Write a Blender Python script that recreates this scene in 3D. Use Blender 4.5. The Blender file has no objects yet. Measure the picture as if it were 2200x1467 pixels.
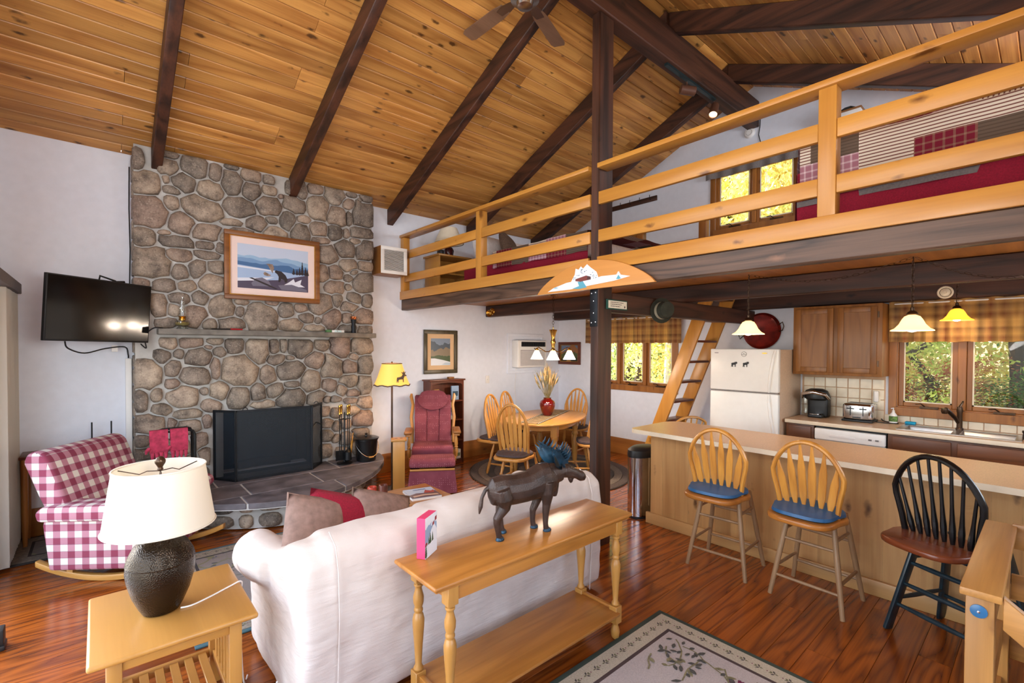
import bpy, bmesh, math, random
from mathutils import Vector, Matrix, Euler, noise
PI = math.pi
S = bpy.context.scene
COL = S.collection
RND = random.Random(11)

# ------------------------------------------------------------------ camera
YAW, PIT, ROL, FPX, CYP, CAMH = .718366, -.01661, .00409, 1016.7, 763.3, 1.68
fw = Vector((math.sin(YAW)*math.cos(PIT), math.cos(YAW)*math.cos(PIT), math.sin(PIT)))
r0 = Vector((math.cos(YAW), -math.sin(YAW), 0)); u0 = r0.cross(fw)
rt = r0*math.cos(ROL) + u0*math.sin(ROL); up = -r0*math.sin(ROL) + u0*math.cos(ROL)
cd = bpy.data.cameras.new('camera'); cam = bpy.data.objects.new('camera', cd); COL.objects.link(cam)
cam.matrix_world = Matrix(((rt.x, up.x, -fw.x, 0), (rt.y, up.y, -fw.y, 0), (rt.z, up.z, -fw.z, CAMH), (0, 0, 0, 1)))
cd.sensor_width = 36; cd.lens = FPX/2200*36; cd.shift_y = (CYP-733.5)/2200; cd.clip_start = .05; cd.clip_end = 300
S.camera = cam

# ------------------------------------------------------------------ light, world, exposure
XL, XG, YB, YF, YR, ZR, SL = -.62, 6.262, -.80, 5.88, 2.54, 4.986, .441      # left wall, gable wall, camera-side wall, fireplace wall, ridge
S.view_settings.view_transform = 'Standard'; S.view_settings.look = 'None'
S.view_settings.gamma = 1; S.view_settings.use_curve_mapping = False
S.view_settings.exposure = 0.12
try:
    S.cycles.use_denoising = True; S.cycles.max_bounces = 8; S.cycles.diffuse_bounces = 5; S.cycles.glossy_bounces = 3
    S.cycles.transparent_max_bounces = 12; S.cycles.sample_clamp_indirect = 6
except Exception:
    pass
W = bpy.data.worlds.new('sky'); S.world = W; W.use_nodes = True
wn = W.node_tree.nodes; wn.clear()
sk = wn.new('ShaderNodeTexSky'); sk.sky_type = 'NISHITA'; sk.sun_disc = False
sk.sun_elevation = math.radians(42); sk.sun_rotation = math.radians(-12); sk.air_density = 1.0; sk.dust_density = 2.0
bg = wn.new('ShaderNodeBackground'); bg.inputs[1].default_value = .9
wo = wn.new('ShaderNodeOutputWorld')
W.node_tree.links.new(sk.outputs[0], bg.inputs[0]); W.node_tree.links.new(bg.outputs[0], wo.inputs[0])

def light(name, typ, loc, power, color=(1, 1, 1), look=None, **kw):
    d = bpy.data.lights.new(name, typ); d.energy = power; d.color = color
    for k, v in kw.items(): setattr(d, k, v)
    o = bpy.data.objects.new(name, d); COL.objects.link(o); o.location = loc
    if look is not None:
        o.rotation_euler = (Vector(look)-Vector(loc)).to_track_quat('-Z', 'Y').to_euler()
    return o
light('sun', 'SUN', (0, 20, 20), 13, (1, .93, .8), look=(1.2, 6, 3), angle=.03)
# daylight through the glazed left gable (sliding door and the panes above it); the front areas are added fill
light('daylight_left', 'AREA', (XL-.10, 2.2, 1.15), 74, (.93, .97, 1), look=(5, 2.2, 1.1), shape='RECTANGLE', size=4.6, size_y=2.0)
light('daylight_left_high', 'AREA', (XL-.10, 2.54, 3.15), 95, (.95, .98, 1), look=(5, 2.54, 3.0), shape='RECTANGLE', size=3.4, size_y=1.2)
light('front_fill', 'AREA', (1.1, YB-.10, 1.35), 10, (1, .97, .93), look=(1.4, 5, 1.3), shape='RECTANGLE', size=2.4, size_y=1.3)  # soft fill added behind the camera, set in an unseen front opening
light('front_fill_kitchen', 'AREA', (4.6, YB-.10, 1.45), 26, (1, .98, .95), look=(4.6, 5, 1.2), shape='RECTANGLE', size=1.6, size_y=1.0)  # second added fill from the unseen front wall, kitchen side

light('loft_fill', 'AREA', (4.9, YB+.12, 3.35), 60, (.86, .93, 1), look=(5.6, 3.6, 4.0), shape='RECTANGLE', size=1.2, size_y=.4)  # cool fill added inside the loft to brighten the gable; no window here
light('ceiling_fill', 'AREA', (.55, .2, 2.0), 66, (1, .97, .92), look=(1.3, 3.4, 5.0), shape='DISK', size=.9)  # added fill aimed upward to brighten the ceiling, like a bounced flash
# ------------------------------------------------------------------ colour and node helpers
def hx(h):
    h = h.lstrip('#'); c = [int(h[i:i+2], 16)/255 for i in (0, 2, 4)]
    return tuple(x/12.92 if x <= .04045 else ((x+.055)/1.055)**2.4 for x in c) + (1,)
def new_mat(name, rough=.5, metal=0, color=None, **kw):
    m = bpy.data.materials.new(name); m.use_nodes = True; nt = m.node_tree
    b = nt.nodes['Principled BSDF']
    b.inputs['Roughness'].default_value = rough; b.inputs['Metallic'].default_value = metal
    if color: b.inputs['Base Color'].default_value = hx(color)
    for k, v in kw.items(): b.inputs[k.replace('_', ' ')].default_value = v
    return m, nt, b
def nd(nt, typ, ins=None, **at):
    n = nt.nodes.new('ShaderNode'+typ)
    for k, v in at.items(): setattr(n, k, v)
    for k, v in (ins or {}).items():
        if isinstance(v, bpy.types.NodeSocket): nt.links.new(v, n.inputs[k])
        elif isinstance(v, bpy.types.Node): nt.links.new(v.outputs[0], n.inputs[k])
        else: n.inputs[k].default_value = v
    return n
def mth(nt, op, a, b=0, c=None):
    ins = {0: a, 1: b}
    if c is not None: ins[2] = c
    return nd(nt, 'Math', ins, operation=op)
def mixc(nt, f, a, b, bt='MIX'):
    return nd(nt, 'MixRGB', {0: f, 1: a, 2: b}, blend_type=bt)
def ramp(nt, fac, stops, interp='LINEAR'):
    n = nd(nt, 'ValToRGB', {0: fac}); r = n.color_ramp; r.interpolation = interp
    while len(r.elements) < len(stops): r.elements.new(.5)
    for e, (p, c) in zip(r.elements, stops): e.position = p; e.color = hx(c) if isinstance(c, str) else c
    return n
def lk(nt, a, b): nt.links.new(a.outputs[0] if isinstance(a, bpy.types.Node) else a, b)
def bump(nt, b, h, strength=.2, dist=.01):
    n = nd(nt, 'Bump', {'Height': h, 'Strength': strength, 'Distance': dist}); lk(nt, n, b.inputs['Normal'])
def coords(nt, rand=True):
    tc = nd(nt, 'TexCoord').outputs['Object']
    oi = nd(nt, 'ObjectInfo').outputs['Random']
    if rand:
        off = nd(nt, 'VectorMath', {0: oi, 1: (37, 23, 41)}, operation='MULTIPLY')
        tc = nd(nt, 'VectorMath', {0: tc, 1: off}, operation='ADD').outputs[0]
    return tc, oi

def plain(name, color, rough=.5, metal=0, var=.06, sc=14, bmp=0, bsc=120, **kw):
    m, nt, b = new_mat(name, rough, metal, color, **kw)
    tc, oi = coords(nt)
    nz = nd(nt, 'TexNoise', {'Vector': tc, 'Scale': sc, 'Detail': 3})
    c = hx(color)
    lo = tuple(x*(1-var*1.6) for x in c[:3])+(1,); hi = tuple(min(1, x*(1+var*1.6)) for x in c[:3])+(1,)
    lk(nt, ramp(nt, nz, [(.3, lo), (.7, hi)]), b.inputs['Base Color'])
    if bmp: bump(nt, b, nd(nt, 'TexNoise', {'Vector': tc, 'Scale': bsc, 'Detail': 2}), bmp, .004)
    return m

def wood(name, light_c, dark_c, axis='X', rough=.35, ring=7, knots=0, knot_c='#4a2610', rand=.16, grain=1.0, coat=0, sc=1.0, bmp=.06, streak=.45, kd=1.0):
    """grain runs along the object's own axis; every copy gets its own offset and tone"""
    m, nt, b = new_mat(name, rough)
    if coat: b.inputs['Coat Weight'].default_value = coat; b.inputs['Coat Roughness'].default_value = .12
    tc, oi = coords(nt)
    k = {'X': (.35, 3.2, 3.2), 'Y': (3.2, .35, 3.2), 'Z': (3.2, 3.2, .35)}[axis]
    f = {'X': (3, 90, 90), 'Y': (90, 3, 90), 'Z': (90, 90, 3)}[axis]
    v1 = nd(nt, 'Mapping', {'Vector': tc, 'Scale': tuple(x*sc for x in k)})
    v2 = nd(nt, 'Mapping', {'Vector': tc, 'Scale': tuple(x*sc for x in f)})
    n1 = nd(nt, 'TexNoise', {'Vector': v1, 'Scale': 1.3, 'Detail': 2, 'Roughness': .45})
    rg = mth(nt, 'FRACT', mth(nt, 'MULTIPLY', n1, ring))
    rg = mth(nt, 'PINGPONG', rg, .5); rg = mth(nt, 'MULTIPLY', rg, 2)
    rg = mth(nt, 'POWER', rg, 1.6)
    n2 = nd(nt, 'TexNoise', {'Vector': v2, 'Scale': 1, 'Detail': 3})
    fac = mth(nt, 'ADD', mth(nt, 'MULTIPLY', rg, .55*grain), mth(nt, 'MULTIPLY', mth(nt, 'SUBTRACT', n2, .35), .7*grain))
    fac = nd(nt, 'Clamp', {0: fac})
    v3 = nd(nt, 'Mapping', {'Vector': tc, 'Scale': tuple({.35: .5, 3.2: 11, 3: 1}[x] for x in k)})
    n3 = nd(nt, 'TexNoise', {'Vector': v3, 'Scale': 1, 'Detail': 2})
    col = mixc(nt, fac, hx(light_c), hx(dark_c))
    col = mixc(nt, mth(nt, 'MULTIPLY', nd(nt, 'MapRange', {0: n3, 1: .5, 2: .72}).outputs[0], streak), col, hx(dark_c))
    if knots:
        kv = nd(nt, 'Mapping', {'Vector': tc, 'Scale': {'X': (2.6, 6, 6), 'Y': (6, 2.6, 6), 'Z': (6, 6, 2.6)}[axis]})
        kv = nd(nt, 'VectorMath', {0: kv, 1: nd(nt, 'VectorMath', {0: nd(nt, 'TexNoise', {'Vector': tc, 'Scale': 22, 'Detail': 2}).outputs['Color'], 1: (.16, .16, .16)}, operation='MULTIPLY').outputs[0]}, operation='ADD').outputs[0]
        vo = nd(nt, 'TexVoronoi', {'Vector': kv, 'Scale': 1.15*kd, 'Randomness': 1})
        rad = mth(nt, 'MULTIPLY', nd(nt, 'SeparateColor', {0: vo.outputs['Color']}).outputs[0], .17*knots)
        kf = nd(nt, 'MapRange', {0: mth(nt, 'SUBTRACT', vo.outputs['Distance'], rad), 1: -.03, 2: .09, 3: .85, 4: 0})
        col = mixc(nt, kf.outputs[0], col, hx(knot_c))
    hs = nd(nt, 'HueSaturation', {'Color': col, 'Value': mth(nt, 'ADD', mth(nt, 'MULTIPLY', oi, 2*rand), 1-rand)})
    lk(nt, hs, b.inputs['Base Color'])
    if bmp: bump(nt, b, fac, bmp, .004)
    return m

def flat(name, color, rough=.6, emit=0, metal=0):
    m, nt, b = new_mat(name, rough, metal, color)
    if emit: b.inputs['Emission Color'].default_value = hx(color); b.inputs['Emission Strength'].default_value = emit
    return m
def glass_mat(name, tint='#ffffff', refl=.08, haze=0):
    m = bpy.data.materials.new(name); m.use_nodes = True; nt = m.node_tree; nt.nodes.clear()
    t = nd(nt, 'BsdfTransparent', {0: hx(tint)}); g = nd(nt, 'BsdfGlossy', {0: (1, 1, 1, 1), 'Roughness': .02})
    f = nd(nt, 'LayerWeight', {0: .25}).outputs['Facing']
    fr = nd(nt, 'MapRange', {0: f, 1: 0, 2: 1, 3: refl*.5, 4: min(1, refl*6)})
    mx = nd(nt, 'MixShader', {0: fr.outputs[0], 1: t, 2: g}); o = nd(nt, 'OutputMaterial'); lk(nt, mx, o.inputs[0])
    return m

# ------------------------------------------------------------------ mesh helpers
class MB:
    def __init__(s): s.v = []; s.f = []; s.m = []
    def add(s, vs, fs, mi=0):
        o = len(s.v); s.v += [tuple(v) for v in vs]; s.f += [tuple(i+o for i in f) for f in fs]; s.m += [mi]*len(fs); return s
    def box(s, x0, x1, y0, y1, z0, z1, mi=0):
        return s.add([(x0, y0, z0), (x1, y0, z0), (x1, y1, z0), (x0, y1, z0), (x0, y0, z1), (x1, y0, z1), (x1, y1, z1), (x0, y1, z1)],
                     [(3, 2, 1, 0), (4, 5, 6, 7), (0, 1, 5, 4), (1, 2, 6, 5), (2, 3, 7, 6), (3, 0, 4, 7)], mi)
    def cbox(s, c, d, rot=None, mi=0):
        h = [x/2 for x in d]; b = MB().box(-h[0], h[0], -h[1], h[1], -h[2], h[2])
        M = rot if rot is not None else Matrix.Identity(3)
        return s.add([Vector(c)+M @ Vector(v) for v in b.v], b.f, mi)
    def bar(s, a, b, w, h, upv=(0, 0, 1), mi=0):
        a, b = Vector(a), Vector(b); d = (b-a); L = d.length; d.normalize(); u = Vector(upv); x = d.cross(u)
        if x.length < 1e-4: x = d.cross(Vector((1, 0, 0)))
        x.normalize(); u = x.cross(d)
        return s.cbox((a+b)/2, (w, L, h), Matrix((x, d, u)).transposed(), mi)
    def tube(s, pts, r, n=8, caps=True, mi=0, flat=None, closed=False, upv=None):
        P = [Vector(p) for p in pts]; N = len(P); rr = r if isinstance(r, (list, tuple)) else [r]*N
        vs, fs = [], []; px = None
        for i in range(N):
            if closed: t = P[(i+1) % N]-P[i-1]
            else: t = P[min(i+1, N-1)]-P[max(i-1, 0)]
            t.normalize()
            if px is None:
                a = Vector(upv) if upv else (Vector((0, 0, 1)) if abs(t.z) < .9 else Vector((1, 0, 0)))
                x = t.cross(a).normalized()
            else:
                x = (px-t*px.dot(t)).normalized()
            px = x; y = t.cross(x)
            for k in range(n):
                a = 2*PI*k/n; e = flat if flat else 1
                vs.append(P[i]+x*(math.cos(a)*rr[i])+y*(math.sin(a)*rr[i]*e))
        for i in range(N if closed else N-1):
            j = (i+1) % N
            for k in range(n):
                q = (k+1) % n; fs.append((i*n+k, i*n+q, j*n+q, j*n+k))
        if caps and not closed: fs += [tuple(range(n-1, -1, -1)), tuple((N-1)*n+k for k in range(n))]
        return s.add(vs, fs, mi)
    def lathe(s, prof, c=(0, 0, 0), n=20, axis=(0, 0, 1), caps=True, mi=0, sx=1, sy=1):
        q = Vector((0, 0, 1)).rotation_difference(Vector(axis).normalized()); vs, fs = [], []; N = len(prof)
        for (r, z) in prof:
            for k in range(n):
                a = 2*PI*k/n; vs.append(Vector(c)+q @ Vector((math.cos(a)*r*sx, math.sin(a)*r*sy, z)))
        for i in range(N-1):
            for k in range(n):
                j = (k+1) % n; fs.append((i*n+k, i*n+j, (i+1)*n+j, (i+1)*n+k))
        if caps:
            if prof[0][0] > 1e-5: fs.append(tuple(range(n-1, -1, -1)))
            if prof[-1][0] > 1e-5: fs.append(tuple((N-1)*n+k for k in range(n)))
        return s.add(vs, fs, mi)
    def prism(s, poly, a0, a1, axis='z', mi=0):
        def P(p, h): return {'z': (p[0], p[1], h), 'y': (p[0], h, p[1]), 'x': (h, p[0], p[1])}[axis]
        n = len(poly); vs = [P(p, a0) for p in poly]+[P(p, a1) for p in poly]
        fs = [tuple(range(n-1, -1, -1)), tuple(range(n, 2*n))]+[(i, (i+1) % n, n+(i+1) % n, n+i) for i in range(n)]
        return s.add(vs, fs, mi)
    def grid(s, fn, nu, nv, mi=0, wrapu=False):
        vs = [fn(i/nu, j/nv) for j in range(nv+1) for i in range(nu+1)]; w = nu+1
        return s.add(vs, [(j*w+i, j*w+i+1, (j+1)*w+i+1, (j+1)*w+i) for j in range(nv) for i in range(nu)], mi)
    def loft(s, rings, caps=True, mi=0):
        n = len(rings[0]); vs = [p for r in rings for p in r]; fs = []
        for i in range(len(rings)-1):
            for k in range(n):
                j = (k+1) % n; fs.append((i*n+k, i*n+j, (i+1)*n+j, (i+1)*n+k))
        if caps: fs += [tuple(range(n-1, -1, -1)), tuple((len(rings)-1)*n+k for k in range(n))]
        return s.add(vs, fs, mi)
    def xf(s, M):
        s.v = [tuple(M @ Vector(v)) for v in s.v]; return s
    def merge(s, o): return s.add(o.v, o.f)

def chain_mat(o):
    M = Matrix.Identity(4)
    while o is not None: M = o.matrix_basis @ M; o = o.parent
    return M
def box_uv(me, sc=1.0):
    uv = me.uv_layers.new(name='UVMap'); d = uv.data
    for p in me.polygons:
        n = p.normal; a = max(range(3), key=lambda i: abs(n[i]))
        for li in p.loop_indices:
            c = me.vertices[me.loops[li].vertex_index].co
            d[li].uv = ((c.y, c.z), (c.x, c.z), (c.x, c.y))[a] if sc == 1 else tuple(q*sc for q in ((c.y, c.z), (c.x, c.z), (c.x, c.y))[a])
def build(name, mb, mat, parent=None, smooth=True, bevel=0, seg=2, local=False, uv=False, ang=38, recalc=True, **props):
    """one mesh object; vertices are given in world space unless local"""
    me = bpy.data.meshes.new(name); V = mb.v
    if parent is not None and not local:
        Mi = chain_mat(parent).inverted(); V = [tuple(Mi @ Vector(v)) for v in V]
    me.from_pydata(V, [], mb.f)
    mats = mat if isinstance(mat, (list, tuple)) else [mat]
    for m in mats: me.materials.append(m)
    if len(mats) > 1: me.polygons.foreach_set('material_index', mb.m)
    if bevel or recalc:
        bm = bmesh.new(); bm.from_mesh(me)
        if bevel:
            ed = [e for e in bm.edges if len(e.link_faces) == 2 and e.calc_face_angle(0) > .6]
            bmesh.ops.bevel(bm, geom=ed, offset=bevel, segments=seg, affect='EDGES', profile=.5, clamp_overlap=True)
        bmesh.ops.recalc_face_normals(bm, faces=bm.faces[:]); bm.to_mesh(me); bm.free()
    if uv: box_uv(me, uv if uv is not True else 1.0)
    if smooth:
        me.polygons.foreach_set('use_smooth', [True]*len(me.polygons)); me.set_sharp_from_angle(angle=math.radians(ang))
    o = bpy.data.objects.new(name, me); COL.objects.link(o)
    if parent is not None: o.parent = parent
    for k, v in props.items(): o[k] = v
    return o
def thing(name, label, cat, loc=(0, 0, 0), rz=0, group=None):
    o = bpy.data.objects.new(name, None); COL.objects.link(o); o.empty_display_size = .1
    o.location = loc; o.rotation_euler = (0, 0, rz); o['label'] = label; o['category'] = cat
    if group: o['group'] = group
    return o
def single(name, mb, mat, label, cat, group=None, **kw):
    """a thing that is one mesh: its origin goes to the middle of its base"""
    xs, ys, zs = zip(*mb.v); c = Vector(((min(xs)+max(xs))/2, (min(ys)+max(ys))/2, min(zs)))
    mb.v = [tuple(Vector(v)-c) for v in mb.v]
    o = build(name, mb, mat, local=True, **kw); o.location = c; o['label'] = label; o['category'] = cat
    if group: o['group'] = group
    return o
def struct(name, mb, mat, parent=None, **kw):
    o = build(name, mb, mat, parent, **kw); o['kind'] = 'structure'; return o
def inst(name, src, parent, loc, rot=(0, 0, 0), sc=(1, 1, 1)):
    """a part that shares the mesh of another"""
    o = bpy.data.objects.new(name, src if isinstance(src, bpy.types.Mesh) else src.data); COL.objects.link(o); o.parent = parent
    o.location = loc; o.rotation_euler = rot; o.scale = sc; return o
KIDS = lambda o: [c for c in bpy.data.objects if c.parent == o]
def dup(root, loc, rz, label=None, sc=None):
    def cp(o, par):
        c = o.copy(); COL.objects.link(c); c.parent = par
        for k in KIDS(o): cp(k, c)
        return c
    r = cp(root, None); r.location = loc; r.rotation_euler = (0, 0, rz)
    if label: r['label'] = label
    if sc: r.scale = sc
    return r
def arc(c, r, a0, a1, n, plane='xz', ry=None):
    out = []
    for i in range(n+1):
        a = a0+(a1-a0)*i/n; p, q = math.cos(a)*r, math.sin(a)*(ry or r)
        out.append({'xz': (c[0]+p, c[1], c[2]+q), 'yz': (c[0], c[1]+p, c[2]+q), 'xy': (c[0]+p, c[1]+q, c[2])}[plane])
    return out
def spl(pts, k=6):
    """smooth curve through points"""
    P = [Vector(p) for p in pts]; out = []
    for i in range(len(P)-1):
        a, b, c, d = P[max(i-1, 0)], P[i], P[i+1], P[min(i+2, len(P)-1)]
        for j in range(k):
            t = j/k; out.append(.5*((2*b)+(c-a)*t+(2*a-5*b+4*c-d)*t*t+(3*b-a-3*c+d)*t**3))
    return out+[P[-1]]
def pillow_mb(w, h, t, n=12, droop=0):
    m = MB()
    def f(sgn):
        def g(u, v):
            a, b = u*2-1, v*2-1
            e = (1-abs(a)**2.6)*(1-abs(b)**2.6); k = 1-.10*(1-abs(a)**2)*(abs(b) > .98)-.0
            pin = 1-.10*(1-b*b)*abs(a)**3; pin2 = 1-.10*(1-a*a)*abs(b)**3
            return (a*w/2*pin2, sgn*t/2*(max(e, 0)**.55), b*h/2*pin)
        return g
    m.grid(f(1), n, n); m.grid(f(-1), n, n); return m
def weld(o, d=.0005):
    bm = bmesh.new(); bm.from_mesh(o.data); bmesh.ops.remove_doubles(bm, verts=bm.verts, dist=d); bmesh.ops.recalc_face_normals(bm, faces=bm.faces); bm.to_mesh(o.data); bm.free()
    o.data.polygons.foreach_set('use_smooth', [True]*len(o.data.polygons))
def disp(o, amp, sc, seed=0, axis=None):
    for v in o.data.vertices:
        q = v.co*sc+Vector((seed, seed*2, seed*3)); k = noise.noise(q)*amp
        v.co = v.co+(Vector(axis)*k if axis else v.normal*k)

# ------------------------------------------------------------------ materials
M = {}
M['wall'] = plain('wall_paint', '#e1e4ee', .85, var=.015, bmp=.08, bsc=260)
M['ceil'] = wood('ceiling_pine', '#cf9650', '#8f5422', 'X', .36, ring=5, knots=1.0, knot_c='#34190a', rand=.24, grain=1.0, streak=.7, kd=1.45)
M['ceilback'] = plain('ceiling_deck', '#5a3818', .8)
M['floor'] = wood('floor_pine', '#a6571a', '#5c2608', 'X', .22, ring=13, knots=.35, knot_c='#3a1a08', rand=.10, grain=1.25, coat=.2)
M['floorback'] = plain('subfloor', '#2c1508', .8)
M['beam'] = {a: wood('dark_beam_'+a, '#54301f', '#22110a', a, .55, ring=6, knots=.6, knot_c='#150b06', rand=.08, bmp=.2, grain=1.2, streak=.9) for a in 'XYZ'}
M['fascia'] = wood('weathered_fascia', '#6b4f3d', '#2e1f17', 'Y', .5, ring=9, knots=.8, knot_c='#9a6e54', rand=.05, bmp=.15, grain=1.2, streak=1.0, kd=.6)
M['rail'] = {a: wood('rail_pine_'+a, '#c88d3e', '#a96c28', a, .34, ring=5, knots=.8, knot_c='#5a2c0c', rand=.07, grain=.8) for a in 'XYZ'}
M['trim'] = {a: wood('stained_trim_'+a, '#a56a30', '#7c4a1c', a, .38, ring=5, knots=.4, rand=.06) for a in 'XYZ'}
M['oak'] = {a: wood('golden_oak_'+a, '#b87a36', '#8f5822', a, .33, ring=10, rand=.07, grain=.9) for a in 'XYZ'}
M['maple'] = {a: wood('light_maple_'+a, '#bd8844', '#a06f32', a, .3, ring=4, rand=.06, grain=.6) for a in 'XYZ'}
M['chairoak'] = wood('chair_oak', '#cb9048', '#a36a2c', 'Z', .3, ring=6, rand=.05, grain=.8)
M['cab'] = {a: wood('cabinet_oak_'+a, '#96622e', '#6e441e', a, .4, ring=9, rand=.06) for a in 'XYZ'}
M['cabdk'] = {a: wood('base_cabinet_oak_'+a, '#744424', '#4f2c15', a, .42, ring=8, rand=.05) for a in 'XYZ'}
M['panel'] = wood('island_pine', '#cfa066', '#a87440', 'Z', .42, ring=5, knots=1.0, knot_c='#3c1a0a', rand=.13, grain=.7)
M['panelh'] = wood('island_pine_rail', '#c79a62', '#ab7f4a', 'Y', .42, ring=4, knots=.3, rand=.05, grain=.7)
M['cherry'] = {a: wood('dark_cherry_'+a, '#6e3620', '#48200f', a, .35, ring=5, rand=.06) for a in 'XYZ'}
M['black'] = plain('black_metal', '#17181a', .42, .5, var=.1)
M['blackp'] = plain('black_paint', '#121112', .25, 0, var=.1)
M['rubber'] = plain('black_plastic', '#141416', .45, 0)
M['chrome'] = plain('chrome', '#d8d8da', .12, 1, var=.02)
M['steel'] = plain('brushed_steel', '#b5b3b0', .27, 1, var=.04)
M['brass'] = plain('brass', '#c79a4b', .22, 1, var=.05)
M['iron'] = plain('dark_iron', '#22252a', .5, .6, var=.15)
M['bronze'] = plain('bronze', '#4d3a2c', .3, .8, var=.2, sc=9)
M['white'] = plain('white_enamel', '#ece9e4', .32, 0, var=.01)
M['whitep'] = plain('white_plastic', '#e8e4e0', .45, 0, var=.015)
M['lam'] = plain('beige_laminate', '#c9a480', .34, 0, var=.10, sc=160)
M['lamedge'] = plain('pale_laminate_edge', '#e3d2b8', .4, 0, var=.03)
M['blue'] = plain('blue_vinyl', '#1d5684', .4, 0, var=.08, bmp=.05)
M['green'] = plain('green_cloth', '#4c5a34', .9, 0, var=.12, sc=60)
M['dkgreen'] = plain('dark_green_cloth', '#24493c', .9, 0, var=.1, sc=80)
M['pad'] = plain('dark_seat_pad', '#4a3c3c', .9, 0, var=.14, sc=70, bmp=.2)
M['red'] = plain('crimson_fabric', '#8e0f2c', .92, 0, var=.12, sc=120, bmp=.12)
M['redglove'] = plain('red_suede', '#9c2842', .9, 0, var=.2, sc=30, bmp=.2)
M['taupe'] = plain('taupe_velvet', '#8d7268', .85, 0, var=.12, sc=30, bmp=.1)
M['brownf'] = plain('brown_fabric', '#5e4a3c', .9, 0, var=.2, sc=60, bmp=.15)
M['linen'] = plain('pale_linen', '#d9d3d3', .9, 0, var=.05, sc=40, bmp=.1)
M['cream'] = plain('cream_paper', '#e9dfc9', .7, 0, var=.03)
M['grey'] = plain('grey_fabric', '#77706e', .9, 0, var=.1, sc=90, bmp=.1)
M['slate'] = plain('hearth_slate', '#625c60', .55, 0, var=.28, sc=6, bmp=.25, bsc=30)
M['soot'] = plain('sooty_firebrick', '#2b2522', .9, 0, var=.35, sc=7)
M['mantel'] = plain('mantel_stone', '#726c64', .7, 0, var=.22, sc=9, bmp=.3, bsc=25)
M['mortar'] = plain('mortar', '#b9b6b2', .9, 0, var=.10, sc=7, bmp=.35, bsc=60)
M['tile'] = plain('cream_tile', '#e2d6bf', .22, 0, var=.06, sc=9)
M['grout'] = plain('tan_grout', '#c9a585', .9, 0)
M['glass'] = glass_mat('window_glass', refl=.012)
M['clear'] = glass_mat('clear_glass', '#f2f4f2', refl=.2)
M['birch'] = plain('birch_bark', '#d8d4c8', .8, 0, var=.25, sc=9)
M['bark'] = plain('bark', '#4a3c30', .9, 0, var=.3, sc=12)
def stone_mat():
    m, nt, b = new_mat('fieldstone', .68)
    tc, oi = coords(nt)
    base = ramp(nt, oi, [(0, '#736b65'), (.2, '#8d8178'), (.4, '#827a73'), (.6, '#a39587'), (.78, '#8d7a72'), (.9, '#b0a294'), (1, '#716d6a')])
    n1 = nd(nt, 'TexNoise', {'Vector': tc, 'Scale': 9, 'Detail': 5, 'Roughness': .65})
    n2 = nd(nt, 'TexNoise', {'Vector': tc, 'Scale': 75, 'Detail': 3})
    c = mixc(nt, .8, base, ramp(nt, n1, [(.3, '#4c4038'), (.5, '#aba49c'), (.72, '#dcd6cc')]), 'OVERLAY')
    c = mixc(nt, mth(nt, 'MULTIPLY', nd(nt, 'MapRange', {0: n2, 1: .58, 2: .72, 3: 0, 4: 1}).outputs[0], .45), c, hx('#c9bca8'))
    c = mixc(nt, mth(nt, 'MULTIPLY', nd(nt, 'MapRange', {0: n2, 1: .42, 2: .3, 3: 0, 4: 1}).outputs[0], .5), c, hx('#3a302a'))
    lk(nt, c, b.inputs['Base Color']); bump(nt, b, mth(nt, 'ADD', n1, mth(nt, 'MULTIPLY', n2, .4)), .45, .012)
    return m
M['stone'] = stone_mat()
def sofa_mat():
    m, nt, b = new_mat('cotton_slipcover', .92)
    tc, oi = coords(nt)
    n1 = nd(nt, 'TexNoise', {'Vector': tc, 'Scale': 4, 'Detail': 4}); n2 = nd(nt, 'TexNoise', {'Vector': nd(nt, 'Mapping', {'Vector': tc, 'Scale': (2.2, 3, 13)}), 'Scale': 1.6, 'Detail': 3})
    n3 = nd(nt, 'TexNoise', {'Vector': tc, 'Scale': 350, 'Detail': 1})
    lk(nt, ramp(nt, n1, [(.3, '#c8bab2'), (.7, '#d6cbc4')]), b.inputs['Base Color'])
    bump(nt, b, mth(nt, 'ADD', n2, mth(nt, 'MULTIPLY', n3, .06)), .35, .03)
    return m
M['sofa'] = sofa_mat()
def plaid_mat(name, a, bcol, c, freq, rough=.9, extra=None, lines=False):
    """woven check on the mesh's UV map"""
    m, nt, b = new_mat(name, rough)
    uv = nd(nt, 'SeparateXYZ', {0: nd(nt, 'TexCoord').outputs['UV']})
    def band(sock, w=.5): return mth(nt, 'LESS_THAN', mth(nt, 'FRACT', mth(nt, 'MULTIPLY', sock, freq)), w)
    s1, s2 = band(uv.outputs[0]), band(uv.outputs[1])
    col = ramp(nt, mth(nt, 'MULTIPLY', mth(nt, 'ADD', s1, s2), .5), [(0, a), (.3, bcol), (.7, c)], 'CONSTANT')
    if lines:
        l1 = mth(nt, 'LESS_THAN', mth(nt, 'FRACT', mth(nt, 'MULTIPLY', uv.outputs[1], freq*2)), .06)
        col = mixc(nt, mth(nt, 'MULTIPLY', l1, .6), col, hx('#5a4a5a'))
    nz = nd(nt, 'TexNoise', {'Vector': nd(nt, 'TexCoord').outputs['UV'], 'Scale': 260, 'Detail': 1})
    col = mixc(nt, .12, col, nz, 'OVERLAY')
    lk(nt, col, b.inputs['Base Color']); bump(nt, b, nz, .15, .003)
    return m
M['gingham'] = plaid_mat('red_gingham', '#cfc6ba', '#a8737e', '#7f3146', 10.5, lines=True)
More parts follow.
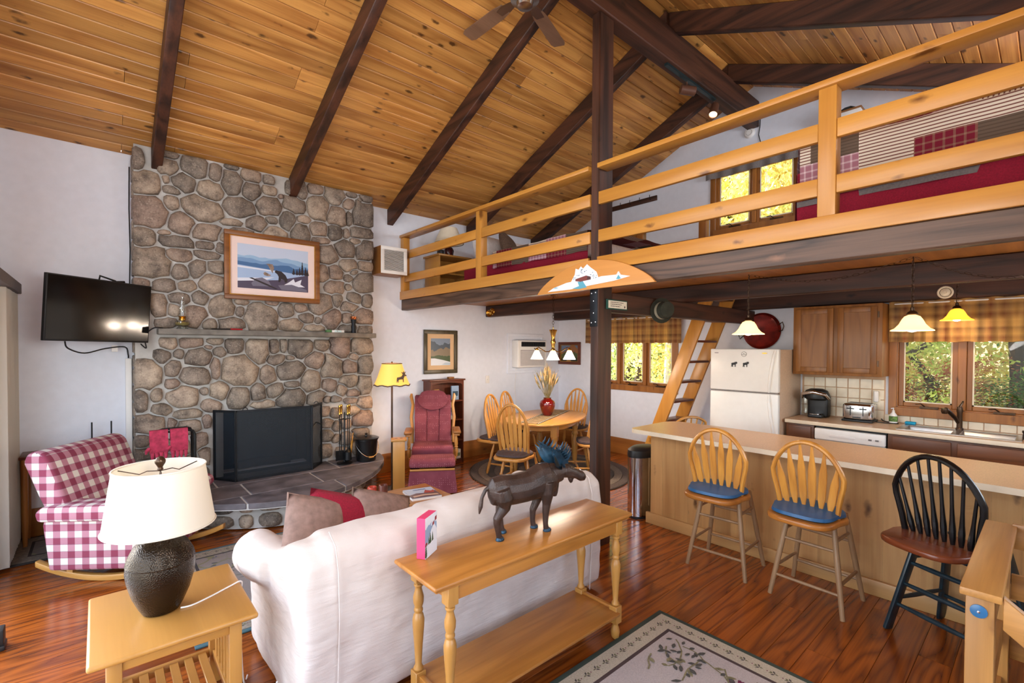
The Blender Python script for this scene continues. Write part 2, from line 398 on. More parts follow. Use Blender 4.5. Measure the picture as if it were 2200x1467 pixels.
def valance_mat():
    m, nt, b = new_mat('plaid_valance', .9)
    uv = nd(nt, 'SeparateXYZ', {0: nd(nt, 'TexCoord').outputs['UV']})
    fu = mth(nt, 'FRACT', mth(nt, 'MULTIPLY', uv.outputs[0], 2.6)); fv = mth(nt, 'FRACT', mth(nt, 'MULTIPLY', uv.outputs[1], 4.6))
    r1 = ramp(nt, fu, [(0, '#d9a860'), (.22, '#8a5a3a'), (.36, '#c79a5c'), (.5, '#7a3326'), (.58, '#b98a58'), (.74, '#5a4636'), (.86, '#d4a765')])
    r2 = ramp(nt, fv, [(0, '#d9ae6a'), (.3, '#8a5a40'), (.45, '#cfa468'), (.7, '#6a4a38'), (.8, '#c79b60')])
    c = mixc(nt, .5, r1, r2)
    c = mixc(nt, .2, c, nd(nt, 'TexNoise', {'Vector': nd(nt, 'TexCoord').outputs['UV'], 'Scale': 200}), 'OVERLAY')
    lk(nt, c, b.inputs['Base Color'])
    # thin cotton lets window light through
    tr = nd(nt, 'BsdfTranslucent', {0: c}); mx = nd(nt, 'MixShader', {0: .35, 1: b, 2: tr})
    lk(nt, mx, nt.nodes['Material Output'].inputs[0])
    return m
M['valance'] = valance_mat()
def quilt_mat():
    m, nt, b = new_mat('patchwork_quilt', .92)
    uvs = nd(nt, 'TexCoord').outputs['UV']
    sc = nd(nt, 'VectorMath', {0: uvs, 1: (3.6, 5.0, 3.6)}, operation='MULTIPLY')
    cell = nd(nt, 'VectorMath', {0: sc}, operation='FLOOR')
    wnz = nd(nt, 'TexWhiteNoise', {0: cell}, noise_dimensions='3D')
    u = nd(nt, 'SeparateXYZ', {0: uvs})
    def st(sock, f, w): return mth(nt, 'LESS_THAN', mth(nt, 'FRACT', mth(nt, 'MULTIPLY', sock, f)), w)
    h1 = st(u.outputs[1], 48, .35); g = mth(nt, 'MULTIPLY', mth(nt, 'ADD', st(u.outputs[0], 22, .25), st(u.outputs[1], 22, .25)), .5)
    stripes = mixc(nt, h1, hx('#e6dccb'), hx('#7d4f46')); tart = mixc(nt, g, hx('#7a122c'), hx('#94705e'))
    pink = mixc(nt, g, hx('#a8717f'), hx('#e0c8cc')); grey = mixc(nt, h1, hx('#6b5a4c'), hx('#5a4a3e'))
    w = wnz.outputs['Value']
    c = mixc(nt, mth(nt, 'GREATER_THAN', w, .28), stripes, tart); c = mixc(nt, mth(nt, 'GREATER_THAN', w, .52), c, pink)
    c = mixc(nt, mth(nt, 'GREATER_THAN', w, .74), c, grey)
    lk(nt, c, b.inputs['Base Color']); return m
M['quilt'] = quilt_mat()
SEEDS = '''29,344,9,19;35,322,21,21;38,297,26,29;34,271,17,19;38,249,27,28;31,227,15,10;48,227,19,12;53,355,15,7;53,342,15,14;74,348,20,20;51,330,6,8;65,330,19,18;55,321,15,8;55,308,13,13;81,308,34,23;63,290,20,20;49,278,10,6;58,271,28,11;85,284,26,15;83,271,17,8;61,258,22,12;84,261,22,8;62,241,13,14;76,246,14,17;92,249,13,14;88,233,20,20;67,228,15,11;45,207,12,22;61,215,17,11;78,217,14,13;56,204,10,12;74,198,18,20;50,191,16,9;97,209,21,21;86,191,15,10;106,192,24,12;114,205,8,11;135,200,30,27;159,208,15,16;165,193,25,13;176,212,13,9;191,190,24,7;182,201,15,11;195,199,7,8;211,202,20,24;200,218,27,22;217,224,12,16;232,217,21,12;239,228,16,13;255,226,12,16;230,203,13,14;250,206,22,18;231,191,25,9;252,189,18,11;214,240,21,15;231,241,9,7;250,249,24,25;232,252,11,8;215,257,16,17;201,254,14,18;239,260,10,8;252,269,18,14;232,268,22,14;207,278,22,20;227,287,23,19;252,288,20,25;241,298,15,7;199,293,19,8;248,310,27,13;229,306,8,11;215,305,16,18;196,306,19,16;175,299,20,19;217,325,24,21;232,325,9,16;250,333,28,28;196,331,24,26;179,314,14,9;162,310,15,22;169,329,24,17;145,308,11,8;149,294,22,12;130,301,18,15;106,298,20,7;113,316,31,19;142,322,26,19;88,326,23,20;107,338,18,24;125,334,18,18;143,339,13,10;125,351,18,12;142,351,11,9;92,346,11,16;107,356,12,6;165,347,10,15;177,346,11,19;192,351,18,11;215,348,22,19;236,354,13,5;232,342,16,12;254,354,15,10;155,335,6,5;246,350,6,6;116,291,24,6;121,272,22,18;148,276,23,19;172,276,18,19;112,250,20,18;139,251,23,20;164,256,23,21;112,231,20,13;136,231,21,15;161,233,23,15;182,238,19,18;115,215,13,6;145,216,14,6;96,270,8,11;182,259,15,18;99,282,10,10;52,171,13,12;70,172,19,11;91,173,14,7;108,168,16,17;130,163,20,26;147,167,9,16;157,169,7,14;175,166,25,21;200,170,17,13;221,167,24,26;247,168,26,21;47,158,13,13;60,160,9,9;77,157,21,17;85,167,7,5;95,162,12,10;91,145,9,22;35,141,20,25;55,146,12,17;74,138,25,17;113,143,31,31;141,137,15,20;149,153,18,12;164,155,9,7;164,142,29,21;192,152,23,18;211,145,24,29;186,128,19,24;232,144,20,16;252,146,18,23;238,156,12,10;55,131,11,11;42,121,8,12;30,116,9,19;63,118,23,19;81,122,8,7;95,122,16,18;112,114,20,21;131,117,14,19;148,119,17,15;165,110,29,19;166,125,15,8;194,108,23,15;208,123,15,16;223,116,11,14;232,126,21,14;251,120,17,22;238,111,19,9;215,105,14,7;234,102,15,7;252,98,17,15;46,106,14,11;67,100,22,9;87,107,16,12;136,105,23,8;37,93,21,17;54,92,8,10;68,87,19,13;83,91,7,12;31,77,11,12;237,89,17,11;249,78,23,21;203,91,10,11;206,76,13,11;215,88,11,11;216,72,11,11;205,62,13,14;216,57,11,9;203,44,13,15;227,74,13,11;247,61,20,13;32,64,17,12;47,70,18,12;63,67,19,14;76,71,14,16;80,56,10,19;70,53,13,12;229,55,17,15;246,44,22,17;225,39,17,13;208,30,16,13;244,27,24,15;225,26,15,11;203,106,11,9;31,54,13,10;48,57,16,12;58,43,17,12;78,38,12,14;39,40,16,10'''
# ================================================================== structure
def roof(y): return ZR-SL*abs(y-YR)
def wall_cols(axis, c0, c1, lo, hi, holes, top):
    """a wall across [lo,hi] with rectangular holes (a0,a1,z0,z1); its top follows top(a)"""
    m = MB(); br = sorted({lo, hi, *[h[0] for h in holes], *[h[1] for h in holes], *([YR] if axis == 'x' and lo < YR < hi else [])})
    for a, b in zip(br, br[1:]):
        z = 0.0
        for h in sorted([h for h in holes if h[0] <= a+1e-6 and h[1] >= b-1e-6], key=lambda h: h[2]):
            if h[2] > z+1e-6: m.prism([(a, z), (b, z), (b, h[2]), (a, h[2])], c0, c1, axis)
            z = h[3]
        m.prism([(a, z), (b, z), (b, top(b)), (a, top(a))], c0, c1, axis)
    return m
HD = (3.60, 5.02, 1.10, 2.04); HK = (.06, 1.07, 1.08, 2.04); HLO = (2.03, 3.02, 3.26, 4.02)
struct('wall_right', wall_cols('x', XG, XG+.12, YB, YF, [HD, HK, HLO], lambda y: roof(y)+.05), M['wall'], smooth=False)
HS = (.15, 4.75, .02, 2.08); HU = (.95, 4.15, 2.50, 3.80)
struct('wall_left', wall_cols('x', XL-.12, XL, YB, YF, [HS, HU], lambda y: roof(y)+.05), M['wall'], smooth=False)
struct('wall_back', wall_cols('y', YF, YF+.12, XL-.12, XG+.12, [(.95, 1.90, .32, 1.0)], lambda a: roof(YF)+.02), M['wall'], smooth=False)
struct('wall_front', wall_cols('y', YB-.12, YB, XL-.12, XG+.12, [(.0, 2.2, .75, 2.0), (3.9, 5.3, 1.05, 1.95)], lambda a: roof(YB)+.02), M['wall'], smooth=False)
# floor boards
fl = struct('floor', MB().box(XL-.1, XG+.1, .05, YF+.1, -.10, -.022).box(XL-.1, 2.14, YB-.1, .05, -.10, -.022).box(3.06, XG+.1, YB-.1, .05, -.10, -.022), M['floorback'], smooth=False)
PL = {}
def plank_mesh(kind, L, w, t, ch, mat):
    k = (kind, round(L, 3))
    if k not in PL:
        a = w/2; P = [(-a, t), (-a, ch), (-a+ch, 0), (a-ch, 0), (a, ch), (a, t)]
        if kind == 'floor': P = [(-a, 0), (a, 0), (a, t-ch), (a-ch, t), (-a+ch, t), (-a, t-ch)]
        o = build('plank', MB().prism(P, 0, L, 'x'), mat, local=True, smooth=False); me = o.data; bpy.data.objects.remove(o); PL[k] = me
    return PL[k]
def fill_row(x0, x1, kind, w, t, ch, mat, parent, y, z, rx=0, lens=(1.6, 2.0, 2.4, 2.8, 3.2)):
    x = x0
    while x < x1-.02:
        L = RND.choice(lens)
        if x == x0: L = RND.choice((.8, 1.2, 1.6, 2.0, 2.4))
        if x+L > x1-.5: L = x1-x
        me = plank_mesh(kind, L-.003, w, t, ch, mat)
        inst('plank', me, parent, (x, y, z), (rx, 0, 0)); x += L
y = YB+.0705
while y < YF:
    if y < .05:
        fill_row(XL, 2.14, 'floor', .1393, .021, .0016, M['floor'], fl, y, -.021); fill_row(3.06, XG, 'floor', .1393, .021, .0016, M['floor'], fl, y, -.021)
    else: fill_row(XL, XG, 'floor', .1393, .021, .0016, M['floor'], fl, y, -.021, lens=(2.0, 2.8, 3.6))
    y += .1405
# ceiling boards on both slopes
cm = MB()
for s in (1, -1):
    e = YF if s > 0 else YB
    cm.prism([(YR, ZR+.03), (e, roof(e)+.03), (e, roof(e)+.10), (YR, ZR+.10)], XL-.1, XG+.1, 'x')
ce = struct('ceiling', cm, M['ceilback'], smooth=False)
th = math.atan(SL); k = 0
for s in (1, -1):
    n = 30; Ls = (YF-YR)/math.cos(th)/n
    for i in range(n):
        d = (i+.5)*Ls; yy = YR+s*d*math.cos(th); zz = ZR-d*math.sin(th)
        fill_row(XL, XG, 'ceil', Ls-.003, .021, .006, M['ceil'], ce, yy, zz, -th*s, lens=(1.6, 2.4, 3.2, 4.0))
# baseboards
struct('baseboard_back', MB().box(2.76, XG-.02, YF-.02, YF, 0, .25).box(XL+.02, .24, YF-.02, YF, 0, .25), M['trim']['X'], bevel=.004)
struct('baseboard_right', MB().box(XG-.02, XG, 2.75, YF-.02, 0, .25), M['trim']['Y'], bevel=.004)
struct('baseboard_left', MB().box(XL, XL+.02, 4.80, YF-.02, 0, .25), M['trim']['Y'], bevel=.004)

# ------------------------------------------------------------------ timber frame
def timber(name, mb, mat, label, group=None, bev=.008):
    return single(name, mb, mat, label, 'beam', group, bevel=bev, seg=1)
cs = math.cos(th)
def rafter(x, label, s=1, w=.085, dep=.205):
    e = YF-.16 if (s > 0 and .1 < x < 2.6) else (YF if s > 0 else YB)
    y0 = YR+.001*s
    P = [(y0, roof(y0)-.001), (e, roof(e)-.001), (e, roof(e)-dep), (y0, roof(y0)-dep)]
    m = MB().prism(P, x, x+w, 'x'); g = 'dark rafters under the board ceiling'
    return timber('rafter', m, M['beam']['Y'], label, g, .006)
rafter(.395, 'dark rafter ending on the stone chimney near its left edge, above the television')
rafter(1.635, 'dark rafter ending on the stone chimney above the framed bear picture')
rafter(2.915, 'dark rafter ending on the white wall just right of the stone chimney')
rafter(4.205, 'dark rafter coming down above the loft lamp and the bed by the far wall')
rafter(5.545, 'dark rafter nearest the gable, running down behind the dark post', 1)
rafter(4.25, 'dark rafter at the top of the picture on the slope above the loft rail', -1)
rafter(5.53, 'dark rafter on the right slope just above the long loft handrail', -1)
timber('ridge_beam', MB().box(XL+.01, XG-.005, YR-.07, YR+.07, 4.455, 4.775), M['beam']['X'], 'heavy dark ridge beam running along the peak of the ceiling')
timber('timber_post', MB().box(3.123, 3.312, 2.49, 2.575, 0, 4.453), M['beam']['Z'], 'tall dark timber post between living room and dining area')
fa = timber('loft_edge_beam', MB().box(3.123, 3.215, YB, 2.488, 2.18, 2.325).box(3.123, 3.215, 2.577, YF-.004, 2.18, 2.325), M['fascia'], 'weathered grey-brown beam along the edge of the loft')
timber('loft_joist', MB().box(4.58, 4.68, YB, YF-.004, 2.155, 2.325), M['beam']['Y'], 'dark joist under the loft behind the pendant lamps', 'joists under the loft')
timber('loft_joist', MB().box(6.12, XG-.004, YB, YF-.004, 2.165, 2.325), M['beam']['Y'], 'dark joist against the gable wall above the cabinets and valances', 'joists under the loft')
timber('cross_beam', MB().box(3.314, XG-.004, 2.49, 2.575, 1.985, 2.153), M['beam']['X'], 'dark cross beam from the post to the gable wall above the fridge')
lf = struct('loft_floor', MB().box(3.123, 5.25, YB, YF-.004, 2.327, 2.365).box(5.25, 6.12, YB, 2.62, 2.327, 2.365).box(5.25, 6.12, 3.50, YF-.004, 2.327, 2.365).box(6.12, XG-.002, YB, YF-.004, 2.327, 2.365), M['trim']['X'], smooth=False)
# loft railing: boards between square posts
lr = thing('loft_railing', 'long honey-coloured pine railing of horizontal boards along the loft edge', 'railing', (3.16, 2.5, 2.327))
for a, b in ((YB+.005, 2.487), (2.578, YF-.006)):
    build('toe_board', MB().box(3.098, 3.122, a, b, 2.322, 2.432), M['rail']['Y'], lr, bevel=.004)
    build('cap_rail', MB().box(3.092, 3.232, a, b, 3.158, 3.196), M['rail']['Y'], lr, bevel=.004)
for y0 in (.815, 4.075, YF-.10):
    build('post', MB().box(3.108, 3.198, y0, y0+.09, 2.432 if y0 < 5 else 2.432, 3.157), M['rail']['Z'], lr, bevel=.005)
for a, b in ((YB+.005, .814), (.906, 2.488), (2.577, 4.074), (4.166, YF-.101)):
    for z0, z1 in ((2.555, 2.655), (2.865, 2.968)):
        build('rail', MB().box(3.114, 3.150, a, b, z0, z1), M['rail']['Y'], lr, bevel=.004)

# ------------------------------------------------------------------ windows in the gable wall
def window(name, H, sashes, trim_w=.085, sill=True):
    y0, y1, z0, z1 = H; g = XG
    w = struct(name, MB().box(g-.015, g-.001, y0-trim_w+.02, y0, z0-trim_w, z1+trim_w).box(g-.015, g-.001, y1, y1+trim_w-.02, z0-trim_w, z1+trim_w).box(g-.015, g-.001, y0, y1, z1, z1+trim_w).box(g-.035, g-.001, y0-.02, y1+.02, z0-trim_w, z0)
               .box(g, g+.11, y0, y0+.012, z0, z1).box(g, g+.11, y1-.012, y1, z0, z1).box(g, g+.11, y0, y1, z0, z0+.012).box(g, g+.11, y0, y1, z1-.012, z1), M['trim']['Z'], bevel=.002, seg=1)
    for i, (a, b) in enumerate(sashes):
        f = .042
        build('sash', MB().box(g+.02, g+.06, a, a+f, z0+.012, z1-.012).box(g+.02, g+.06, b-f, b, z0+.012, z1-.012).box(g+.02, g+.06, a+f, b-f, z0+.012, z0+.012+f).box(g+.02, g+.06, a+f, b-f, z1-.012-f, z1-.012), M['trim']['Z'], w, bevel=.004, seg=1)
        build('gasket', MB().box(g+.018, g+.022, a+f, a+f+.012, z0+.054, z1-.054).box(g+.018, g+.022, b-f-.012, b-f, z0+.054, z1-.054).box(g+.018, g+.022, a+f, b-f, z0+.054, z0+.066), M['cream'], w)
        build('pane', MB().box(g+.038, g+.042, a+f, b-f, z0+.012+f, z1-.012-f), M['glass'], w, smooth=False)
        if i: build('mullion', MB().box(g-.012, g+.06, sashes[i-1][1], a, z0+.012, z1-.012), M['trim']['Z'], w, bevel=.003, seg=1)
        c = (a+b)/2-.02
        build('crank', MB().box(g-.03, g+.015, c-.07, c+.07, z0+.004, z0+.022).tube([(g-.02, c+.03, z0+.022), (g-.035, c+.06, z0+.05), (g-.045, c+.10, z0+.045)], .006, 6), M['bronze'], w)
    return w
window('window_1', HD, [(3.612, 4.06), (4.10, 4.54), (4.58, 5.008)])
window('window_2', HK, [(.072, .545), (.605, 1.058)])
window('window_3', HLO, [(2.042, 2.50), (2.545, 3.008)])
# sliding glass door and upper panes in the left gable, unseen windows added behind the camera for the front fill
d = struct('door_1', MB().box(XL-.10, XL-.02, HS[0], HS[0]+.06, .02, 2.08).box(XL-.10, XL-.02, HS[1]-.06, HS[1], .02, 2.08).box(XL-.10, XL-.02, HS[0], HS[1], 2.02, 2.08).box(XL-.10, XL-.02, 2.42, 2.48, .02, 2.02), M['whitep'], bevel=.003, seg=1)
build('pane', MB().box(XL-.064, XL-.058, HS[0]+.06, 2.42, .03, 2.02).box(XL-.064, XL-.058, 2.48, HS[1]-.06, .03, 2.02), M['glass'], d, smooth=False)
d = struct('window_4', MB().box(XL-.10, XL-.02, HU[0], HU[0]+.05, 2.5, 3.8).box(XL-.10, XL-.02, HU[1]-.05, HU[1], 2.5, 3.8).box(XL-.10, XL-.02, 2.52, 2.58, 2.5, 3.8), M['trim']['Z'], bevel=.003, seg=1)
build('pane', MB().box(XL-.064, XL-.058, HU[0]+.05, 2.52, 2.5, 3.8).box(XL-.064, XL-.058, 2.58, HU[1]-.05, 2.5, 3.8), M['glass'], d, smooth=False)
for nme, a, b, z0, z1 in (('window_5', 0, 2.2, .75, 2.0), ('window_6', 3.9, 5.3, 1.05, 1.95)):
    d = struct(nme, MB().box(a, a+.05, YB-.1, YB-.02, z0, z1).box(b-.05, b, YB-.1, YB-.02, z0, z1).box((a+b)/2-.03, (a+b)/2+.03, YB-.1, YB-.02, z0, z1).box(a, b, YB-.02, YB+.02, z0-.05, z0), M['trim']['Z'], bevel=.003, seg=1)
    build('pane', MB().box(a+.05, (a+b)/2-.03, YB-.064, YB-.058, z0, z1).box((a+b)/2+.03, b-.05, YB-.064, YB-.058, z0, z1), M['glass'], d, smooth=False)

# ------------------------------------------------------------------ outdoors seen through the windows
struct('ground', MB().grid(lambda u, v: (6.6+u*50, -25+v*55, -.7+.5*noise.noise(Vector((u*6, v*6, 0)))+u*3), 20, 20), plain('leaf_litter', '#8a7a40', .95, 0, var=.4, sc=1.2))
def leafm(name, c1, c2):
    m, nt, b = new_mat(name, .6)
    tc, oi = coords(nt, False)
    c = ramp(nt, nd(nt, 'TexNoise', {'Vector': tc, 'Scale': 2.2, 'Detail': 2}), [(.35, c1), (.65, c2)])
    lk(nt, c, b.inputs['Base Color']); tr = nd(nt, 'BsdfTranslucent', {0: c}); mx = nd(nt, 'MixShader', {0: .55, 1: b, 2: tr})
    lk(nt, mx, nt.nodes['Material Output'].inputs[0]); return m
LV = [leafm('yellow_leaves', '#d9c450', '#f0eaa8'), leafm('lime_leaves', '#93b04a', '#dbe086'), leafm('dark_leaves', '#3f5c30', '#6f8f48'), leafm('red_leaves', '#a8453a', '#d88a5a'), leafm('gold_leaves', '#cfae44', '#f2e79a')]
def crown_mesh(seed, n, rx, rz, s):
    r = random.Random(seed); m = MB()
    cl = [(Vector((r.gauss(0, .45)*rx, r.gauss(0, .45)*rx, r.uniform(-.85, .85)*rz)), r.uniform(.25, .5)*rx) for _ in range(26)]
    for _ in range(n):
        c, rad = r.choice(cl); p = c+Vector((r.gauss(0, .5), r.gauss(0, .5), r.gauss(0, .5)))*rad
        a = Vector((r.uniform(-1, 1), r.uniform(-1, 1), r.uniform(-1, 1))).normalized(); b = a.orthogonal().normalized(); q = s*r.uniform(.6, 1.3)
        m.add([p-a*q, p+b*q*.5, p+a*q, p-b*q*.5], [(0, 1, 2, 3)])
    return m
CR = [crown_mesh(1, 9000, 1.9, 2.6, .05), crown_mesh(2, 9000, 1.6, 3.0, .046)]
crm = {}; tcount = []
def tree(x, y, h, kind, label, birch=False, sc=1):
    t = thing('tree', label, 'tree', (x, y, -.7), RND.uniform(0, 6), 'trees beyond the gable windows')
    tcount.append(1)
    r = .09 if birch else .14
    pts = [(RND.uniform(-.1, .1)*i, RND.uniform(-.1, .1)*i, h*1.1*i/5) for i in range(6)]
    build('trunk', MB().tube(pts, [r, r*.9, r*.8, r*.65, r*.5, r*.3], 8), M['birch' if birch else 'bark'], t, local=True)
    k = (kind, RND.randrange(2))
    if k not in crm:
        o = build('foliage', CR[k[1]], LV[kind], t, local=True, smooth=False, recalc=False); crm[k] = o.data
    else: o = inst('foliage', crm[k], t, (0, 0, 0))
    o['kind'] = 'stuff'; o.location = (0, 0, h*.62); o.scale = (sc, sc, sc*h/5.5)
    return t
KN = ['yellow-leaved', 'lime green', 'dark green', 'red-leaved', 'golden']
for x, y, h, k, bi, sc, lab in [
    (10.5, 1.9, 5.2, 1, 1, .9, 'lime birch close outside the left pane of the kitchen window'), (11.8, .5, 1.9, 2, 0, .8, 'low dark green bush at the foot of the view from the kitchen window'),
    (10.0, -.6, 6.2, 2, 0, .7, 'dark green evergreen filling the right side of the kitchen window'), (13.5, 2.4, 7, 0, 1, 1.2, 'yellow birch behind the lime birch outside the kitchen window'),
    (15, .4, 8, 4, 0, 1.4, 'golden tree far behind the bush outside the kitchen window'), (13, -1.5, 6.5, 1, 0, 1.2, 'lime green tree behind the evergreen outside the kitchen window'),
    (9.4, 5.6, 5.5, 0, 1, .85, 'yellow birch nearest the left pane of the dining window'), (10.4, 7.0, 6.5, 1, 0, 1.1, 'lime green tree left of the nearest birch outside the dining window'),
    (11.8, 5.2, 7.5, 4, 0, 1.2, 'golden tree in the middle of the dining window'), (10.6, 4.2, 6.8, 0, 1, 1.0, 'yellow birch outside the right pane of the dining window'),
    (13.5, 6.6, 8.5, 4, 0, 1.4, 'tall golden tree behind the lime tree outside the dining window'), (9.8, 3.2, 7.8, 0, 1, .9, 'yellow birch with a white trunk in the left pane of the loft window'),
    (12.5, 4.0, 9.5, 4, 0, 1.4, 'tall golden tree behind the white trunk in the loft window'), (14.5, 5.0, 11, 0, 1, 1.6, 'very tall yellow birch at the left of the loft window view'),
    (16, 2.6, 10, 1, 0, 1.6, 'tall lime green tree at the right of the loft window view'), (17, -1.5, 9, 4, 0, 1.6, 'distant golden tree at the right edge of the kitchen window view'),
    (17, 7.5, 11, 1, 0, 1.8, 'distant lime green tree at the left edge of the dining window view'), (12.2, 8.6, 7, 2, 0, 1.2, 'dark green tree at the far left outside the dining window'),
    (14, 9.5, 9, 0, 0, 1.5, 'yellow tree behind the dark green tree outside the dining window'), (19, 4.5, 12, 0, 0, 2.0, 'farthest yellow tree, behind all others in the loft window'),
    (19, .5, 11, 1, 0, 2.0, 'farthest lime green tree, behind all others in the kitchen window'), (12.0, .35, 9, 0, 0, 1.1, 'yellow tree high in the right pane of the kitchen window')]:
    tree(x, y, h, k, lab, bool(bi), sc)
tree(11.6, 1.45, 2.6, 3, 'small red-leaved tree in the left pane of the kitchen window', False, .55)

# ------------------------------------------------------------------ stone fireplace
fp = thing('fireplace', 'tall fieldstone fireplace chimney with stone mantel and curved slate hearth', 'fireplace', (1.44, 5.72, 0))
zt = lambda yy: roof(yy)-.004
OX0, OX1, OZ = .98, 1.87, .99
def pier(x0, x1, z0): return MB().prism([(5.715, z0), (5.876, z0), (5.876, zt(5.876)), (5.715, zt(5.715))], x0, x1, 'x')
body = pier(.262, OX0, 0).merge(pier(OX1, 2.622, 0)).merge(pier(OX0, OX1, OZ)).merge(MB().box(OX0, OX1, 5.715, 5.876, 0, .30))
build('mortar', body, M['mortar'], fp, smooth=False)
build('firebox', MB().box(OX0-.02, OX1+.02, 6.28, 6.30, .30, 1.0).box(OX0-.02, OX0, 5.73, 6.28, .30, 1.0).box(OX1, OX1+.02, 5.73, 6.28, .30, 1.0).box(OX0-.02, OX1+.02, 5.73, 6.30, .985, 1.0).box(OX0-.02, OX1+.02, 5.73, 6.30, .29, .306), M['soot'], fp, smooth=False)
sd = [tuple(float(q)/100 for q in s.split(',')) for s in SEEDS.replace('\n', '').split(';')]
sd = [s for s in sd if not (OX0-.04 < s[0] < OX1+.04 and s[1] < OZ+.02) and s[1] > .34]
for x_, z_ in ((.40, .42), (.62, .5), (.82, .42), (.60, .72), (.85, .75), (2.02, .44), (2.2, .4), (2.42, .42), (2.08, .62), (.40, .62)): 
    if all((s[0]-x_)**2+(s[1]-z_)**2 > .011 for s in sd): sd.append((x_, z_, .18, .15))
def stone_obj(cx, cz, w, h, i):
    n = 16; out = []; gap = .011
    def met(s, px, pz): return ((px-s[0])/s[2])**2+((pz-s[1])/s[3])**2
    me_ = (cx, cz, w, h); nb = [s for s in sd if s[:2] != (cx, cz) and abs(s[0]-cx) < .6 and abs(s[1]-cz) < .6]
    for k in range(n):
        a = 2*PI*k/n+.1; dx, dz = math.cos(a), math.sin(a); sq = max(abs(dx)/(w/2), abs(dz)/(h/2)); el = math.hypot(dx/(w/2), dz/(h/2))
        t = 1/(.6*sq+.4*el)*1.24*(1+.10*noise.noise(Vector((i*3.1, dx*1.7, dz*1.7)))); g = .02
        while g < t:
            px, pz = cx+dx*(g+gap), cz+dz*(g+gap); m0 = met(me_, px, pz)
            if any(met(s, px, pz) < m0 for s in nb): break
            g += .006
        t = min(g, t); px, pz = cx+dx*t, cz+dz*t
        px = min(max(px, .250), 2.636); pz = min(max(pz, .322), zt(5.70)-.012)
        if 1.765 < pz < 1.795 and cz < 1.78: pz = 1.765
        if pz < OZ-.0 and OX0 < px < OX1 and cz > OZ: pz = OZ
        out.append((px, pz))
    dep = .030+.028*min(1, min(w, h)/.2)+(.012 if cz < 1.75 else 0)+RND.uniform(0, .012)
    mx = sum(p[0] for p in out)/n; mz = sum(p[1] for p in out)/n
    m = MB(); R = []
    for sc, dd in ((1.0, -.006), (.985, .45), (.86, .86), (.5, 1.0)):
        r = []
        for k, (px, pz) in enumerate(out):
            nzv = 1+.16*noise.noise(Vector((px*9, pz*9, i))) if dd > .4 else 1
            r.append((mx+(px-mx)*sc, 5.716-dep*dd*nzv if dd > 0 else 5.72, mz+(pz-mz)*sc))
        R.append(r)
    m.loft(R); return m
for i, s in enumerate(sd):
    build('stone', stone_obj(*s, i), M['stone'], fp, ang=60)
# rounded stones on the left return of the chimney
z = .45
while z < 3.4:
    h = RND.uniform(.12, .26); r = [(.262, 5.74, z), (.262, 5.87, z)]
    m = MB().cbox((.256, 5.80, z+h/2), (.02, .13, h-.025)); build('stone', m, M['stone'], fp, bevel=.008); z += h
build('mantel_shelf', MB().box(.425, 2.60, 5.53, 5.712, 1.792, 1.848), M['mantel'], fp, bevel=.008)
# hearth: slate slabs on a curved stone plinth
def hc(t, k=1.0): # t 0..1 right to left
    a = PI*t; c, s_ = math.cos(a), math.sin(a); p = 2/1.6
    return (1.42+1.30*k*math.copysign(abs(c)**p, c), 5.712-1.285*k*abs(s_)**p)
outl = [hc(i/60) for i in range(61)]
def clip(poly, ax, lim, keep_less):
    out = []
    for p, q in zip(poly, poly[1:]+poly[:1]):
        ip = (p[ax] <= lim) == keep_less; iq = (q[ax] <= lim) == keep_less
        if ip: out.append(p)
        if ip != iq:
            t = (lim-p[ax])/(q[ax]-p[ax]); out.append((p[0]+(q[0]-p[0])*t, p[1]+(q[1]-p[1])*t))
    return out
JG = .008
for y0, y1, xs in ((4.0, 4.85, (0, .965, 1.82, 3)), (4.85, 5.30, (0, 1.055, 1.715, 3)), (5.30, 5.72, (0, .86, 2.05, 3))):
    for a, b in zip(xs, xs[1:]):
        p = outl[:]
        for ax, lim, kl in ((1, y0+JG, False), (1, y1-JG, True), (0, a+JG, False), (0, b-JG, True)):
            if p: p = clip(p, ax, lim, kl)
        if len(p) > 2: build('hearth_slab', MB().prism(p, .262+RND.uniform(0, .003), .315+RND.uniform(-.002, .002), 'z'), M['slate'], fp, bevel=.005, seg=1, smooth=False)
build('hearth_base', MB().prism([hc(i/60, .80) for i in range(61)], .012, .26, 'z').merge(MB().prism([hc(i/60, .992) for i in range(61)], .255, .308, 'z')), M['mortar'], fp)
def hstone(t0, t1, z0, z1, i):
    R = []; n = 14; tm = (t0+t1)/2; zm = (z0+z1)/2
    for sc, d in ((1, -.02), (.97, .02), (.8, .038), (.4, .045)):
        r = []
        for k in range(n):
            a = 2*PI*k/n; c, s_ = math.cos(a), math.sin(a); q = 1/max(.001, (abs(c)**3+abs(s_)**3)**(1/3))
            t = tm+(t1-t0)/2*c*q*sc*(1+.1*noise.noise(Vector((i, c, s_)))); zz = zm+(z1-z0)/2*s_*q*sc
            p = hc(min(max(t, .01), .99), .80); e = Vector((p[0]-1.42, p[1]-5.71, 0)).normalized()
            r.append((p[0]+e.x*d, p[1]+e.y*d, zz))
        R.append(r)
    return MB().loft(R)
t = .04; i = 0
while t < .95:
    w = RND.uniform(.04, .085)
    if RND.random() < .45: build('stone', hstone(t+.006, t+w-.006, .018, .25, i), M['stone'], fp, ang=60)
    else:
        c = RND.uniform(.11, .16)
        build('stone', hstone(t+.006, t+w-.006, .018, c-.008, i), M['stone'], fp, ang=60); build('stone', hstone(t+.006, t+w-.006, c+.008, .25, i+50), M['stone'], fp, ang=60)
    t += w; i += 1
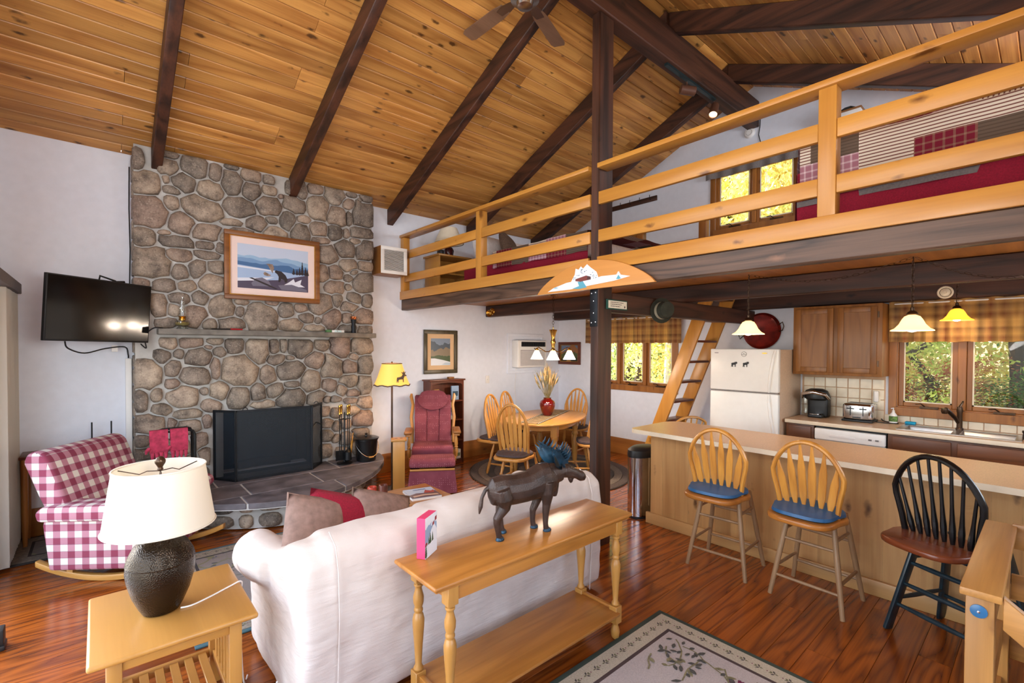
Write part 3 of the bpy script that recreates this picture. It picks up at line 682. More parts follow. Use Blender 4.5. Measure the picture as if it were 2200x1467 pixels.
# ================================================================== kitchen
def cabinet_door(parent, x, y0, y1, z0, z1, mats, knob=None, fr=.055):
    m = MB().box(x-.019, x, y0, y0+fr, z0, z1).box(x-.019, x, y1-fr, y1, z0, z1).box(x-.019, x, y0+fr, y1-fr, z0, z0+fr).box(x-.019, x, y0+fr, y1-fr, z1-fr, z1)
    d = build('door', m, mats['Z'], parent, bevel=.004, seg=2)
    p = MB().box(x-.010, x-.002, y0+fr-.004, y1-fr+.004, z0+fr-.004, z1-fr+.004)
    build('door_panel', p, mats['Z'], d, bevel=.003, seg=1); return d
uc = thing('wall_cabinet', 'two-door oak wall cabinet above the toaster and coffee maker', 'cabinet', (6.09, 1.53, 1.39))
build('body', MB().box(5.94, XG-.003, 1.135, 1.945, 1.395, 2.145), M['cab']['Z'], uc, bevel=.003)
for a, b in ((1.175, 1.515), (1.555, 1.915)): cabinet_door(uc, 5.938, a, b, 1.425, 2.115, M['cab'])
for z in (1.53, 2.03): build('hinge', MB().box(5.930, 5.940, 1.160, 1.174, z-.03, z+.03), M['bronze'], uc)
ct = thing('worktop', 'beige laminate kitchen worktop under the window with a pale front edge', 'worktop', (5.97, .6, .877))
sy0, sy1, sx0, sx1 = .17, .97, 5.755, 6.165
build('top', MB().box(5.66, sx0, YB+.003, 1.925, .877, .915).box(sx1, XG-.003, YB+.003, 1.925, .877, .915).box(sx0, sx1, YB+.003, sy0, .877, .915).box(sx0, sx1, sy1, 1.925, .877, .915), M['lam'], ct, smooth=False)
build('front_edge', MB().box(5.652, 5.66, YB+.003, 1.925, .877, .914), M['lamedge'], ct, bevel=.002)
def base_cab(y0, y1, label, doors, drawer=True):
    t = thing('base_cabinet', label, 'cabinet', (5.98, (y0+y1)/2, 0), 0, None)
    hidden = MB().box(5.70, XG-.003, y0+.001, y1-.001, .10, .66).box(5.76, XG-.003, y0+.001, y1-.001, 0, .10)
    hidden.box(5.70, 5.72, y0+.001, y1-.001, .66, .876).box(5.72, XG-.003, y0+.001, y0+.02, .66, .876).box(5.72, XG-.003, y1-.02, y1-.001, .66, .876)
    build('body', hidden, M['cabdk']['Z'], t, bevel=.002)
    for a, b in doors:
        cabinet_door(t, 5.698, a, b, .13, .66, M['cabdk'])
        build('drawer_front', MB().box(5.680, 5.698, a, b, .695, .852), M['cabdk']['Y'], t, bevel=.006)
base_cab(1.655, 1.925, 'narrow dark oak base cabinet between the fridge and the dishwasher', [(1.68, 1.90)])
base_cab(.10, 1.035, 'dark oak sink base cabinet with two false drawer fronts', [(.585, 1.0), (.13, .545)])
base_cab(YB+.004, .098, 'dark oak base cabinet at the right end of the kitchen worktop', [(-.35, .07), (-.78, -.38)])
dw = thing('dishwasher', 'white built-in dishwasher with a row of buttons under the worktop', 'dishwasher', (5.98, 1.345, 0))
build('body', MB().box(5.72, 6.25, 1.045, 1.645, .02, .872), M['rubber'], dw)
build('control_panel', MB().box(5.665, 5.719, 1.047, 1.643, .735, .852), M['white'], dw, bevel=.012, seg=3)
build('door', MB().box(5.675, 5.719, 1.047, 1.643, .12, .73), M['white'], dw, bevel=.006)
hb = build('handle', MB().prism(arc((1.40, 0, .79), .025, PI/2, 1.5*PI, 8, 'xz')[0:0] or [(1.30, .77), (1.50, .77), (1.515, .785), (1.50, .80), (1.30, .80), (1.285, .785)], 5.660, 5.666, 'x'), M['whitep'], dw, bevel=.002)
for i, (yy, w) in enumerate(((1.235, .012), (1.20, .012), (1.165, .026), (1.135, .012), (1.11, .026), (1.08, .012))):
    build('button', MB().box(5.660, 5.6655, yy-w/2, yy+w/2, .782, .797), M['grey' if w > .02 else 'whitep'], dw)
# backsplash tiles
bs = struct('trim_1', MB().box(XG-.004, XG-.001, 1.16, 1.945, .916, 1.394).box(XG-.004, XG-.001, YB+.004, 1.16, .916, .992), M['grout'], smooth=False)
tm = build('tile', MB().box(-.006, 0, -.051, .051, -.051, .051), M['tile'], local=True, bevel=.003, seg=1); tme = tm.data; bpy.data.objects.remove(tm)
for i in range(7):
    for j in range(4): inst('tile', tme, bs, (XG-.0045, 1.93-.055-.109*i, .975+.109*j))
for i in range(18): inst('tile', tme, bs, (XG-.0045, 1.115-.107*i, .954), sc=(1, 1, .72))
# sink, tap
sk_ = thing('sink', 'double-bowl stainless steel sink below the kitchen window', 'sink', (5.96, .57, .72))
def bowl(y0, y1):
    m = MB(); x0, x1 = sx0+.03, sx1-.05; z = .735
    R = [[(x0, y0, .917), (x1, y0, .917), (x1, y1, .917), (x0, y1, .917)], [(x0+.01, y0+.01, .90)]*0 or [(x0+.008, y0+.008, .90), (x1-.008, y0+.008, .90), (x1-.008, y1-.008, .90), (x0+.008, y1-.008, .90)], [(x0+.03, y0+.03, z), (x1-.03, y0+.03, z), (x1-.03, y1-.03, z), (x0+.03, y1-.03, z)]]
    m.loft(R, caps=False); n = 8; m.add(R[2], [(0, 1, 2, 3)]); return m
build('rim', MB().box(sx0-.012, sx0+.03, sy0-.012, sy1+.012, .915, .9195).box(sx1-.05, sx1+.012, sy0-.012, sy1+.012, .915, .9195).box(sx0+.03, sx1-.05, sy0-.012, sy0+.03, .915, .9195).box(sx0+.03, sx1-.05, sy1-.03, sy1+.012, .915, .9195).box(sx0+.03, sx1-.05, .545, .60, .915, .9195), M['steel'], sk_)
for a, b in ((sy0+.03, .545), (.60, sy1-.03)): build('bowl', bowl(a, b), M['steel'], sk_, ang=30)
tp = thing('kitchen_tap', 'brushed metal pull-out tap leaning forward over the sink', 'tap', (6.14, .575, .9195))
build('body', MB().lathe([(.03, 0), (.03, .012), (.022, .02), (.020, .15), (.024, .18), (.018, .215), (.004, .22)], (6.14, .575, .9195), 16), M['bronze'], tp)
build('spout', MB().tube([(6.13, .585, .985), (6.09, .60, 1.03), (6.03, .635, 1.085), (5.99, .66, 1.115)], [.015, .017, .018, .022], 10), M['bronze'], tp)
build('spray_head', MB().lathe([(.020, 0), (.026, .02), (.024, .05)], (5.985, .665, 1.075), 12), M['bronze'], tp)
build('lever', MB().tube([(6.14, .575, 1.135), (6.155, .56, 1.17), (6.15, .555, 1.19)], [.011, .009, .006], 8), M['bronze'], tp)
# coffee maker
km = thing('coffee_maker', 'black pod coffee maker with a chrome handle on the worktop', 'coffee maker', (6.09, 1.73, .915))
build('body', MB().box(6.05, 6.19, 1.63, 1.83, .916, 1.17), M['rubber'], km, bevel=.03, seg=4)
build('base', MB().box(5.96, 6.06, 1.66, 1.80, .916, .955), M['rubber'], km, bevel=.012, seg=3)
build('head', MB().loft([[(6.03+math.cos(a)*r*1.0, 1.73+math.sin(a)*r*1.05, z) for a in [2*PI*k/18 for k in range(18)]] for r, z in ((.085, 1.11), (.115, 1.13), (.12, 1.17), (.10, 1.215), (.06, 1.235))]), M['rubber'], km)
build('handle', MB().tube([(5.99, 1.86, 1.13), (5.93, 1.84, 1.18), (5.905, 1.73, 1.205), (5.93, 1.62, 1.18), (5.99, 1.60, 1.13)], [.012, .018, .022, .018, .012], 10), M['chrome'], km)
build('drip_tray', MB().lathe([(.06, 0), (.06, .008)], (5.99, 1.73, .955), 16), M['chrome'], km)
build('water_tank', MB().box(6.06, 6.18, 1.832, 1.90, .925, 1.16), M['clear'], km, bevel=.015, seg=3)
# toaster
to = thing('toaster', 'chrome four-slot toaster on the worktop beneath the wall cabinet', 'toaster', (6.08, 1.35, .915))
build('body', MB().box(5.975, 6.21, 1.215, 1.475, .935, 1.105), M['chrome'], to, bevel=.028, seg=4)
build('base', MB().box(5.965, 6.21, 1.21, 1.48, .916, .937), M['rubber'], to, bevel=.006)
build('front_plate', MB().box(5.966, 5.976, 1.245, 1.445, .948, 1.08), M['steel'], to, bevel=.003)
for yy in (1.40, 1.29):
    build('lever', MB().box(5.950, 5.967, yy-.030, yy+.030, 1.048, 1.058).box(5.963, 5.967, yy-.004, yy+.004, .98, 1.075), M['rubber'], to)
build('badge', MB().box(5.962, 5.966, 1.31, 1.38, .957, .968), M['rubber'], to)
for xx in (6.02, 6.06, 6.12, 6.16): build('slot', MB().box(xx-.008, xx+.008, 1.245, 1.445, 1.1035, 1.1062), M['rubber'], to)
build('cord', MB().tube(spl([(6.10, 1.208, .922), (6.08, 1.15, .921), (6.10, 1.07, .921), (6.14, 1.03, .921), (6.18, 1.08, .921), (6.22, 1.16, .922), (6.245, 1.19, .94)]), .005, 6), M['rubber'], to)
so = thing('soap_bottle', 'hand soap pump bottle with a green and yellow label beside the sink', 'bottle', (6.16, 1.075, .915))
build('bottle', MB().lathe([(.026, 0), (.034, .006), (.036, .06), (.030, .09), (.014, .11), (.013, .118)], (6.16, 1.075, .916), 16, sx=.8), M['whitep'], so)
build('label', MB().lathe([(.0365, .02), (.0373, .04), (.0373, .06), (.0355, .075)], (6.16, 1.075, .916), 16, caps=False, sx=.8), plain('soap_label', '#5a7a34', .5, var=.5, sc=40), so)
build('pump', MB().lathe([(.012, .118), (.012, .134), (.005, .136), (.005, .155)], (6.16, 1.075, .916), 10).tube([(6.165, 1.075, 1.072), (6.125, 1.085, 1.070)], .006, 6), M['whitep'], so)
single('sponge', MB().box(6.17, 6.225, .90, .985, .9197, .945), plain('blue_sponge', '#1f9bc4', .9, bmp=.4, bsc=90), 'bright blue sponge on the sink rim', 'sponge', bevel=.008)
wp = thing('outlet_plate', 'cream outlet plate with a white plug-in freshener on the tiles', 'outlet', (6.245, 1.235, 1.10))
build('plate', MB().box(XG-.0145, XG-.0105, 1.20, 1.27, 1.055, 1.175), M['cream'], wp, bevel=.003)
build('freshener', MB().box(6.205, XG-.0145, 1.212, 1.255, 1.115, 1.235), M['white'], wp, bevel=.012, seg=3)
for zz in (1.072, 1.086): build('slot', MB().box(XG-.0155, XG-.0143, 1.228, 1.240, zz, zz+.005), M['rubber'], wp)
cf = single('tea_canister', MB().lathe([(.035, 0), (.04, .01), (.036, .05), (.042, .06), (.04, .075), (.012, .08), (.008, .10)], (5.93, .125, .9153), 16), M['bronze'], 'small dark lidded pot at the right end of the sink', 'pot')
single('dish_cloth', MB().grid(lambda u, v: (5.80+.16*u, .09-.16*v, .9165+.028*abs(noise.noise(Vector((u*3, v*3, 2))))*(1-(2*u-1)**4)), 10, 10).grid(lambda u, v: (5.80+.16*u, .09-.16*v, .9158), 2, 2), plain('pink_cloth', '#a5606a', .9, var=.3, sc=20), 'crumpled pink cloth on the worktop right of the sink', 'cloth')
# refrigerator
fr = thing('refrigerator', 'white top-freezer refrigerator below the cross beam', 'refrigerator', (5.9, 2.315, 0))
FX = 5.53
build('cabinet', MB().box(FX+.07, 6.235, 1.955, 2.705, .02, 1.668), plain('almond_side', '#c3a88e', .45, var=.05, sc=60), fr, bevel=.006)
fd = build('freezer_door', MB().box(FX, FX+.065, 1.952, 2.708, 1.195, 1.675), M['white'], fr, bevel=.014, seg=3)
rd = build('fridge_door', MB().box(FX, FX+.065, 1.952, 2.708, .06, 1.180), M['white'], fr, bevel=.014, seg=3)
def fhandle(z0, z1, s):
    return [(FX-.004, 1.985, z0), (FX-.028, 1.99+.0, z0+.05*s), (FX-.034, 2.00+.02, (z0+z1)/2), (FX-.032, 2.035, z1-.06*s), (FX-.004, 2.045, z1)]
build('handle', MB().tube(fhandle(1.655, 1.20, -1), [.012, .016, .016, .016, .012], 8), M['white'], fd)
build('handle', MB().tube(fhandle(.72, 1.175, 1), [.012, .016, .016, .016, .012], 8), M['white'], rd)
build('divider', MB().box(FX+.012, FX+.07, 1.96, 2.70, 1.180, 1.195), M['grey'], fr)
build('badge', MB().lathe([(.030, 0), (.028, .003)], (FX-.001, 2.095, 1.628), 18, axis=(-1, 0, 0), sy=1, sx=.28), M['brass'], fr)
def moose_icon(y, z, s):
    P = [(-.5, .18), (-.42, .30), (-.1, .34), (.05, .42), (.18, .34), (.2, .55), (.34, .42), (.42, .58), (.5, .38), (.58, .44), (.56, .26), (.5, .16), (.34, .12), (.28, -.02), (.26, -.45), (.16, -.45), (.14, -.05), (-.18, -.06), (-.24, -.2), (-.2, -.45), (-.3, -.45), (-.36, -.2), (-.36, -.05), (-.42, -.45), (-.5, -.45), (-.46, 0)]
    return MB().prism([(y-p[0]*s, z+p[1]*s) for p in P], FX-.006, FX-.0015, 'x')
single('fridge_magnet', moose_icon(2.425, 1.495, .062), M['rubber'], 'left black moose-shaped magnet on the freezer door', 'magnet', 'moose magnets on the freezer door', smooth=False)
single('fridge_magnet', moose_icon(2.295, 1.497, .062), M['rubber'], 'right black moose-shaped magnet on the freezer door', 'magnet', 'moose magnets on the freezer door', smooth=False)
def text_obj(name, body, size, loc, rot, mat, parent=None, ext=.0006, align='CENTER'):
    c = bpy.data.curves.new(name, 'FONT'); c.body = body; c.size = size; c.align_x = align; c.align_y = 'CENTER'; c.extrude = ext
    o = bpy.data.objects.new('tmp', c); COL.objects.link(o); dg = bpy.context.evaluated_depsgraph_get(); me = bpy.data.meshes.new_from_object(o.evaluated_get(dg))
    bpy.data.objects.remove(o); me.materials.clear(); me.materials.append(mat)
    R = Euler(rot).to_matrix().to_4x4(); R.translation = loc; me.transform(R)
    if parent is not None: me.transform(chain_mat(parent).inverted())
    o = bpy.data.objects.new(name, me); COL.objects.link(o)
    if parent is not None: o.parent = parent
    return o
mg = thing('round_magnet', 'round white magnet with black ring above the moose magnets', 'magnet', (FX-.002, 2.315, 1.585))
build('disc', MB().lathe([(.030, 0), (.030, .004)], (FX-.0015, 2.315, 1.615), 24, axis=(-1, 0, 0)), M['white'], mg)
build('ring', MB().tube(arc((FX-.0055, 2.315, 1.615), .027, 0, 2*PI*23/24, 23, 'yz'), .0018, 5, closed=True), M['rubber'], mg)
text_obj('lettering', 'BIG\nMOOSE', .014, (FX-.006, 2.315, 1.615), (PI/2, 0, -PI/2), M['rubber'], mg)
single('fridge_sticker', MB().box(FX-.003, FX-.0008, 2.61, 2.655, 1.625, 1.632), M['grey'], 'tiny grey maker plate in the top left corner of the freezer door', 'plate')
# red tray hung above the fridge
tr = thing('round_tray', 'big round dark red metal tray leaning on the wall above the fridge', 'tray', (6.2, 2.40, 1.68))
build('dish', MB().lathe([(.0, .012), (.17, .012), (.195, .02), (.222, .0), (.226, .006), (.198, .03), (.17, .022), (.0, .022)], (6.235, 2.40, 1.90), 40, axis=(-1, 0, .06), caps=False), plain('red_lacquer', '#7c1f16', .3, .3, var=.35, sc=9), tr)
for s in (1, -1): build('handle', MB().tube([(6.22, 2.40-s*.20, 1.90+s*.02+.05), (6.20, 2.40-s*.25, 1.90+s*.05+.05), (6.20, 2.40-s*.265, 1.90+s*.05), (6.20, 2.40-s*.25, 1.90+s*.05-.05), (6.22, 2.40-s*.205, 1.90+s*.02-.03)], .006, 8), M['bronze'], tr)

# ------------------------------------------------------------------ island
il = thing('kitchen_island', 'long knotty pine island faced with vertical boards', 'island', (4.2, 1.0, 0))
IX, IY0, IY1 = 3.975, YB+.02, 2.55
build('carcass', MB().box(IX+.018, 4.50, IY0, IY1-.018, 0, .876), M['panelh'], il, smooth=False)
pm = build('board', MB().prism([(0, 0), (.122, 0), (.122, .006), (.113, .017), (.009, .017), (0, .006)], .10, .872, 'z'), M['panel'], local=True, smooth=False); pme = pm.data; bpy.data.objects.remove(pm)
n = int((IY1-IY0)/.128)
for i in range(n): inst('board', pme, il, (IX+.018-4.2, IY1-.02-.128*i-1.0, 0), (0, 0, -PI/2))
for i in range(4): inst('board', pme, il, (IX+.022+.128*i+.124-4.2, IY1-.018-1.0, 0), (0, 0, 0))
build('plinth_board', MB().box(IX-.012, IX+.018, IY0, IY1+.016, 0, .105), M['panelh'], il, bevel=.005)
it = thing('island_worktop', 'long beige laminate bar top with a rounded corner on the pine island', 'worktop', (4.2, 1.0, .876))
def rc(x, y, r, a0, a1): return [(x+r*math.cos(a0+(a1-a0)*i/6), y+r*math.sin(a0+(a1-a0)*i/6)) for i in range(7)]
T = [(3.80, YB+.01), (4.565, YB+.01)]+rc(4.415, 2.50, .15, 0, PI/2)[::1]+rc(3.88, 2.57, .08, PI/2, PI)
build('top', MB().prism(T, .879, .915, 'z'), M['lam'], it, smooth=False)
cxm = sum(p[0] for p in T)/len(T)
edge = MB(); E2 = [(3.797, YB+.01)]+[(3.88+.083*math.cos(PI-i*PI/12), 2.57+.083*math.sin(PI-i*PI/12)) for i in range(7)]+[(4.415+.153*math.cos(PI/2-i*PI/12), 2.50+.153*math.sin(PI/2-i*PI/12)) for i in range(7)]+[(4.568, YB+.01)]
E3 = [(3.803, YB+.01)]+[(3.88+.078*math.cos(PI-i*PI/12), 2.57+.078*math.sin(PI-i*PI/12)) for i in range(7)]+[(4.415+.148*math.cos(PI/2-i*PI/12), 2.50+.148*math.sin(PI/2-i*PI/12)) for i in range(7)]+[(4.562, YB+.01)]
for i in range(len(E2)-1):
    q = [E2[i], E2[i+1], E3[i+1], E3[i]]; edge.prism(q, .877, .9145, 'z')
build('edge_band', edge, M['lamedge'], it, smooth=True, ang=50)

# ------------------------------------------------------------------ windsor chairs and bar stools
def arrow_slat(a, b, w, t=.012):
    a, b = Vector(a), Vector(b); d = b-a; R = []
    x = Vector((0, 1, 0)); nrm = d.normalized().cross(x).normalized()
    for f, k in ((0, .30), (.10, .42), (.28, 1), (.66, 1.0), (.80, .62), (1, .26)):
        p = a+d*f; R.append([p+x*(w/2*k)+nrm*t/2, p-x*(w/2*k)+nrm*t/2, p-x*(w/2*k)-nrm*t/2, p+x*(w/2*k)-nrm*t/2])
    return MB().loft(R)
def hoop_pts(w0, wmax, z0, z1, x0, lean, n=26):
    pts = []
    for i in range(n+1):
        t = i/n*2-1; a = PI/2*t
        y = math.sin(a)*wmax/2 if abs(t) < .72 else math.copysign(1, t)*(math.sin(PI/2*.72)*wmax/2+(w0/2-math.sin(PI/2*.72)*wmax/2)*((abs(t)-.72)/.28))
        z = z0+(z1-z0)*(math.cos(a)**.75 if abs(t) < 1 else 0)
        pts.append((x0-lean*(z-z0), y, z))
    return pts
def turned(a, b, r0, n=10, prof=((0, .6), (.08, .85), (.3, 1), (.42, .7), (.46, 1.0), (.5, .7), (.62, .95), (.85, .7), (1, .55))):
    a, b = Vector(a), Vector(b); return MB().tube([a+(b-a)*f for f, k in prof], [r0*k for f, k in prof], n)
def windsor(name, label, cat, loc, rz, sz, top, mats, slat='arrow', group=None, seat=(.44, .46), hw=(.36, .45), legs='turned', nsl=6, cushion=None, lean=.20, splay=.07, legr=.017):
    wd, cu, lg, stm = mats; t = thing(name, label, cat, loc, rz, group)
    L = dict(parent=t, local=True)
    sd_, sw = seat
    P = [(-sd_/2+sd_*.5*(1-math.cos(0))*0+x, y) for x, y in [(sd_/2*math.copysign(abs(math.cos(a))**.62, math.cos(a)), sw/2*math.copysign(abs(math.sin(a))**.62, math.sin(a))*(1 if math.cos(a) > 0 else .90)) for a in [2*PI*k/28 for k in range(28)]]]
    build('seat', MB().prism(P, sz-.035, sz, 'z'), stm, bevel=.012, seg=3, **L)
    if cushion: build('cushion', MB().loft([[(p[0]*k, p[1]*k, z) for p in P] for k, z in ((.86, sz+.001), (.92, sz+.012), (.90, sz+.03), (.7, sz+.042), (.2, sz+.046))]), cushion, **L)
    hp = hoop_pts(hw[0], hw[1], sz-.012, top, -sd_/2+.045, lean); build('hoop', MB().tube(hp, .0155, 9, flat=1.25), wd, **L)
    for i in range(nsl):
        f = (i+.5)/nsl*2-1; yb = f*(hw[0]/2-.02)*.98
        yt = f*hw[1]/2*.90; k = max(0, 1-(yt/(hw[1]/2))**2)**.5; zt_ = sz+(top-sz-.012)*(k**.75); a = (-sd_/2+.05, yb, sz-.012); b = (-sd_/2+.045-lean*(zt_-sz), yt, zt_)
        if slat == 'arrow': build('slat', arrow_slat(a, b, .046), wd, bevel=.003, seg=1, **L)
        else: build('spindle', MB().tube([Vector(a)+(Vector(b)-Vector(a))*q for q in (0, .12, .22, .34, .5, 1)], [.009, .015, .016, .012, .0095, .008], 8), wd, **L)
    fx, fy = sd_/2-.09, sw/2-.09; LT = {}
    for sx in (1, -1):
        for sy in (1, -1):
            a = Vector((sx*fx, sy*fy, sz-.03)); b = Vector((sx*(fx+splay), sy*(fy+splay), 0)); LT[sx, sy] = (a, b)
            if legs == 'turned': build('leg', turned(b, a, .021), lg, **L)
            elif legs == 'flat': build('leg', MB().bar(b, a, .062, .022, upv=(0, sy, .2)), lg, bevel=.009, seg=2, **L)
            else: build('leg', MB().tube([b, b+(a-b)*.5, a], [legr*.85, legr*1.05, legr*.95], 10), lg, **L)
    at = lambda k, f: LT[k][1]+(LT[k][0]-LT[k][1])*f
    if legs == 'turned':
        for sy in (1, -1): build('stretcher', turned(at((1, sy), .32), at((-1, sy), .32), .014, prof=((0, .6), (.5, 1.1), (1, .6))), lg, **L)
        build('stretcher', turned((at((1, 1), .32)+at((-1, 1), .32))/2, (at((1, -1), .32)+at((-1, -1), .32))/2, .014, prof=((0, .6), (.5, 1.1), (1, .6))), lg, **L)
    else:
        pf = ((0, .7), (.35, 1), (.65, 1), (1, .7)) if legs == 'flat' else ((0, .8), (.5, 1), (1, .8)); r_ = .014 if legs == 'flat' else .011
        for f in ((.24, .68) if legs == 'round' else (.28, .50, .72)):
            for s in (1, -1): build('stretcher', turned(at((s, 1), f), at((s, -1), f), r_, prof=pf), lg, **L)
        for f in (.34, .78):
            for s in (1, -1): build('stretcher', turned(at((1, s), f), at((-1, s), f), r_, prof=pf), lg, **L)
    return t
stoolleg = wood('weathered_leg', '#a5825e', '#7e5f42', 'Z', .4, ring=4, rand=.04)
omats = (M['chairoak'], None, stoolleg, wood('stool_seat_oak', '#b87430', '#8a5220', 'Y', .28, ring=6, rand=.03))
oakhoop = wood('stool_hoop_oak', '#d49440', '#a8692a', 'Z', .28, ring=6, rand=.03)
omats = (oakhoop, None, stoolleg, omats[3])
s1 = windsor('bar_stool', 'oak arrow-back bar stool with a blue cushion, nearer the stainless bin', 'bar stool', (3.66, 1.655, 0), .06, .61, 1.075, omats, 'arrow', 'oak bar stools at the island', (.40, .44), (.33, .47), 'round', 6, M['blue'], .12, .085)
dup(s1, (3.65, 1.035, 0), -.05, 'oak arrow-back bar stool with a blue cushion, between the other two stools')
brseat = wood('russet_seat', '#7a3c20', '#5a2812', 'Y', .25, ring=5, rand=.02)
windsor('bar_stool', 'black spindle-back bar stool with a russet seat by the stair railing', 'bar stool', (3.655, .325, 0), -.46, .62, 1.085, (M['blackp'], None, plain('dark_teal_paint', '#1d2e36', .3, 0, var=.2), brseat), 'spindle', None, (.42, .45), (.36, .49), 'flat', 8, None, .13, .10)
windsor('bar_stool', 'low-backed stool with a green cushion behind the island next to the fridge', 'bar stool', (5.34, 2.92, 0), .95, .73, .87, (M['chairoak'], None, M['chairoak'], M['chairoak']), 'spindle', None, (.38, .42), (.34, .40), 'round', 5, M['green'], .10, .06)

# trash bin
tb = thing('waste_bin', 'stainless steel waste bin with a black lid at the end of the island', 'bin', (4.17, 2.70, 0))
half = lambda r, z, k=1: [(4.14+math.cos(a)*r*1.15*k, 2.72+math.sin(a)*r*.72*k, z) for a in [2*PI*i/28 for i in range(28)]]
build('body', MB().loft([half(.165, z) for z in (.02, .30, .60)]), M['chrome'], tb)
build('lid', MB().loft([half(.168, .598), half(.17, .62), half(.165, .665), half(.12, .69), half(.02, .695)]), M['rubber'], tb)
build('foot_ring', MB().loft([half(.166, 0), half(.166, .022)]), M['rubber'], tb)

# ------------------------------------------------------------------ pendants, medallion
shm = bpy.data.materials.new('alabaster_shade'); shm.use_nodes = True
_b = shm.node_tree.nodes['Principled BSDF']; _b.inputs['Base Color'].default_value = hx('#f4dfae'); _b.inputs['Roughness'].default_value = .4
_b.inputs['Emission Color'].default_value = hx('#ffd08a'); _b.inputs['Emission Strength'].default_value = 1.8
amb = shm.copy(); amb.name = 'amber_shade'; amb.node_tree.nodes['Principled BSDF'].inputs['Emission Color'].default_value = hx('#f0b030'); amb.node_tree.nodes['Principled BSDF'].inputs['Base Color'].default_value = hx('#e8b848')
blb = flat('lit_bulb', '#ffe9c4', .4, 14)
def chain(m, pts, link=.034, r=.0022):
    P = [Vector(p) for p in pts]; d = 0; i = 0; k = 0
    seg = [(a, b, (b-a).length) for a, b in zip(P, P[1:])]; tot = sum(s[2] for s in seg)
    while d < tot-link*.5:
        q = d; 
        for a, b, l in seg:
            if q <= l: break
            q -= l
        c = a+(b-a)*(q/l)+(b-a)/l*link*.5; t = (b-a)/l; x = t.orthogonal().normalized(); 
        if k % 2: x = t.cross(x)
        pts_ = [c+t*math.cos(w)*link*.62+x*math.sin(w)*link*.3 for w in [2*PI*j/8 for j in range(8)]]
        m.tube(pts_, r, 4, closed=True); d += link; k += 1
    return m
def pendant(x, y, ztop, zr, dia, label, mat, power, swag=()):
    t = thing('pendant_lamp', label, 'pendant lamp', (x, y, ztop), 0, 'pendant lamps over the kitchen')
    h = dia*.46; r = dia/2
    build('shade', MB().lathe([(r, 0), (r*.985, .006), (r*.80, h*.16), (r*.60, h*.42), (r*.48, h*.70), (r*.36, h*.90), (r*.16, h), (r*.14, h-.006), (r*.33, h*.86), (r*.45, h*.66), (r*.57, h*.40), (r*.77, h*.13), (r*.97, .0)], (x, y, zr), 28, caps=False), mat, t)
    build('bulb', MB().lathe([(0, -.010), (.022, -.004), (.034, .018), (.030, .045), (.014, .07)], (x, y, zr), 14), blb, t)
    build('cap', MB().lathe([(.03, 0), (.034, .006), (.026, .02), (.012, .03), (.012, .05), (.004, .055)], (x, y, zr+h), 14), M['bronze'], t)
    m = MB(); chain(m, [(x, y, zr+h+.055), (x, y, ztop-.012)], .036, .0016)
    m.tube([(x+.004, y, zr+h+.05), (x+.01, y+.006, (zr+ztop)/2), (x, y, ztop-.01)], .0025, 5); build('chain', m, M['bronze'], t)
    build('hook', MB().tube(arc((x, y, ztop-.012), .011, -PI/2, PI*.9, 8, 'xz'), .003, 5), M['bronze'], t)
    light('pendant_light', 'POINT', (x, y, zr+.01), power, (1, .78, .5), shadow_soft_size=.04)
    return t
zdeck = 2.326
pendant(4.30, 1.767, zdeck, 1.803, .26, 'alabaster pendant lamp hanging nearest the timber post, over the island', shm, 16)
pendant(4.30, .655, zdeck, 1.808, .245, 'alabaster pendant lamp over the island in front of the kitchen valance', shm, 16)
pendant(5.93, .588, zdeck, 1.945, .235, 'amber pendant lamp over the sink close to the kitchen window', amb, 12)
m = MB()
for a, b in (((4.30, 1.75, 2.318), (4.30, .67, 2.318)), ((4.30, .64, 2.318), (4.62, -.1, 2.20)), ((4.62, -.1, 2.20), (4.62, YB+.05, 2.19))):
    pp = [Vector(a).lerp(Vector(b), i/10)-Vector((0, 0, .10*math.sin(PI*i/10))) for i in range(11)]; chain(m, pp, .036, .0015)
single('swag_chain', m, M['bronze'], 'loose swag chain draped along the underside of the loft between the pendants', 'chain')
md = MB().tube(arc((6.113, .69, 2.225), .052, 0, 2*PI*23/24, 23, 'yz'), .009, 8, closed=True).lathe([(.04, 0), (.035, .006), (.012, .012), (.01, .03)], (6.119, .69, 2.225), 18, axis=(-1, 0, 0))
single('ceiling_canopy', md, M['cream'], 'round pale brass lamp canopy on the dark joist above the kitchen valance', 'canopy')
# valances
def valance(name, y0, y1, z0, z1, x, label, mat, amp=.022, waves=22, hem=True):
    def f(u, v):
        y = y1+(y0-y1)*u; k = .35+.65*v
        dx = amp*k*math.sin(u*waves*2*PI)+.4*amp*math.sin(u*waves*.37*2*PI+1)
        return (x-dx, y, z1-(z1-z0)*v+.004*math.sin(u*waves*PI))
    t = thing(name, label, 'curtain', (x, (y0+y1)/2, z1))
    o = build('cloth', MB().grid(f, int(waves*8), 8), mat, t, recalc=False)
    me = o.data; uv = me.uv_layers.new(name='UVMap')
    for p in me.polygons:
        for li in p.loop_indices:
            c = me.vertices[me.loops[li].vertex_index].co; uv.data[li].uv = (c.y*1.25, c.z)
    build('rod', MB().tube([(XG-.03, y1-.01, z1-.02), (x, y1-.01, z1-.02), (x, y0+.01, z1-.02), (XG-.03, y0+.01, z1-.02)], .008, 6), M['whitep'], t)
    return t
valance('valance', 3.455, 5.19, 1.755, 2.155, 6.19, 'brown and gold plaid gathered valance over the dining window', M['valance'], .022, 24)
valance('valance', -.05, 1.125, 1.752, 2.160, 6.17, 'brown and gold plaid gathered valance over the kitchen window', M['valance'], .016, 13)
valance('valance', 1.97, 3.12, 3.93, 4.20, 6.19, 'plain grey valance over the loft window', M['grey'], .014, 6)
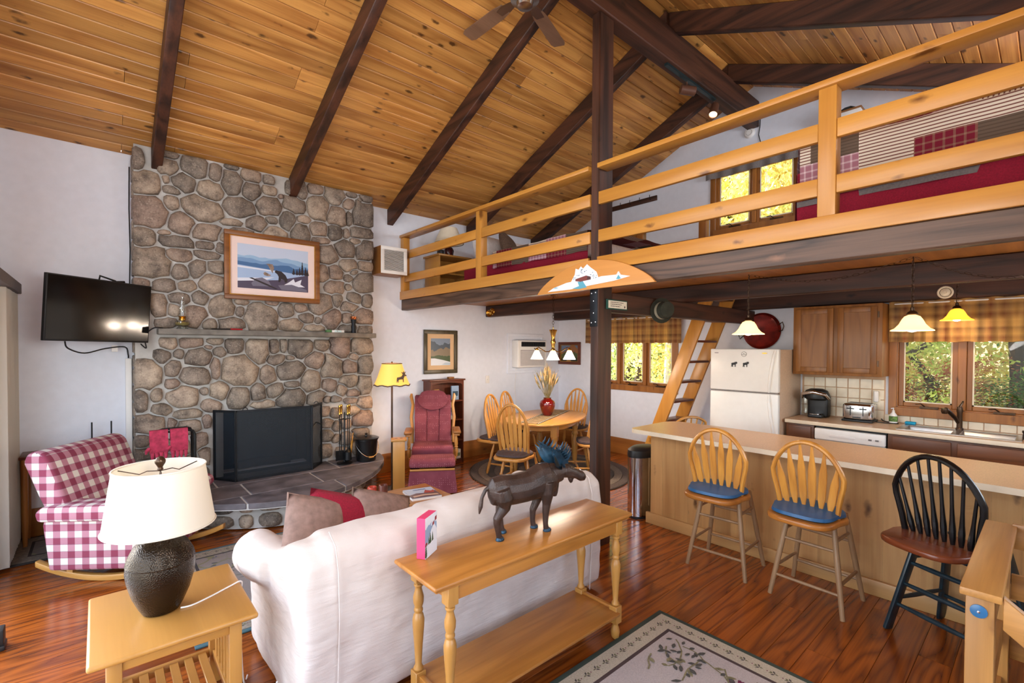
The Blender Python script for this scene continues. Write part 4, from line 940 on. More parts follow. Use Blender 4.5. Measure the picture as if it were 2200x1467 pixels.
# ladder to the loft
ld = thing('loft_ladder', 'steep pine ladder with dark treads up to the loft behind the island', 'ladder', (5.68, 3.2, 0))
def lpt(z): return 3.60-(z/2.36)*.93
for x0 in (5.40, 5.93):
    P = [(lpt(0)+.085, 0), (lpt(2.40)+.085, 2.40), (lpt(2.40)-.085, 2.40), (lpt(0)-.085, 0)]
    build('stringer', MB().prism(P, x0, x0+.038, 'x'), M['rail']['Z'], ld, bevel=.004)
for i in range(1, 10):
    z = .255*i-.02; yy = lpt(z); build('tread', MB().box(5.439, 5.929, yy-.085, yy+.075, z-.013, z+.013), M['cherry']['X'], ld, bevel=.004)
# ================================================================== living room
def remesh(o, vox, it=6, fac=.5, dispn=0, dsc=.2):
    r = o.modifiers.new('union', 'REMESH'); r.mode = 'VOXEL'; r.voxel_size = vox; r.use_smooth_shade = True
    s = o.modifiers.new('soften', 'SMOOTH'); s.factor = fac; s.iterations = it
    if dispn:
        t = bpy.data.textures.new('folds', 'CLOUDS'); t.noise_scale = dsc; t.noise_depth = 2
        d = o.modifiers.new('folds', 'DISPLACE'); d.texture = t; d.strength = dispn; d.mid_level = .5; d.texture_coords = 'GLOBAL'
# ---- sofa
sf = thing('sofa', 'sofa in a loose off-white cotton slipcover, its back to the camera', 'sofa', (1.65, 2.5, 0))
m = MB()
X0, X1, YK = .735, 2.545, 2.045
def slab(x0, x1, prof, rnd):
    b = MB().prism(prof, x0, x1, 'x'); me = bpy.data.meshes.new('t'); me.from_pydata(b.v, [], b.f); bm = bmesh.new(); bm.from_mesh(me)
    bmesh.ops.recalc_face_normals(bm, faces=bm.faces[:])
    bmesh.ops.bevel(bm, geom=[e for e in bm.edges if e.calc_face_angle(0) > .25], offset=rnd, segments=4, affect='EDGES', profile=.5, clamp_overlap=True)
    bm.verts.index_update(); m.add([v.co[:] for v in bm.verts], [[v.index for v in f.verts] for f in bm.faces]); bm.free(); bpy.data.meshes.remove(me)
slab(X0, X1, [(YK+.02, .03), (YK, .45), (YK+.01, .75), (YK+.07, .825), (YK+.19, .840), (YK+.29, .79), (YK+.36, .50), (YK+.36, .03)], .05)
arm = [(YK+.02, .03), (YK, .45), (YK+.02, .75), (YK+.12, .82), (YK+.28, .77), (YK+.48, .67), (YK+.72, .625), (YK+.86, .60), (YK+.93, .53), (YK+.93, .03)]
slab(X0-.11, X0+.16, arm, .07); slab(X1-.16, X1+.11, arm, .07)
slab(X0+.1, X1-.1, [(YK+.3, .03), (YK+.3, .44), (YK+.92, .44), (YK+.95, .40), (YK+.95, .03)], .05)
for s, xx in ((-1, X0-.06), (1, X1+.06)):  # rolled fronts of the arms
    m.tube([(xx, YK+.50, .57), (xx+s*.02, YK+.72, .555), (xx+s*.02, YK+.90, .53)], [.10, .125, .12], 14)
sc_ = build('slipcover', m, M['sofa'], sf, recalc=False); remesh(sc_, .018, 8, .5, .026, .19)
for s, xa in ((1, X0+.045), (-1, X1-.045)):
    pts = [(xa, YK+.10, .842), (xa, YK+.02, .80), (xa+s*.0, YK-.012, .70), (xa+.004, YK-.014, .5), (xa, YK-.008, .25), (xa, YK+.004, .04)]
    build('seam', MB().tube(pts, .003, 6), M['sofa'], sf)
hem = MB().tube([(X0-.105, YK+.9, .035), (X0-.12, YK+.03, .035), (X0-.05, YK-.0, .035), (X1+.05, YK-.0, .035), (X1+.115, YK+.03, .035), (X1+.10, YK+.9, .035)], .006, 6)
for i in range(2): build('seat_cushion', MB().box(X0+.17+.735*i, X0+.17+.735*i+.73, YK+.33, YK+.94, .44, .58), M['sofa'], sf, bevel=.05, seg=4)
build('tie_cord', MB().tube(spl([(.60, 2.30, .16), (.575, 2.27, .08), (.58, 2.24, .03), (.60, 2.18, .012), (.66, 2.11, .012)]), .004, 6), M['linen'], sf)
def pillow(label, mat, c, rot, w=.45, h=.45, t=.15, edge=None):
    th_ = thing('throw_pillow', label, 'pillow', c)
    Mx = Euler(rot).to_matrix().to_4x4(); Mx.translation = c
    o = build('cushion', pillow_mb(w, h, t).xf(Mx), mat, th_); weld(o)
    if edge:
        P = [Mx @ Vector(p) for p in [(-w/2*.99, 0, -h/2*.99), (0, 0, -h/2*.92), (w/2*.99, 0, -h/2*.99), (w/2*.92, 0, 0), (w/2*.99, 0, h/2*.99), (0, 0, h/2*.92), (-w/2*.99, 0, h/2*.99), (-w/2*.92, 0, 0)]]
        build('piping', MB().tube(P, .006, 6, closed=True), edge, th_)
pillow('taupe velvet throw pillow with piped edge, leftmost on the sofa', M['taupe'], (.87, 2.60, .672), (-.45, .36, .15), .36, .40, .14, M['taupe'])
pillow('crimson throw pillow in the middle of the sofa', M['red'], (1.04, 2.66, .622), (-.45, .36, .08), .44, .44, .14)
pillow('brown throw pillow with dark piping, rightmost on the sofa', M['taupe'], (1.29, 2.69, .585), (-.45, .34, .05), .42, .42, .13, M['brownf'])

# ---- console table behind the sofa
so_t = thing('sofa_table', 'long oak console table with turned legs and a lower shelf behind the sofa', 'table', (1.67, 1.78, 0))
tx0, tx1, ty0, ty1 = .998, 2.342, 1.600, 1.950
build('top', MB().box(tx0, tx1, ty0, ty1, .699, .720), M['oak']['X'], so_t, bevel=.009, seg=3)
build('moulding', MB().box(tx0+.015, tx1-.015, ty0+.015, ty1-.015, .686, .699), M['oak']['X'], so_t, bevel=.004)
lx0, lx1, ly0, ly1 = 1.10, 2.24, 1.645, 1.905
LP = [(.012, 0), (.022, .012), (.026, .04), (.022, .065), (.014, .085), (.020, .095)]
TP = [(.020, .195), (.024, .205), (.015, .222), (.019, .30), (.027, .40), (.028, .43), (.022, .455), (.016, .462), (.021, .470), (.021, .478), (.017, .486), (.024, .51), (.025, .535), (.017, .565), (.015, .578), (.022, .588), (.02, .596)]
for ax in (lx0, lx1):
    for ay in (ly0, ly1):
        m = MB().lathe(LP, (ax, ay, 0), 14).box(ax-.026, ax+.026, ay-.026, ay+.026, .095, .195).lathe(TP, (ax, ay, 0), 16)
        c = .026; m.prism([(ax-c*.6, ay-c*.6), (ax+c*.6, ay-c*.6), (ax+c*.6, ay+c*.6), (ax-c*.6, ay+c*.6)], .595, .610, 'z').box(ax-c, ax+c, ay-c, ay+c, .608, .686)
        build('leg', m, M['maple']['Z'], so_t, bevel=.002, seg=1)
build('apron', MB().box(lx0+.026, lx1-.026, ly0-.018, ly0-.002, .622, .686), M['oak']['X'], so_t, bevel=.004)
build('apron', MB().box(lx0+.026, lx1-.026, ly1+.002, ly1+.018, .622, .686), M['oak']['X'], so_t, bevel=.004)
for ax in (lx0, lx1): build('apron', MB().box(ax-.008, ax+.008, ly0+.026, ly1-.026, .622, .686), M['oak']['Y'], so_t, bevel=.004)
build('lower_shelf', MB().box(lx0+.013, lx1-.013, ly0-.045, ly1+.045, .152, .170), M['oak']['X'], so_t, bevel=.005)
for ax in (lx0, lx1): build('shelf_rail', MB().box(ax-.012, ax+.012, ly0+.026, ly1-.026, .150, .182), M['oak']['Y'], so_t, bevel=.003)

# ---- moose figurine: one continuous body
mo = thing('moose_figurine', 'bronze-toned carved moose figurine with teal antlers on the sofa table', 'figurine', (1.64, 1.79, .72))
BX = lambda s: Vector((1.535+.235*s*1.0, 1.815-.055*s, 0))      # along the body: s 0 = hips, 1 = shoulders
def ell(c, d, ry, rz, n=14):
    d = Vector(d).normalized(); x = d.cross(Vector((0, 0, 1))).normalized(); u = x.cross(d)
    return [Vector(c)+x*math.cos(2*PI*k/n)*ry+u*math.sin(2*PI*k/n)*rz for k in range(n)]
zb = .72; dvec = (BX(1)-BX(0)); dn = dvec.normalized()
B = lambda s, z: BX(s)+Vector((0, 0, zb+z))
m = MB()
m.loft([ell(B(s, z), dn, ry, rz) for s, z, ry, rz in ((-.36, .245, .012, .03), (-.28, .243, .046, .068), (-.05, .240, .058, .080), (.25, .238, .062, .078), (.55, .243, .064, .080), (.85, .262, .064, .092), (1.05, .266, .058, .090), (1.24, .258, .040, .066))])
m.loft([ell(B(s, z), d, ry, rz) for s, z, d, ry, rz in ((.92, .290, dn+Vector((0, 0, .3)), .042, .064), (1.22, .290, dn+Vector((0, 0, .1)), .038, .058), (1.45, .290, dn, .031, .048))])
m.loft([ell(B(s, z), dn-Vector((0, 0, .35)), ry, rz) for s, z, ry, rz in ((1.36, .300, .026, .036), (1.52, .297, .031, .040), (1.70, .284, .026, .032), (1.86, .268, .024, .026), (1.98, .254, .027, .029), (2.07, .243, .018, .019))])
m.loft([ell(B(s, z), Vector((0, 0, -1))+dn*.1, ry, rz) for s, z, ry, rz in ((1.22, .25, .018, .040), (1.24, .215, .016, .032), (1.26, .185, .013, .022), (1.28, .165, .006, .010))])
m.loft([ell(B(s, z), Vector((0, 0, -1))+dn*.1, ry, rz) for s, z, ry, rz in ((1.70, .262, .013, .022), (1.70, .243, .011, .017), (1.71, .224, .005, .008))])
side = Vector((0, 0, 1)).cross(dn).normalized()
def leg(P, R): m.tube([Vector((p[0], p[1], zb+p[2])) for p in P], R, 12)
def hind(h, off):
    h = Vector(h); a = BX(-.12)+side*off
    leg([(a.x, a.y, .26), (a.x+.014, a.y, .21), (h.x*.45+a.x*.55+.026, h.y*.45+a.y*.55, .160), (h.x-.012, h.y, .108), (h.x-.009, h.y, .088), (h.x, h.y, .042), (h.x+.006, h.y, .018), (h.x+.016, h.y-.003, .004)], [.040, .048, .032, .020, .0175, .0145, .0155, .016])
def fore(h, off):
    h = Vector(h); a = BX(.98)+side*off
    leg([(a.x, a.y, .26), (a.x, a.y, .20), (h.x*.5+a.x*.5+.002, h.y*.5+a.y*.5, .145), (h.x, h.y, .097), (h.x, h.y, .087), (h.x-.001, h.y, .042), (h.x+.003, h.y, .018), (h.x+.013, h.y-.003, .004)], [.038, .036, .023, .0185, .017, .014, .015, .016])
hind((1.488, 1.800), -.036); hind((1.560, 1.866), .036)
fore((1.755, 1.735), -.034); fore((1.735, 1.812), .034)
m.tube([B(-.30, .272), B(-.42, .255), B(-.50, .22), B(-.53, .175), B(-.56, .14)], [.013, .010, .0095, .012, .004], 8)
mb_ = plain('moose_bronze', '#3a2b25', .36, .25, var=.3, sc=13, bmp=.35, bsc=160)
bd = build('body', m, mb_, mo, recalc=False); remesh(bd, .0032, 3, .5)
patina = plain('teal_patina', '#1d3c50', .33, .35, var=.4, sc=30)
for s in (1, -1):   # palmate antlers swept up and back, tines along the upper edge
    base = B(1.44, .328)+side*.016*s; pm_ = MB()
    out = (side*s*.50+Vector((0, 0, .80))-dn*.72).normalized(); wd_ = (dn*.75+Vector((0, 0, .62))).normalized(); cup = out.cross(wd_).normalized()
    def pal(u, v):
        w = .016+.034*math.sin(PI*min(1, .12+.80*u)); q = v-.5
        return base+out*(.010+.135*u)+wd_*(q*w*1.7)+cup*s*(.018*(2*q)**2-.010*u)
    nu, nv = 8, 6; th2 = cup*.0035
    pm_.loft([[pal(i/nu, j/nv)-th2 for i in range(nu+1)]+[pal(i/nu, j/nv)+th2 for i in range(nu, -1, -1)] for j in range(nv+1)])
    pm_.tube([base-out*.015, base+out*.015, pal(.2, .5)], [.013, .012, .014], 8)
    for i in range(6):
        u = .22+.155*i; p = pal(min(u, 1), 1); pm_.tube([pal(min(u, 1), .8), p, p+wd_*.020+Vector((0, 0, .006)), p+wd_*.034+Vector((0, 0, .016))-dn*.004], [.0085, .0070, .0045, .001], 6)
    for j in range(3):
        p = pal(1, .15+.35*j); pm_.tube([pal(.9, .15+.35*j), p, p+out*.026], [.0075, .0062, .001], 6)
    build('antler', pm_, patina, mo, label='teal-tinted palmate antler')
for hh in ((1.488, 1.800), (1.560, 1.866), (1.755, 1.735), (1.735, 1.812)):
    build('hoof', MB().lathe([(.0185, 0), (.0195, .004), (.016, .014), (.009, .019)], (hh[0]+.009, hh[1]-.002, zb+.0006), 12, sx=1.25), patina, mo, label='teal-tinted hoof')
for s in (1, -1): build('ear', MB().loft([ell(B(1.38, .318)+side*s*.02, side*s-dn*.4, .004, .008, 8), ell(B(1.34, .326)+side*s*.04, side*s-dn*.4, .003, .010, 8), ell(B(1.31, .333)+side*s*.058, side*s-dn*.4, .001, .002, 8)]), mb_, mo)

# ---- pictures built from flat colour shapes
def picture(name, label, origin, ux, uz, un, w, h, frame_mat, fw, mats, shapes, cat='picture', matw=0, mat_mat=None, lip=None, proud=.03, glassy=False):
    """origin: lower left corner of the frame on the wall; ux along the wall, un out of the wall"""
    O, UX, UZ, UN = Vector(origin), Vector(ux), Vector(uz), Vector(un)
    W = lambda x, z, d: O+UX*x+UZ*z+UN*d
    t = thing(name, label, cat, W(w/2, 0, 0))
    def bx(m, x0, x1, z0, z1, d0, d1):
        v = [W(x, z, d) for d in (d0, d1) for z in (z0, z1) for x in (x0, x1)]
        return m.add(v, [(0, 1, 3, 2), (4, 6, 7, 5), (0, 4, 5, 1), (1, 5, 7, 3), (3, 7, 6, 2), (2, 6, 4, 0)])
    fm = MB(); 
    for a in ((0, w, 0, fw), (0, w, h-fw, h), (0, fw, fw, h-fw), (w-fw, w, fw, h-fw)): bx(fm, *a, .003, proud)
    build('frame', fm, frame_mat, t, bevel=.005)
    if lip:
        lm = MB(); g = fw; k = .008
        for a in ((g, w-g, g, g+k), (g, w-g, h-g-k, h-g), (g, g+k, g+k, h-g-k), (w-g-k, w-g, g+k, h-g-k)): bx(lm, *a, .006, proud*.8)
        build('lip', lm, lip, t)
    if matw: build('mount', bx(MB(), fw, w-fw, fw, h-fw, .004, .008), mat_mat, t)
    i0 = fw+matw; iw, ih = w-2*i0, h-2*i0
    pm = MB(); d = .009
    for mi, poly in shapes:
        v = [W(i0+p[0]*iw, i0+p[1]*ih, d) for p in poly]; pm.add(v, [tuple(range(len(v)))], mi); d += .00018
    build('print', pm, mats, t, smooth=False, recalc=False)
    return t
def ridge(y0, amp, seed, n=24, base=0, fr=3):
    return [(0, base)]+[(i/n, y0+amp*noise.noise(Vector((i/n*fr, seed, .5)))+amp*.4*noise.noise(Vector((i/n*fr*4, seed, 2.5)))) for i in range(n+1)]+[(1, base)]
def fir(x, y, w, h):
    P = [(x, y+h)]
    for i in range(5): P += [(x+w*(i+1)/10+w*.06, y+h*(1-(i+1)/5.5)), (x+w*(i+1)/14, y+h*(1-(i+1)/5.5))]
    P += [(x+w*.06, y), (x-w*.06, y)]
    for i in reversed(range(5)): P += [(x-w*(i+1)/14, y+h*(1-(i+1)/5.5)), (x-w*(i+1)/10-w*.06, y+h*(1-(i+1)/5.5))]
    return P
SQ = [(0, 0), (1, 0), (1, 1), (0, 1)]
PM = [flat('print_'+c[0], c[1], .35) for c in (('sky', '#b9c6dc'), ('far_hills', '#6f93bd'), ('hills', '#3f6796'), ('water', '#9db4d6'), ('shore', '#4a4258'), ('dark', '#2a2226'), ('snow', '#d9dce8'), ('rock', '#6d6a7c'), ('haze', '#8fb0d0'))]
shapes = [(0, SQ), (8, ridge(.72, .06, 1, base=.5)), (1, ridge(.68, .10, 2, base=.4)), (2, ridge(.58, .08, 5, base=.40)), (3, [(0, .52), (.75, .43), (1, .40), (1, .0), (0, 0)]), (6, [(0, .50), (.5, .45), (.52, .43), (0, .46)]), (6, [(0, .22), (.35, .27), (.5, .30), (.3, .17), (0, .12)]), (4, [(0, .15), (.25, .19), (.55, .24), (1, .42), (1, 0), (0, 0)])]
shapes += [(5, fir(x, .40, .05, h)) for x, h in ((.78, .16), (.83, .14), (.87, .20), (.91, .34), (.96, .22), (.99, .15))]
shapes += [(7, [(.18, .12), (.24, .24), (.33, .27), (.42, .20), (.46, .08), (.2, .06)]), (5, [(.52, .47), (.55, .46), (.60, .45), (.66, .37), (.69, .27), (.68, .20), (.65, .20), (.64, .26), (.60, .27), (.58, .20), (.555, .20), (.56, .32), (.54, .38), (.51, .41), (.505, .44)]),
           (6, [(.70, .20), (.78, .30), (.80, .22), (.9, .30), (.88, .18), (.95, .12), (.6, .10)]), (5, [(.15, .24), (.19, .25), (.40, .13), (.55, .03), (.52, .02), (.36, .11)]), (7, [(.55, .12), (.75, .16), (.98, .06), (.98, .01), (.6, .02)])]
picture('framed_picture', 'wide brown-framed print of a dark bear by a mountain lake above the mantel', (.982, 5.655, 2.176), (1, 0, 0), (0, 0, 1), (0, -1, 0), .962, .715, wood('picture_frame_wood', '#8a5528', '#5c3414', 'X', .4, ring=4), .048, PM, shapes, matw=.076, mat_mat=plain('pink_mount', '#e6cfc8', .8, var=.01), lip=M['brass'], proud=.035)
P2 = [flat('scene_'+c[0], c[1], .35) for c in (('sky', '#7f8ea0'), ('mountain', '#4d5a66'), ('slope', '#8a7a64'), ('snow', '#dfe3e8'), ('forest', '#4a5a3c'), ('water', '#b9c8d4'))]
picture('framed_picture', 'tall dark-framed print of a snowy hillside above the bookcase', (3.466, 5.878, 1.297), (1, 0, 0), (0, 0, 1), (0, -1, 0), .57, .63, wood('olive_frame', '#4f4632', '#38301f', 'Z', .4), .055, P2,
        [(0, SQ), (1, ridge(.82, .14, 7)), (2, ridge(.62, .14, 9)), (4, ridge(.36, .06, 4)), (3, [(0, 0), (1, 0), (1, .12), (.6, .20), (.2, .26), (0, .26)]), (5, [(.55, .02), (1, .0), (1, .10), (.75, .10)])], matw=.065, mat_mat=plain('tan_mount', '#d9b489', .8, var=.01))
P3 = [flat('dusk_'+c[0], c[1], .4) for c in (('sky', '#5f6f8a'), ('peak', '#8a5a34'), ('wood', '#4a5230'), ('dark', '#2c2a1c'), ('path', '#a08050'))]
picture('framed_picture', 'small dark-framed oil painting on the gable wall by the chandelier', (XG-.002, 5.865, 1.385), (0, -1, 0), (0, 0, 1), (-1, 0, 0), .51, .395, M['cherry']['Y'], .05, P3,
        [(0, SQ), (1, [(0, 0), (0, .55), (.25, .62), (.55, .95), (.75, 1), (1, .7), (1, 0)]), (2, ridge(.45, .2, 3)), (3, ridge(.22, .1, 6)), (4, [(.3, 0), (.6, 0), (.5, .3), (.45, .3)])], lip=M['brass'])

# ---- boxed puzzle / book standing on the console
bx_ = thing('story_box', 'pink-edged box with a snowy mountain picture, standing on the sofa table', 'box', (1.14, 1.885, .72))
c0, c1, c2 = Vector((1.078, 1.884, .721)), Vector((1.102, 1.851, .721)), Vector((1.202, 1.914, .721))
ex, ey, hz_ = (c1-c0), (c2-c1), Vector((0, 0, .185))
v = [c0, c1, c1+ey, c0+ey]; v = v+[p+hz_ for p in v]
build('box', MB().add(v, [(3, 2, 1, 0), (4, 5, 6, 7), (0, 1, 5, 4), (1, 2, 6, 5), (2, 3, 7, 6), (3, 0, 4, 7)]), plain('pink_card', '#d63a68', .5, var=.03), bx_, bevel=.001, seg=1)
nx = ey.normalized().cross(Vector((0, 0, 1))).normalized()
if nx.dot(c1-c0) < 0: nx = -nx
cv = MB(); d_ = .0006
for mi, poly in [(0, SQ), (1, ridge(.72, .1, 3, base=.3)), (0, [(.2, .35), (.5, .62), (.75, .75), (1, .55), (1, .3), (.2, .3)]), (1, [(.05, .55), (.4, .78), (.55, .82), (.3, .6)]), (2, fir(.42, .30, .22, .28)), (2, fir(.62, .32, .16, .24)), (2, fir(.30, .30, .14, .2)), (3, [(0, .36), (.12, .40), (.2, .34), (0, .3)]), (2, fir(.06, .02, .2, .34)), (3, [(.62, .78), (.74, .80), (.74, .72), (.62, .70)]), (3, [(.82, .88), (.97, .90), (.97, .80), (.82, .78)]), (0, [(.1, .0), (1, .0), (1, .26), (.5, .24), (.2, .28)])]:
    vv = [c1+ey*p[0]+hz_*p[1]+nx*d_ for p in poly]; cv.add(vv, [tuple(range(len(vv)))], mi); d_ += .00015
build('cover', cv, [flat('card_snow', '#e4e6ee', .35), flat('card_blue', '#8fa6c4', .35), flat('card_fir', '#2f5038', .4), flat('card_red', '#9a3038', .4)], bx_, smooth=False, recalc=False)

# ---- end table and lamp
et = thing('end_table', 'light maple mission-style end table with slatted sides in the left foreground', 'table', (.23, 2.51, 0))
ex0, ex1, ey0, ey1 = -.042, .505, 2.205, 2.822
build('top', MB().box(ex0, ex1, ey0, ey1, .527, .550), M['maple']['Y'], et, bevel=.010, seg=3)
Lx, Ly = (.012, .405), (2.252, 2.735)
for a in Lx:
    for b in Ly: build('leg', MB().box(a, a+.046, b, b+.046, 0, .527), M['maple']['Z'], et, bevel=.003)
for b in Ly: build('apron', MB().box(Lx[0]+.046, Lx[1], b+.010, b+.030, .470, .527), M['maple']['X'], et, bevel=.002); build('shelf_rail', MB().box(Lx[0]+.046, Lx[1], b+.010, b+.030, .130, .170), M['maple']['X'], et, bevel=.002)
for a in Lx:
    build('apron', MB().box(a+.012, a+.032, Ly[0]+.046, Ly[1], .470, .527), M['maple']['Y'], et, bevel=.002); build('shelf_rail', MB().box(a+.012, a+.032, Ly[0]+.046, Ly[1], .130, .170), M['maple']['Y'], et, bevel=.002)
    for i in range(6): 
        yb = 2.325+.068*i; build('side_slat', MB().box(a+.017, a+.027, yb, yb+.030, .170, .470), M['maple']['Z'], et, bevel=.001, seg=1)
for i in range(6):
    xb = .072+.057*i; build('shelf_slat', MB().box(xb, xb+.034, Ly[0]+.03, Ly[1]+.012, .150, .164), M['maple']['Y'], et, bevel=.002, seg=1)
tl = thing('table_lamp', 'hammered dark bronze table lamp with a wide white drum shade on the end table', 'lamp', (.195, 2.50, .55))
def hammered():
    m, nt, b = new_mat('hammered_metal', .2, .9, '#3a3129')
    tc, oi = coords(nt, False); vo = nd(nt, 'TexVoronoi', {'Vector': nd(nt, 'Mapping', {'Vector': tc, 'Scale': (1, 1, 1)}), 'Scale': 185}, feature='F1')
    bump(nt, b, vo.outputs['Distance'], .4, .004); return m
lc = (.195, 2.50, .5505)
prof = [(.055, 0), (.066, .004), (.080, .03), (.103, .085), (.119, .145), (.124, .185), (.122, .21), (.1215, .213), (.1235, .217), (.116, .245), (.096, .285), (.070, .308), (.046, .322), (.040, .330), (.036, .336)]
build('base', MB().lathe(prof, lc, 40), hammered(), tl)
build('neck', MB().lathe([(.030, .336), (.030, .350), (.012, .355), (.010, .44)], lc, 16), M['bronze'], tl)
sh = new_mat('lamp_shade', .85, 0, '#efe9dd')[0]; nt = sh.node_tree
trn = nd(nt, 'BsdfTranslucent', {0: hx('#efe6d4')}); mx = nd(nt, 'MixShader', {0: .35, 1: nt.nodes['Principled BSDF'], 2: trn}); lk(nt, mx, nt.nodes['Material Output'].inputs[0])
def shade(m, c, z0, z1, r0, r1, n=44, t=.0025):
    m.lathe([(r0, z0), (r1, z1), (r1-t, z1), (r0-t, z0), (r0, z0)], c, n, caps=False)
    return m
build('shade', shade(MB(), lc, .365, .615, .198, .162), sh, tl)
build('lower_trim', MB().tube([(lc[0]+math.cos(a)*.199, lc[1]+math.sin(a)*.199, lc[2]+.366) for a in [2*PI*k/44 for k in range(44)]], .004, 6, closed=True), sh, tl)
build('upper_trim', MB().tube([(lc[0]+math.cos(a)*.163, lc[1]+math.sin(a)*.163, lc[2]+.614) for a in [2*PI*k/44 for k in range(44)]], .004, 6, closed=True), sh, tl)
sp = MB()
for k in range(3):
    a = 2*PI*k/3+.5; sp.tube([(lc[0], lc[1], lc[2]+.598), (lc[0]+math.cos(a)*.05, lc[1]+math.sin(a)*.05, lc[2]+.598), (lc[0]+math.cos(a)*.08, lc[1]+math.sin(a)*.08, lc[2]+.585), (lc[0]+math.cos(a)*.163, lc[1]+math.sin(a)*.163, lc[2]+.604)], .0022, 6)
sp.tube([(lc[0], lc[1]+.05, lc[2]+.43), (lc[0], lc[1]+.055, lc[2]+.53), (lc[0], lc[1], lc[2]+.60), (lc[0], lc[1]-.055, lc[2]+.53), (lc[0], lc[1]-.05, lc[2]+.43)], .0022, 6)
build('harp', sp, M['bronze'], tl)
build('finial', MB().lathe([(.007, .598), (.012, .605), (.009, .613), (.012, .620), (.019, .632), (.020, .642), (.014, .654), (.004, .660)], lc, 16), M['bronze'], tl)
build('bulb', MB().lathe([(.013, .44), (.02, .46), (.03, .50), (.026, .53), (.008, .548)], lc, 14), M['white'], tl)
build('cord', MB().tube(spl([(.258, 2.455, .555), (.30, 2.45, .5545), (.38, 2.485, .5545), (.46, 2.53, .5545), (.508, 2.555, .551), (.512, 2.565, .50), (.51, 2.58, .3), (.53, 2.62, .02), (.56, 2.68, .006)]), .0036, 6), M['whitep'], tl)

# ---- coffee table and what is on it
cf = thing('coffee_table', 'low oak coffee table between the sofa and the hearth', 'table', (1.75, 3.49, 0))
build('top', MB().box(1.24, 2.255, 3.19, 3.79, .408, .43), M['oak']['X'], cf, bevel=.006, seg=2)
for a in (1.30, 2.14):
    for b in (3.25, 3.67): build('leg', MB().box(a, a+.055, b, b+.055, 0, .408), M['oak']['Z'], cf, bevel=.004)
for b in (3.265, 3.705): build('apron', MB().box(1.355, 2.14, b, b+.02, .34, .408), M['oak']['X'], cf, bevel=.002)
single('table_runner', MB().prism([(1.245, 3.33), (1.70, 3.315), (1.868, 3.365), (1.855, 3.665), (1.245, 3.70)], .4305, .4335, 'z'), M['dkgreen'], 'dark green cloth runner on the coffee table', 'table runner')
gt = thing('candle_tray', 'clear glass tray under the candles on the coffee table', 'tray', (1.70, 3.59, .434))
build('dish', MB().lathe([(0, .0), (.09, .0), (.115, .014), (.118, .016), (.112, .019), (.088, .005), (0, .005)], (1.70, 3.585, .4345), 28, caps=False), M['clear'], gt)
def candle(x, y, h, r, col, label):
    t = thing('pillar_candle', label, 'candle', (x, y, .4398))
    build('wax', MB().lathe([(r, 0), (r, h-.005), (r*.96, h), (r*.85, h-.004), (r*.6, h-.016), (0, h-.018)], (x, y, .4398), 22), plain('wax_'+col[1:], col, .4, var=.2, sc=18), t)
    build('wick', MB().tube([(x, y, .4398+h-.02), (x+.002, y, .4398+h+.004)], .0015, 5), M['rubber'], t)
candle(1.665, 3.625, .105, .036, '#b03a26', 'short red pillar candle, left of the two on the coffee table')
candle(1.742, 3.585, .115, .036, '#5e2a1a', 'dark brown pillar candle, right of the two on the coffee table')
gl_ = thing('small_jar', 'small glass jar with dark lid lying on the coffee table tray', 'jar', (1.71, 3.50, .44))
build('jar', MB().lathe([(.0, 0), (.024, .003), (.026, .05), (.018, .06)], (1.745, 3.50, .4605), 16, axis=(-.9, -.35, 0)), M['clear'], gl_)
build('lid', MB().lathe([(.021, 0), (.021, .03), (.0, .032)], (1.690, 3.479, .4605), 16, axis=(-.9, -.35, 0)), M['rubber'], gl_)
bk = thing('picture_book', 'large book with a white spine and autumn cover on the coffee table', 'book', (2.05, 3.50, .43))
pb = [(1.955, 3.655), (1.905, 3.395), (2.145, 3.335), (2.20, 3.60)]
build('pages', MB().prism(pb, .4305, .448, 'z'), M['white'], bk)
bc = MB(); o_, u_, v_ = Vector((*pb[1], .4505)), Vector((pb[2][0]-pb[1][0], pb[2][1]-pb[1][1], 0)), Vector((pb[0][0]-pb[1][0], pb[0][1]-pb[1][1], 0)); d_ = 0
bc.prism(pb, .448, .4503, 'z')
for mi, poly in [(1, [(0, .02), (1, .02), (1, .6), (.6, .45), (.3, .5), (0, .35)]), (2, [(.1, .12), (.5, .2), (.95, .1), (.95, .25), (.5, .33), (.1, .25)]), (3, [(.55, .45), (.7, .75), (.85, .6), (.98, .7), (.9, .4)]), (1, [(.1, .3), (.3, .42), (.35, .3)]), (4, [(.3, .8), (.75, .82), (.75, .88), (.3, .86)])]:
    d_ += .00015; vv = [o_+u_*p[0]+v_*p[1]+Vector((0, 0, d_)) for p in poly]; bc.add(vv, [tuple(range(len(vv)))], mi)
build('cover', bc, [flat('book_sky', '#b8c6d8', .25), flat('book_dark', '#5a3c44', .3), flat('book_tan', '#c9a58a', .3), flat('book_red', '#a83a2c', .3), flat('book_blue', '#3d5a8a', .3)], bk, smooth=False, recalc=False)

